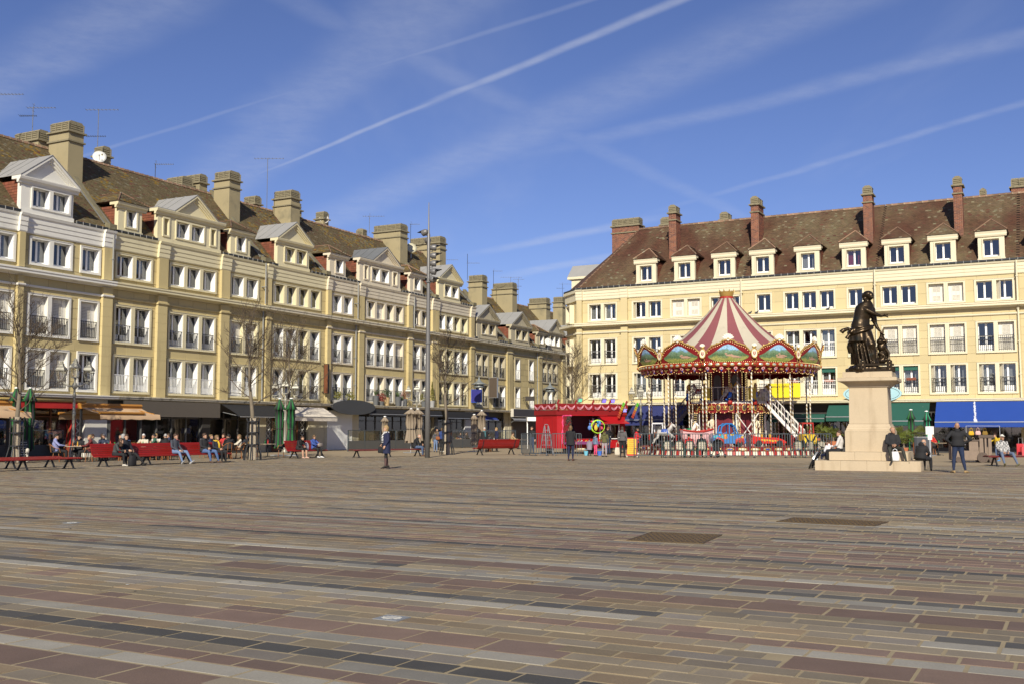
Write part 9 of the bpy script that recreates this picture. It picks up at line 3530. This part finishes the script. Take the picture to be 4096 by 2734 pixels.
setting(560,52.5,[(215,dict(l='man with long grey hair in black waistcoat at the middle cafe table',top=BLACKC,bottom=BLACKC,hair='long',hc='grey',bulk=1.15)),
     (20,dict(l='man in green jacket and dark glasses at the middle cafe table',top=(0.025,0.09,0.055),bottom=BLACKC,hair='short',hc='black',jacket=True,skin=SKIN2)),
     (90,dict(l='white-haired person in cream pullover at the middle cafe table',top=(0.5,0.46,0.36),bottom=BLACKC,hair='short',hc='white'))],'middle cafe table',4,3)
setting(655,53.5,[(40,dict(l='woman with reddish pinned hair at the cafe table behind the man in the vest',top=(0.3,0.1,0.1),bottom=BLACKC,hair='bun',hc='red',fem=True,h=1.66)),
     (160,dict(l='child in pink at the cafe table behind the man in the vest',top=(0.55,0.12,0.32),bottom=BLACKC,hair='short',hc='brown',h=1.3)),
     (300,dict(l='grey-haired man in black seen from behind at the cafe under the taupe awning',top=BLACKC,bottom=BLACKC,hair='short',hc='grey',bulk=1.15))],'cafe table behind the man in the padded vest',4,4)
setting(478,54.8,[(60,dict(l='man in blue shirt bending over a phone behind the waitress',pose='lean',top=(0.03,0.05,0.12),bottom=BLACKC,hair='short',hc='brown')),
     (200,dict(l='woman in black coat with loose brown hair left of the waitress',top=BLACKC,bottom=BLACKC,hair='long',hc='brown',fem=True))],'cafe table behind the waitress',3,14)
setting(622,56.2,[(100,dict(l='woman in pale blouse with fair hair at the back cafe table',top=(0.5,0.47,0.42),bottom=BLACKC,hair='bob',hc='blond',fem=True)),
     (20,dict(l='man in dark blue pullover at the back cafe table',top=(0.02,0.03,0.08),bottom=BLACKC,hair='short',hc='brown')),(230,dict(l='child in bright red at the back cafe table',top=(0.45,0.03,0.03),bottom=BLACKC,hair='short',hc='dblond',h=1.35))],'back cafe table under the taupe awning',4,15)
setting(860,57.5,[(60,dict(l='woman in red scarf and dark coat at the table behind the brown-jacketed man',top=(0.4,0.03,0.03),bottom=BLACKC,hair='bob',hc='brown',fem=True)),
     (150,dict(l='man in grey pullover at the table behind the brown-jacketed man',top=GREYC,bottom=BLACKC,hair='short',hc='black'))],'table behind the brown-jacketed man',3,16)
setting(905,55.5,[(180,dict(l='blond woman in navy with white collar at the table right of the long bench',top=NAVY,bottom=BLACKC,hair='bun',hc='dblond',fem=True,h=1.66)),
     (90,dict(l='woman with light brown hair facing us at the table right of the long bench',top=(0.25,0.2,0.17),bottom=BLACKC,hair='bob',hc='dblond',fem=True,h=1.66)),
     (20,dict(l='long-haired woman in cream cardigan at the table right of the long bench',top=(0.55,0.50,0.40),bottom=(0.2,0.1,0.05),hair='long',hc='dblond',fem=True,h=1.66)),
     (300,dict(l='man in black suit resting chin on hand at the table left of the guarded tree',pose='chin',top=BLACKC,bottom=(0.06,0.06,0.065),hair='short',hc='black',bulk=1.1,jacket=True))],'table right of the long bench',4,5)
setting(985,58.0,[(90,dict(l='grey-haired man in dark jacket bent over the table behind the guarded tree',pose='lean',top=(0.02,0.022,0.03),bottom=BLACKC,hair='short',hc='grey'))],'small table behind the guarded tree',1,6)
setting(1076,58.6,[(180,None),(10,None)],'free table between guarded tree and green parasols',2,7)
setting(225,54.2,[(90,dict(l='blond person in dark coat behind the glazed screen at left',top=BLACKC,bottom=BLACKC,hair='bob',hc='blond',fem=True))],'table behind the glazed screen at left',1,8)
dT = fpt(FL,fx(1830,-2.2),-2.2).y
setting(1836,dT,[(200,dict(l='woman with auburn curls in navy behind the screen right of the guarded tree',top=NAVY,bottom=BLACKC,hair='curly',hc='red',fem=True)),
    (20,dict(l='dark-haired woman in black behind the screen right of the guarded tree',top=BLACKC,bottom=BLACKC,hair='long',hc='brown',fem=True)),(80,dict(l='woman in navy parka with fur hood behind the screen right of the guarded tree',top=NAVY,bottom=BLACKC,hair='long',hc='black',fem=True,hood=True))],'table behind the screen right of the guarded tree',3,9)
setting(1968,74.0,[(250,dict(l='man with short dark hair sitting in front of the red bench seen from behind',top=(0.05,0.05,0.055),bottom=BLACKC,hair='short',hc='black')),(120,dict(l='child with dark hair at the table behind the red bench',top=BLACKC,bottom=BLACKC,hair='short',hc='black',h=1.3))],'table behind the red bench seen from behind',2,10)
setting(2085,84.0,[(200,dict(l='man in beige jacket sitting far back left of the barriers',top=(0.36,0.26,0.14),bottom=BLACKC,hair='short',hc='brown'))],'far table left of the barriers',1,11)
setting(3745,63.0,[(100,dict(l='grey-haired woman in red jacket at the table under the blue awning',pose='chin',top=(0.5,0.03,0.02),bottom=BLACKC,hair='short',hc='grey',fem=True)),(220,None)],'table under the blue awning',2,12)
setting(3285,66.0,[(100,dict(l='man in grey jacket at the table behind the carousel barrier end',top=(0.10,0.10,0.11),bottom=BLACKC,hair='short',hc='brown',bulk=1.1)),(210,None)],'table behind the carousel barrier end',3,13)
# chalk boards
P_c = spot(95,50.8)
t = thing('chalk_board','black pavement chalk board beside the leftmost tree','sign',(P_c.x,P_c.y,0),0.5)
BLKB = mat('blackboard',(0.035,0.04,0.042),0.8)
mb = MB()
M = Matrix.Rotation(-0.18,4,'X')
mb.box(-0.33,0.33,-0.015,0.015,0.0,1.05,M)
mb.build('board',BLKB,t)
mb = MB()
for s in (-1,1):
 mb.bar((s * 0.3,0.2,1.0),(s * 0.3,0.42,0),0.03)
mb.build('prop',SHOPWOOD,t)
mb = MB()
r6 = random.Random(8)
for k in range(7):
 z = 0.92 - k * 0.12
 x = -0.26
 while x < 0.2:
  w = r6.uniform(0.04,0.12)
  mb.box(x,x + w,-0.02,-0.017,z,z + 0.02,M)
  x += w + 0.03
tag(mb.build('chalk_lines',WS,t),kind='stuff')
# drinking fountain post
P_c = spot(120,50.0)
mb = MB()
mb.smooth = True
mb.lathe([(0.07,0),(0.07,0.1),(0.05,0.12),(0.045,0.42),(0.075,0.45),(0.085,0.55),(0.07,0.62),(0.0,0.66)],12)
mb.tube([(0,-0.05,0.5),(0,-0.13,0.48),(0,-0.14,0.42)],0.025,6)
tag(mb.build('hydrant',mat('pale_metal',(0.5,0.47,0.4),0.5),None,(P_c.x,P_c.y,0)),'small pale metal hydrant under the green parasol at left','hydrant')
# ---------------------------------------------------------------- plants
LEAF = mat('leaf_green',(0.045,0.075,0.02),0.6,var=0.3,scale=5,objvar=0.2)
LEAFY = mat('leaf_yellow_green',(0.16,0.15,0.025),0.6,var=0.3,scale=5)
LEAFR = mat('leaf_red',(0.22,0.04,0.03),0.6,var=0.3,scale=5)
PALM = mat('palm_green',(0.11,0.135,0.02),0.5,var=0.25,scale=3)
def leaf_ball(mb,c_,r,n,size,rnd_):
 for _ in range(n):
  d = V((rnd_.gauss(0,1),rnd_.gauss(0,1),rnd_.gauss(0,1))).normalized()
  p = V(c_) + V((d.x * r[0],d.y * r[1],d.z * r[2])) * (rnd_.random() ** 0.4)
  a = V((rnd_.gauss(0,1),rnd_.gauss(0,1),rnd_.gauss(0,1))).normalized()
  b = a.cross(V((rnd_.gauss(0,1),rnd_.gauss(0,1),rnd_.gauss(0,1)))).normalized()
  s = size * rnd_.uniform(0.6,1.3)
  mb.add([p - a * s,p + b * s * 0.4,p + a * s,p - b * s * 0.4],[(0,1,2,3)])
def potted(fr,x,y,z,ph,pr,potm,shape,lm,label,seed):
 P = fpt(fr,x,y)
 t = thing('potted_plant',label,'potted plant',(P.x,P.y,z),0,'potted plants on the shop ledge')
 r = random.Random(seed)
 mb = MB()
 mb.lathe([(pr * 0.75,0),(pr,ph),(pr * 0.9,ph),(pr * 0.85,ph - 0.05),(0,ph - 0.06)],12)
 mb.build('pot',potm,t)
 mb = MB()
 if shape == 'cone':
  for k in range(7):
   f = k / 6
   leaf_ball(mb,(0,0,ph + 0.15 + 1.3 * f),(0.28 * (1.05 - f),0.28 * (1.05 - f),0.2),60,0.07,r)
 elif shape == 'tuft':
  for k in range(40):
   a,l_ = r.uniform(0,6.28),r.uniform(0.3,0.6)
   q = V((math.cos(a),math.sin(a),0)) * l_ * 0.6
   mb.add([V((0.02,0,ph)),V((-0.02,0,ph)),q + V((0,0,ph + l_))],[(0,1,2)])
 else:
  leaf_ball(mb,(0,0,ph + 0.35),(0.38,0.38,0.36),190,0.075,r)
 mb.build('foliage',lm,t)
 mb = MB()
 mb.tube([(0,0,ph - 0.08),(0,0,ph + 0.3)],0.02,5)
 mb.build('stem',BARK,t)
ZL = GZ['L']['can1']
GPOT,TPOT,CPOT = mat('grey_pot',(0.10,0.105,0.11),0.6),mat('tan_pot',(0.42,0.30,0.15),0.7),mat('concrete_pot',(0.3,0.3,0.3),0.8)
for i,(px,ph,pr,pm_,sh_,lm,lab) in enumerate(((1352,0.3,0.5,CPOT,'ball',LEAFY,'yellow-green shrub in a pale trough above the oval sign, left one'),(1400,0.25,0.2,GPOT,'ball',LEAFY,'yellow-green shrub above the oval sign, right one'),(1503,0.75,0.25,GPOT,'tuft',LEAF,'tall grey pot with thin grass on the ledge right of the oval sign'),
  (1525,0.3,0.25,GPOT,'ball',LEAFR,'red flowering plant in a grey pot on the ledge'),(1545,0.65,0.3,TPOT,'ball',LEAF,'tan pot with dark green plant on the ledge'),(1592,0.75,0.27,GPOT,'tuft',LEAF,'tall grey pot with upright stems on the ledge, right of the tan pot'),
  (1606,0.45,0.2,CPOT,'tuft',LEAF,'small pale pot with short grass on the ledge'),(1618,0.6,0.25,GPOT,'ball',LEAFR,'grey pot with reddish orange shrub on the ledge'),(1695,0.5,0.25,GPOT,'ball',LEAFY,'pot with yellow-green bush on the ledge by the mast'),(1728,0.55,0.25,CPOT,'cone',LEAFY,'narrow cone-shaped evergreen in a pot on the ledge right of the mast'))):
 x = fx(px,-0.6,1620)
 potted(FL,x,-0.6,ZL,ph,pr,pm_,sh_,lm,lab,50 + i)
def palm(loc,hp,label,seed,s=1.0,pot=None):
 t = thing('palm_plant',label,'palm',loc,0,'potted fan palms at the green cafe')
 r = random.Random(seed)
 mb = MB()
 mb.lathe([(0.2,0),(0.26,hp),(0.22,hp),(0.2,hp - 0.05),(0,hp - 0.06)],12)
 mb.build('pot',pot or TPOT,t)
 mb = MB()
 mb.tube([(0,0,hp - 0.05),(0,0,hp + 0.25)],[0.07,0.05],7)
 mb.build('trunk',BARK,t)
 for k in range(13):
  a = k * 2.4 + r.uniform(-.3,.3)
  e = r.uniform(0.15,1.2)
  d = V((math.cos(a) * math.cos(e),math.sin(a) * math.cos(e),math.sin(e)))
  L_ = r.uniform(0.35,0.6) * s
  b = V((0,0,hp + 0.25)) + d * L_
  mb = MB()
  mb.tube([(0,0,hp + 0.2),tuple(b)],0.008,4)
  side = d.cross(V((0,0,1))).normalized()
  up = side.cross(d)
  for j in range(11):
   g = math.radians(-85 + 170 * j / 10)
   dd = (d * math.cos(g) + side * math.sin(g)).normalized()
   tip = b + dd * 0.42 * s + V((0,0,-0.10 * s * abs(math.sin(g)) - 0.04))
   w = dd.cross(up).normalized() * 0.022
   m2 = b + dd * 0.24 * s
   mb.add([b,m2 + w,tip,m2 - w],[(0,1,2,3)])
  mb.build('frond',PALM,t)
for i,(px,d,hp,lab) in enumerate(((3572,59.0,0.8,'fan palm in a pot just right of the pedestal shaft'),(3608,57.5,0.55,'fan palm in a terracotta pot behind the bald man on the steps'),(3662,60.5,0.8,'fan palm behind the grey cabinet right of the pedestal'),(3260,66.5,1.0,'fan palm behind the toy truck'),(3305,67.5,0.75,'fan palm left of the pedestal, left of its pair'),(3328,67.0,0.8,'fan palm left of the pedestal, right of its pair'))):
 P_c = spot(px,d)
 palm((P_c.x,P_c.y,0),hp,lab,70 + i,0.95,mat('terracotta',(0.42,0.14,0.06),0.8))
# grey cabinet
P_c = spot(3683,56.0)
t = thing('bar_counter','dark grey curved outdoor bar counter behind the man in black on the steps','counter',(P_c.x,P_c.y,0),FR[1] + 0.2)
mb = MB()
mb.smooth = False
ring = [(-0.42,0.25),(-0.42,-0.2),(-0.3,-0.26),(0.0,-0.3),(0.3,-0.26),(0.42,-0.2),(0.42,0.25)]
mb.extr_z(ring,0.02,1.12)
mb.build('body',mat('cabinet_grey',(0.055,0.06,0.07),0.45),t)
mb = MB()
mb.extr_z([(a * 1.04,b * 1.04) for a,b in ring],1.122,1.15)
mb.build('top',GALV,t)
mb = MB()
mb.ell((0.05,-0.305,0.78),(0.05,0.012,0.025),10,4)
mb.build('lock',GALV,t)
# ---------------------------------------------------------------- wooden toy train
WD = mat('weathered_wood',(0.22,0.165,0.125),0.85,var=0.2,scale=3,fine_scale=30,bump=0.2)
WDD = mat('dark_wood',(0.10,0.075,0.06),0.85,var=0.2,scale=3)
P_c = G(3900,1848)
t = thing('play_train','grey-brown wooden play train with wheels before the bag shop','play train',(P_c.x,P_c.y + 0.45,0),FR[1] + 0.28)
for nm,q,m in (('side_wall',(-0.85,0.30,-0.35,-0.31,0.12,0.55),WD),('side_wall',(-0.85,0.30,0.31,0.35,0.12,0.55),WD),('end_wall',(-0.89,-0.85,-0.35,0.35,0.12,0.95),WD),('floor_board',(-0.85,0.9,-0.31,0.31,0.10,0.14),WDD),
    ('cab_post',(-0.12,0.28,-0.36,-0.32,0.55,1.0),WD),('cab_post',(-0.12,0.28,0.32,0.36,0.55,1.0),WD),('cab_roof',(-0.35,0.34,-0.40,0.40,1.0,1.06),WDD),('chimney_side',(0.34,0.5,-0.36,-0.31,0.12,1.15),WD),('chimney_side',(0.72,0.86,-0.36,-0.31,0.12,1.15),WD),('chimney_side',(0.56,0.64,-0.36,-0.31,0.12,1.15),WD),
    ('chimney_side',(0.34,0.86,0.31,0.36,0.12,1.15),WD),('chimney_roof',(0.30,0.92,-0.4,0.4,1.15,1.28),WDD)):
 mb = MB()
 mb.box(*q)
 mb.build(nm,m,t)
wm = MB()
M = Matrix.Rotation(math.pi / 2,4,'X')
wm.lathe([(0.0,-0.03),(0.24,-0.03),(0.24,0.03),(0.0,0.03)],18,M=M)
for i in range(8):
 a = math.pi * i / 4
 wm.ell((0.17 * math.cos(a),-0.035,0.17 * math.sin(a)),(0.02,0.01,0.02),6,4)
wme = wm.mesh('wheel',WDD)
for x,s in ((0.45,1.0),(0.9,0.8),(-0.6,0.55)):
 for y in (-0.39,0.39):
  o = new_obj('wheel',wme,t,(x,y,0.24 * s))
  o.scale = (s,1,s)
TM = Matrix.Translation((P_c.x,P_c.y + 0.45,0)) @ Matrix.Rotation(FR[1] + 0.28,4,'Z')
q = TM @ V((-0.42,-0.05,0.14))
person(0,0,2.0,'reach','toddler in pale grey top standing inside the wooden play train',top=(0.38,0.37,0.42),bottom=NAVY,shoe=(0.6,0.6,0.6),hair='short',hc='black',h=0.95,bulk=1.15,at=(q.x,q.y,q.z))
# bags and cases of the shop under the blue awning
for px,py,c_,lab in ((3885,1730,(0.55,0.33,0.02),'yellow handbag hanging under the blue awning'),(3912,1729,(0.58,0.36,0.34),'pale pink handbag hanging under the blue awning'),(3940,1730,(0.20,0.12,0.02),'brown and blue handbag hanging under the blue awning'),(3893,1768,(0.42,0.33,0.22),'beige handbag hanging behind the wooden train'),(3968,1745,(0.03,0.03,0.03),'black handbag hanging under the blue awning')):
 P_c = AT(px,py,62.5)
 bag('handbag',lab,(P_c.x,P_c.y,P_c.z - 0.12),0.32,0.14,0.24,c_,handle=0.2)
P_c = spot(3925,62.6)
t = thing('display_rail','thin metal rail carrying the hanging handbags','rail',(P_c.x,P_c.y,0),0)
mb = MB()
mb.bar((-1.0,0,1.75),(1.0,0,1.75),0.025)
for x in (-1,1):
 mb.bar((x,0,0),(x,0,1.75),0.03)
mb.build('rail_frame',GALV,t)
for px,s,lab in ((4074,1.0,'larger red hard suitcase with raised handle at the right edge'),(4090,0.75,'smaller pinkish red hard suitcase before the larger one')):
 P_c = spot(px,60.5 if s < 1 else 61.2)
 t = thing('suitcase',lab,'suitcase',(P_c.x,P_c.y,0),-0.3,'red suitcases outside the bag shop')
 mb = MB()
 RC = mat('case_red_%d' % int(s * 10),(0.5,0.03,0.04) if s == 1 else (0.55,0.08,0.09),0.35)
 mb.box(-0.24 * s,0.24 * s,-0.14 * s,0.14 * s,0.06,0.72 * s)
 for k in range(6):
  x = (-0.2 + 0.08 * k) * s
  mb.box(x - 0.012,x + 0.012,-0.155 * s,-0.14 * s,0.1,0.68 * s)
 mb.build('shell',RC,t)
 mb = MB()
 mb.tube([(-0.1 * s,0.1 * s,0.72 * s),(-0.1 * s,0.1 * s,1.05 * s),(0.1 * s,0.1 * s,1.05 * s),(0.1 * s,0.1 * s,0.72 * s)],0.012,5)
 mb.build('handle',GALV,t)
 for x in (-0.19 * s,0.19 * s):
  mb = MB()
  mb.ell((x,-0.08 * s,0.03),(0.025,0.03,0.03),8,5)
  mb.build('wheel',PBLK,t)
# ---------------------------------------------------------------- hanging lamps on the left row
for px,py,off,lab in ((1916,1535,-2.0,'grey hat-shaped lamp hung over the street above the blue sign'),(2200,1553,-2.5,'grey hat-shaped lamp hung over the street left of the red kiosk')):
 x,z = fpx(FL,px,py,off)
 P = fpt(FL,x,off)
 t = thing('hanging_lamp',lab,'street lamp',(P.x,P.y,z),FL[1],'grey lamps hung over the side street')
 mb = MB()
 mb.smooth = True
 mb.lathe([(0.03,0.75),(0.08,0.5),(0.18,0.3),(0.45,0.12),(0.75,0.0),(0.72,-0.01),(0.5,0.06),(0.42,0.02),(0.42,-0.08),(0.5,-0.18),(0.48,-0.3),(0.3,-0.33),(0,-0.33)],20)
 mb.build('shade',mat('lamp_blue_grey',(0.20,0.22,0.22),0.45,0.2),t)
 mb = MB()
 mb.bar((0,0,0.7),(0,-off,0.85),0.03)
 mb.build('cable_arm',IRON_B,t)
# ---------------------------------------------------------------- roof gear
AERIAL = mat('aerial_grey',(0.13,0.13,0.13),0.6,0.0,var=0)
def antenna(px,py_top,py_base,px0,px1,off,label,fr=FL,cross=(0.0,),thin=0.022):
 x,zt = fpx(fr,px,py_top,off)
 zb = fpx(fr,px,py_base,off)[1]
 P = fpt(fr,x,off)
 t = thing('tv_antenna',label,'antenna',(P.x,P.y,0),0,'TV antennas on the roofs')
 k = P.y / F
 mb = MB()
 mb.tube([(0,0,zb - 0.4),(0,0,zt + 0.05)],thin,5)
 mb.build('mast',AERIAL if px0 < px - 20 else IRON_B,t)
 for j,c_ in enumerate(cross):
  z = zt + c_
  a,b = (px0 - px) * k,(px1 - px) * k
  if j:
   a,b = -(b * 0.6),-(a * 0.6)
  mb = MB()
  mb.bar((a,0,z),(b,0,z),0.02)
  n = 9
  for i in range(n):
   xx = a + (b - a) * i / (n - 1)
   h = 0.22 - 0.012 * i
   mb.bar((xx,-h,z + 0.01),(xx,h,z + 0.01),0.012)
   mb.bar((xx,0,z - 0.06),(xx,0,z + 0.06),0.012)
  if j == 0 and px0 > px - 30:
   for s in (-1,1):
    mb.bar((0.0,0,z),(0.14 * s * 0.3 + 0.02,0,z + s * 0.28),0.015)
    mb.bar((0.02,-0.2,z + s * 0.2),(0.02,0.2,z + s * 0.2),0.012)
  mb.build('aerial',AERIAL if j == 0 else IRON_B,t)
antenna(395,440,590,344,474,5.9,'tall TV antenna on small chimney with white dish, long T-shaped aerial',cross=(0.0,-1.75))
antenna(133,432,535,110,222,6.0,'TV antenna behind the leftmost big chimney',cross=(0.0,-0.5))
antenna(-8,378,520,-20,94,6.0,'TV antenna cut by the left edge with a long comb aerial',cross=(0.0,))
antenna(622,658,725,620,694,5.2,'TV antenna on the ridge between first and second big chimney',cross=(0.0,))
antenna(1071,635,825,1018,1135,4.0,'tall thin TV antenna left of the third big chimney',cross=(0.0,))
antenna(1478,866,915,1452,1537,5.6,'TV antenna behind the fourth big chimney',cross=(0.0,))
antenna(1643,898,980,1640,1678,4.6,'TV antenna above the yellowed dish, left of the mast',cross=(0.0,))
antenna(1778,1040,1070,1765,1832,5.5,'dark TV antenna just right of the mast top chimney',cross=(0.0,-0.6))
antenna(1870,1018,1105,1868,1918,4.0,'tall dark TV antenna on the chimney right of the grey gabled dormer',cross=(-0.9,))
antenna(1974,1085,1135,1972,2010,3.6,'TV antenna on the next lower house chimney',cross=(0.0,))
antenna(2043,1110,1185,2003,2088,5.2,'TV antenna with wide aerial behind the lower house chimneys, left of two',cross=(0.0,-0.95))
antenna(2073,1118,1190,2052,2097,6.0,'TV antenna behind the lower house chimneys, right of two',cross=(0.0,-0.8))
antenna(2250,1137,1175,2238,2290,12.0,'TV antenna in the gap between the two rows',cross=(0.0,-0.6))
def dish(px,py,off,r,label,m):
 x,z = fpx(FL,px,py,off)
 P = fpt(FL,x,off)
 t = thing('satellite_dish',label,'satellite dish',(P.x,P.y,z),0.35,'satellite dishes on the left row')
 mb = MB()
 mb.smooth = True
 M = Matrix.Rotation(math.radians(70),4,'X')
 mb.lathe([(0.01,0.0),(r * 0.5,0.03),(r,0.12),(r * 1.01,0.13),(r * 0.5,0.05),(0.01,0.02)],22,M=M)
 mb.build('reflector',m,t)
 mb = MB()
 mb.bar((0,0.05,-r * 0.7),(0,-0.45,0.05),0.025)
 mb.ell((0,-0.46,0.06),(0.05,0.06,0.05),6,4)
 mb.bar((0,0.05,0),(0,0.08,-r - 0.5),0.05)
 mb.build('feed_arm',GALV,t)
dish(398,632,5.2,0.42,'white satellite dish on the small chimney under the tall T antenna',mat('dish_white',(0.6,0.6,0.57),0.5))
dish(1296,880,5.4,0.40,'white satellite dish with rusty lettering on the small chimney mid row',mat('dish_rust',(0.62,0.58,0.52),0.5,stain=(0.4,0.15,0.06),stain_scale=3,stain_lo=0.6,stain_hi=0.7))
dish(1645,995,3.9,0.5,'yellowed satellite dish on the roof left of the mast',mat('dish_yellow',(0.5,0.47,0.33),0.6))
dish(2192,1368,-0.3,0.42,'white satellite dish on the ledge of the farthest low house',mat('dish_white',(0.6,0.6,0.57),0.5))
# big projecting terrace shelter left of the kiosk
P_c = spot(2143,86.0)
t = thing('street_shelter','small white roofed stall frame standing left of the red kiosk','shelter',(P_c.x,P_c.y,0),0.1)
mb = MB()
mb.box(-0.75,0.9,-0.5,0.5,2.25,2.55)
mb.build('roof',PVC,t)
for x in (-0.7,0.85):
 mb = MB()
 mb.box(x - 0.04,x + 0.04,-0.04,0.04,0,2.25)
 mb.build('post',PVC,t)
# pigeons on the cornice
for px,py,lab in ((3000,1255,'pigeon on the cornice above the carousel tent, left one'),(3027,1257,'pigeon on the cornice above the carousel tent, right one'),(3312,1238,'pigeon on the cornice left of the statue')):
 x,z = fpx(FR,px,py,-0.35)
 P = fpt(FR,x,-0.35)
 mb = MB()
 mb.smooth = True
 mb.tube([(-0.17,0,0.09),(-0.08,0,0.10),(0.02,0,0.12),(0.09,0,0.17),(0.11,0,0.22)],[0.015,0.055,0.07,0.05,0.03],8)
 mb.ell((0.12,0,0.23),(0.035,0.03,0.03),8,5)
 for y in (-0.025,0.025):
  mb.bar((0.02,y,0),(0.02,y,0.07),0.01)
 mb.bar((0.14,0,0.225),(0.18,0,0.22),0.01)
 tag(mb.build('pigeon',cloth((0.06,0.06,0.07)),None,(P.x,P.y,GZ['R']['c0'] + 0.39 - 0.02),FR[1]),lab,'pigeon')
build_people()
dg = bpy.context.evaluated_depsgraph_get()
for o in LETTERS:
 n_ = new_obj('lettering',bpy.data.meshes.new_from_object(o.evaluated_get(dg)),o.parent,o.location)
 n_.rotation_euler = o.rotation_euler
for o in LETTERS:
 bpy.data.objects.remove(o)
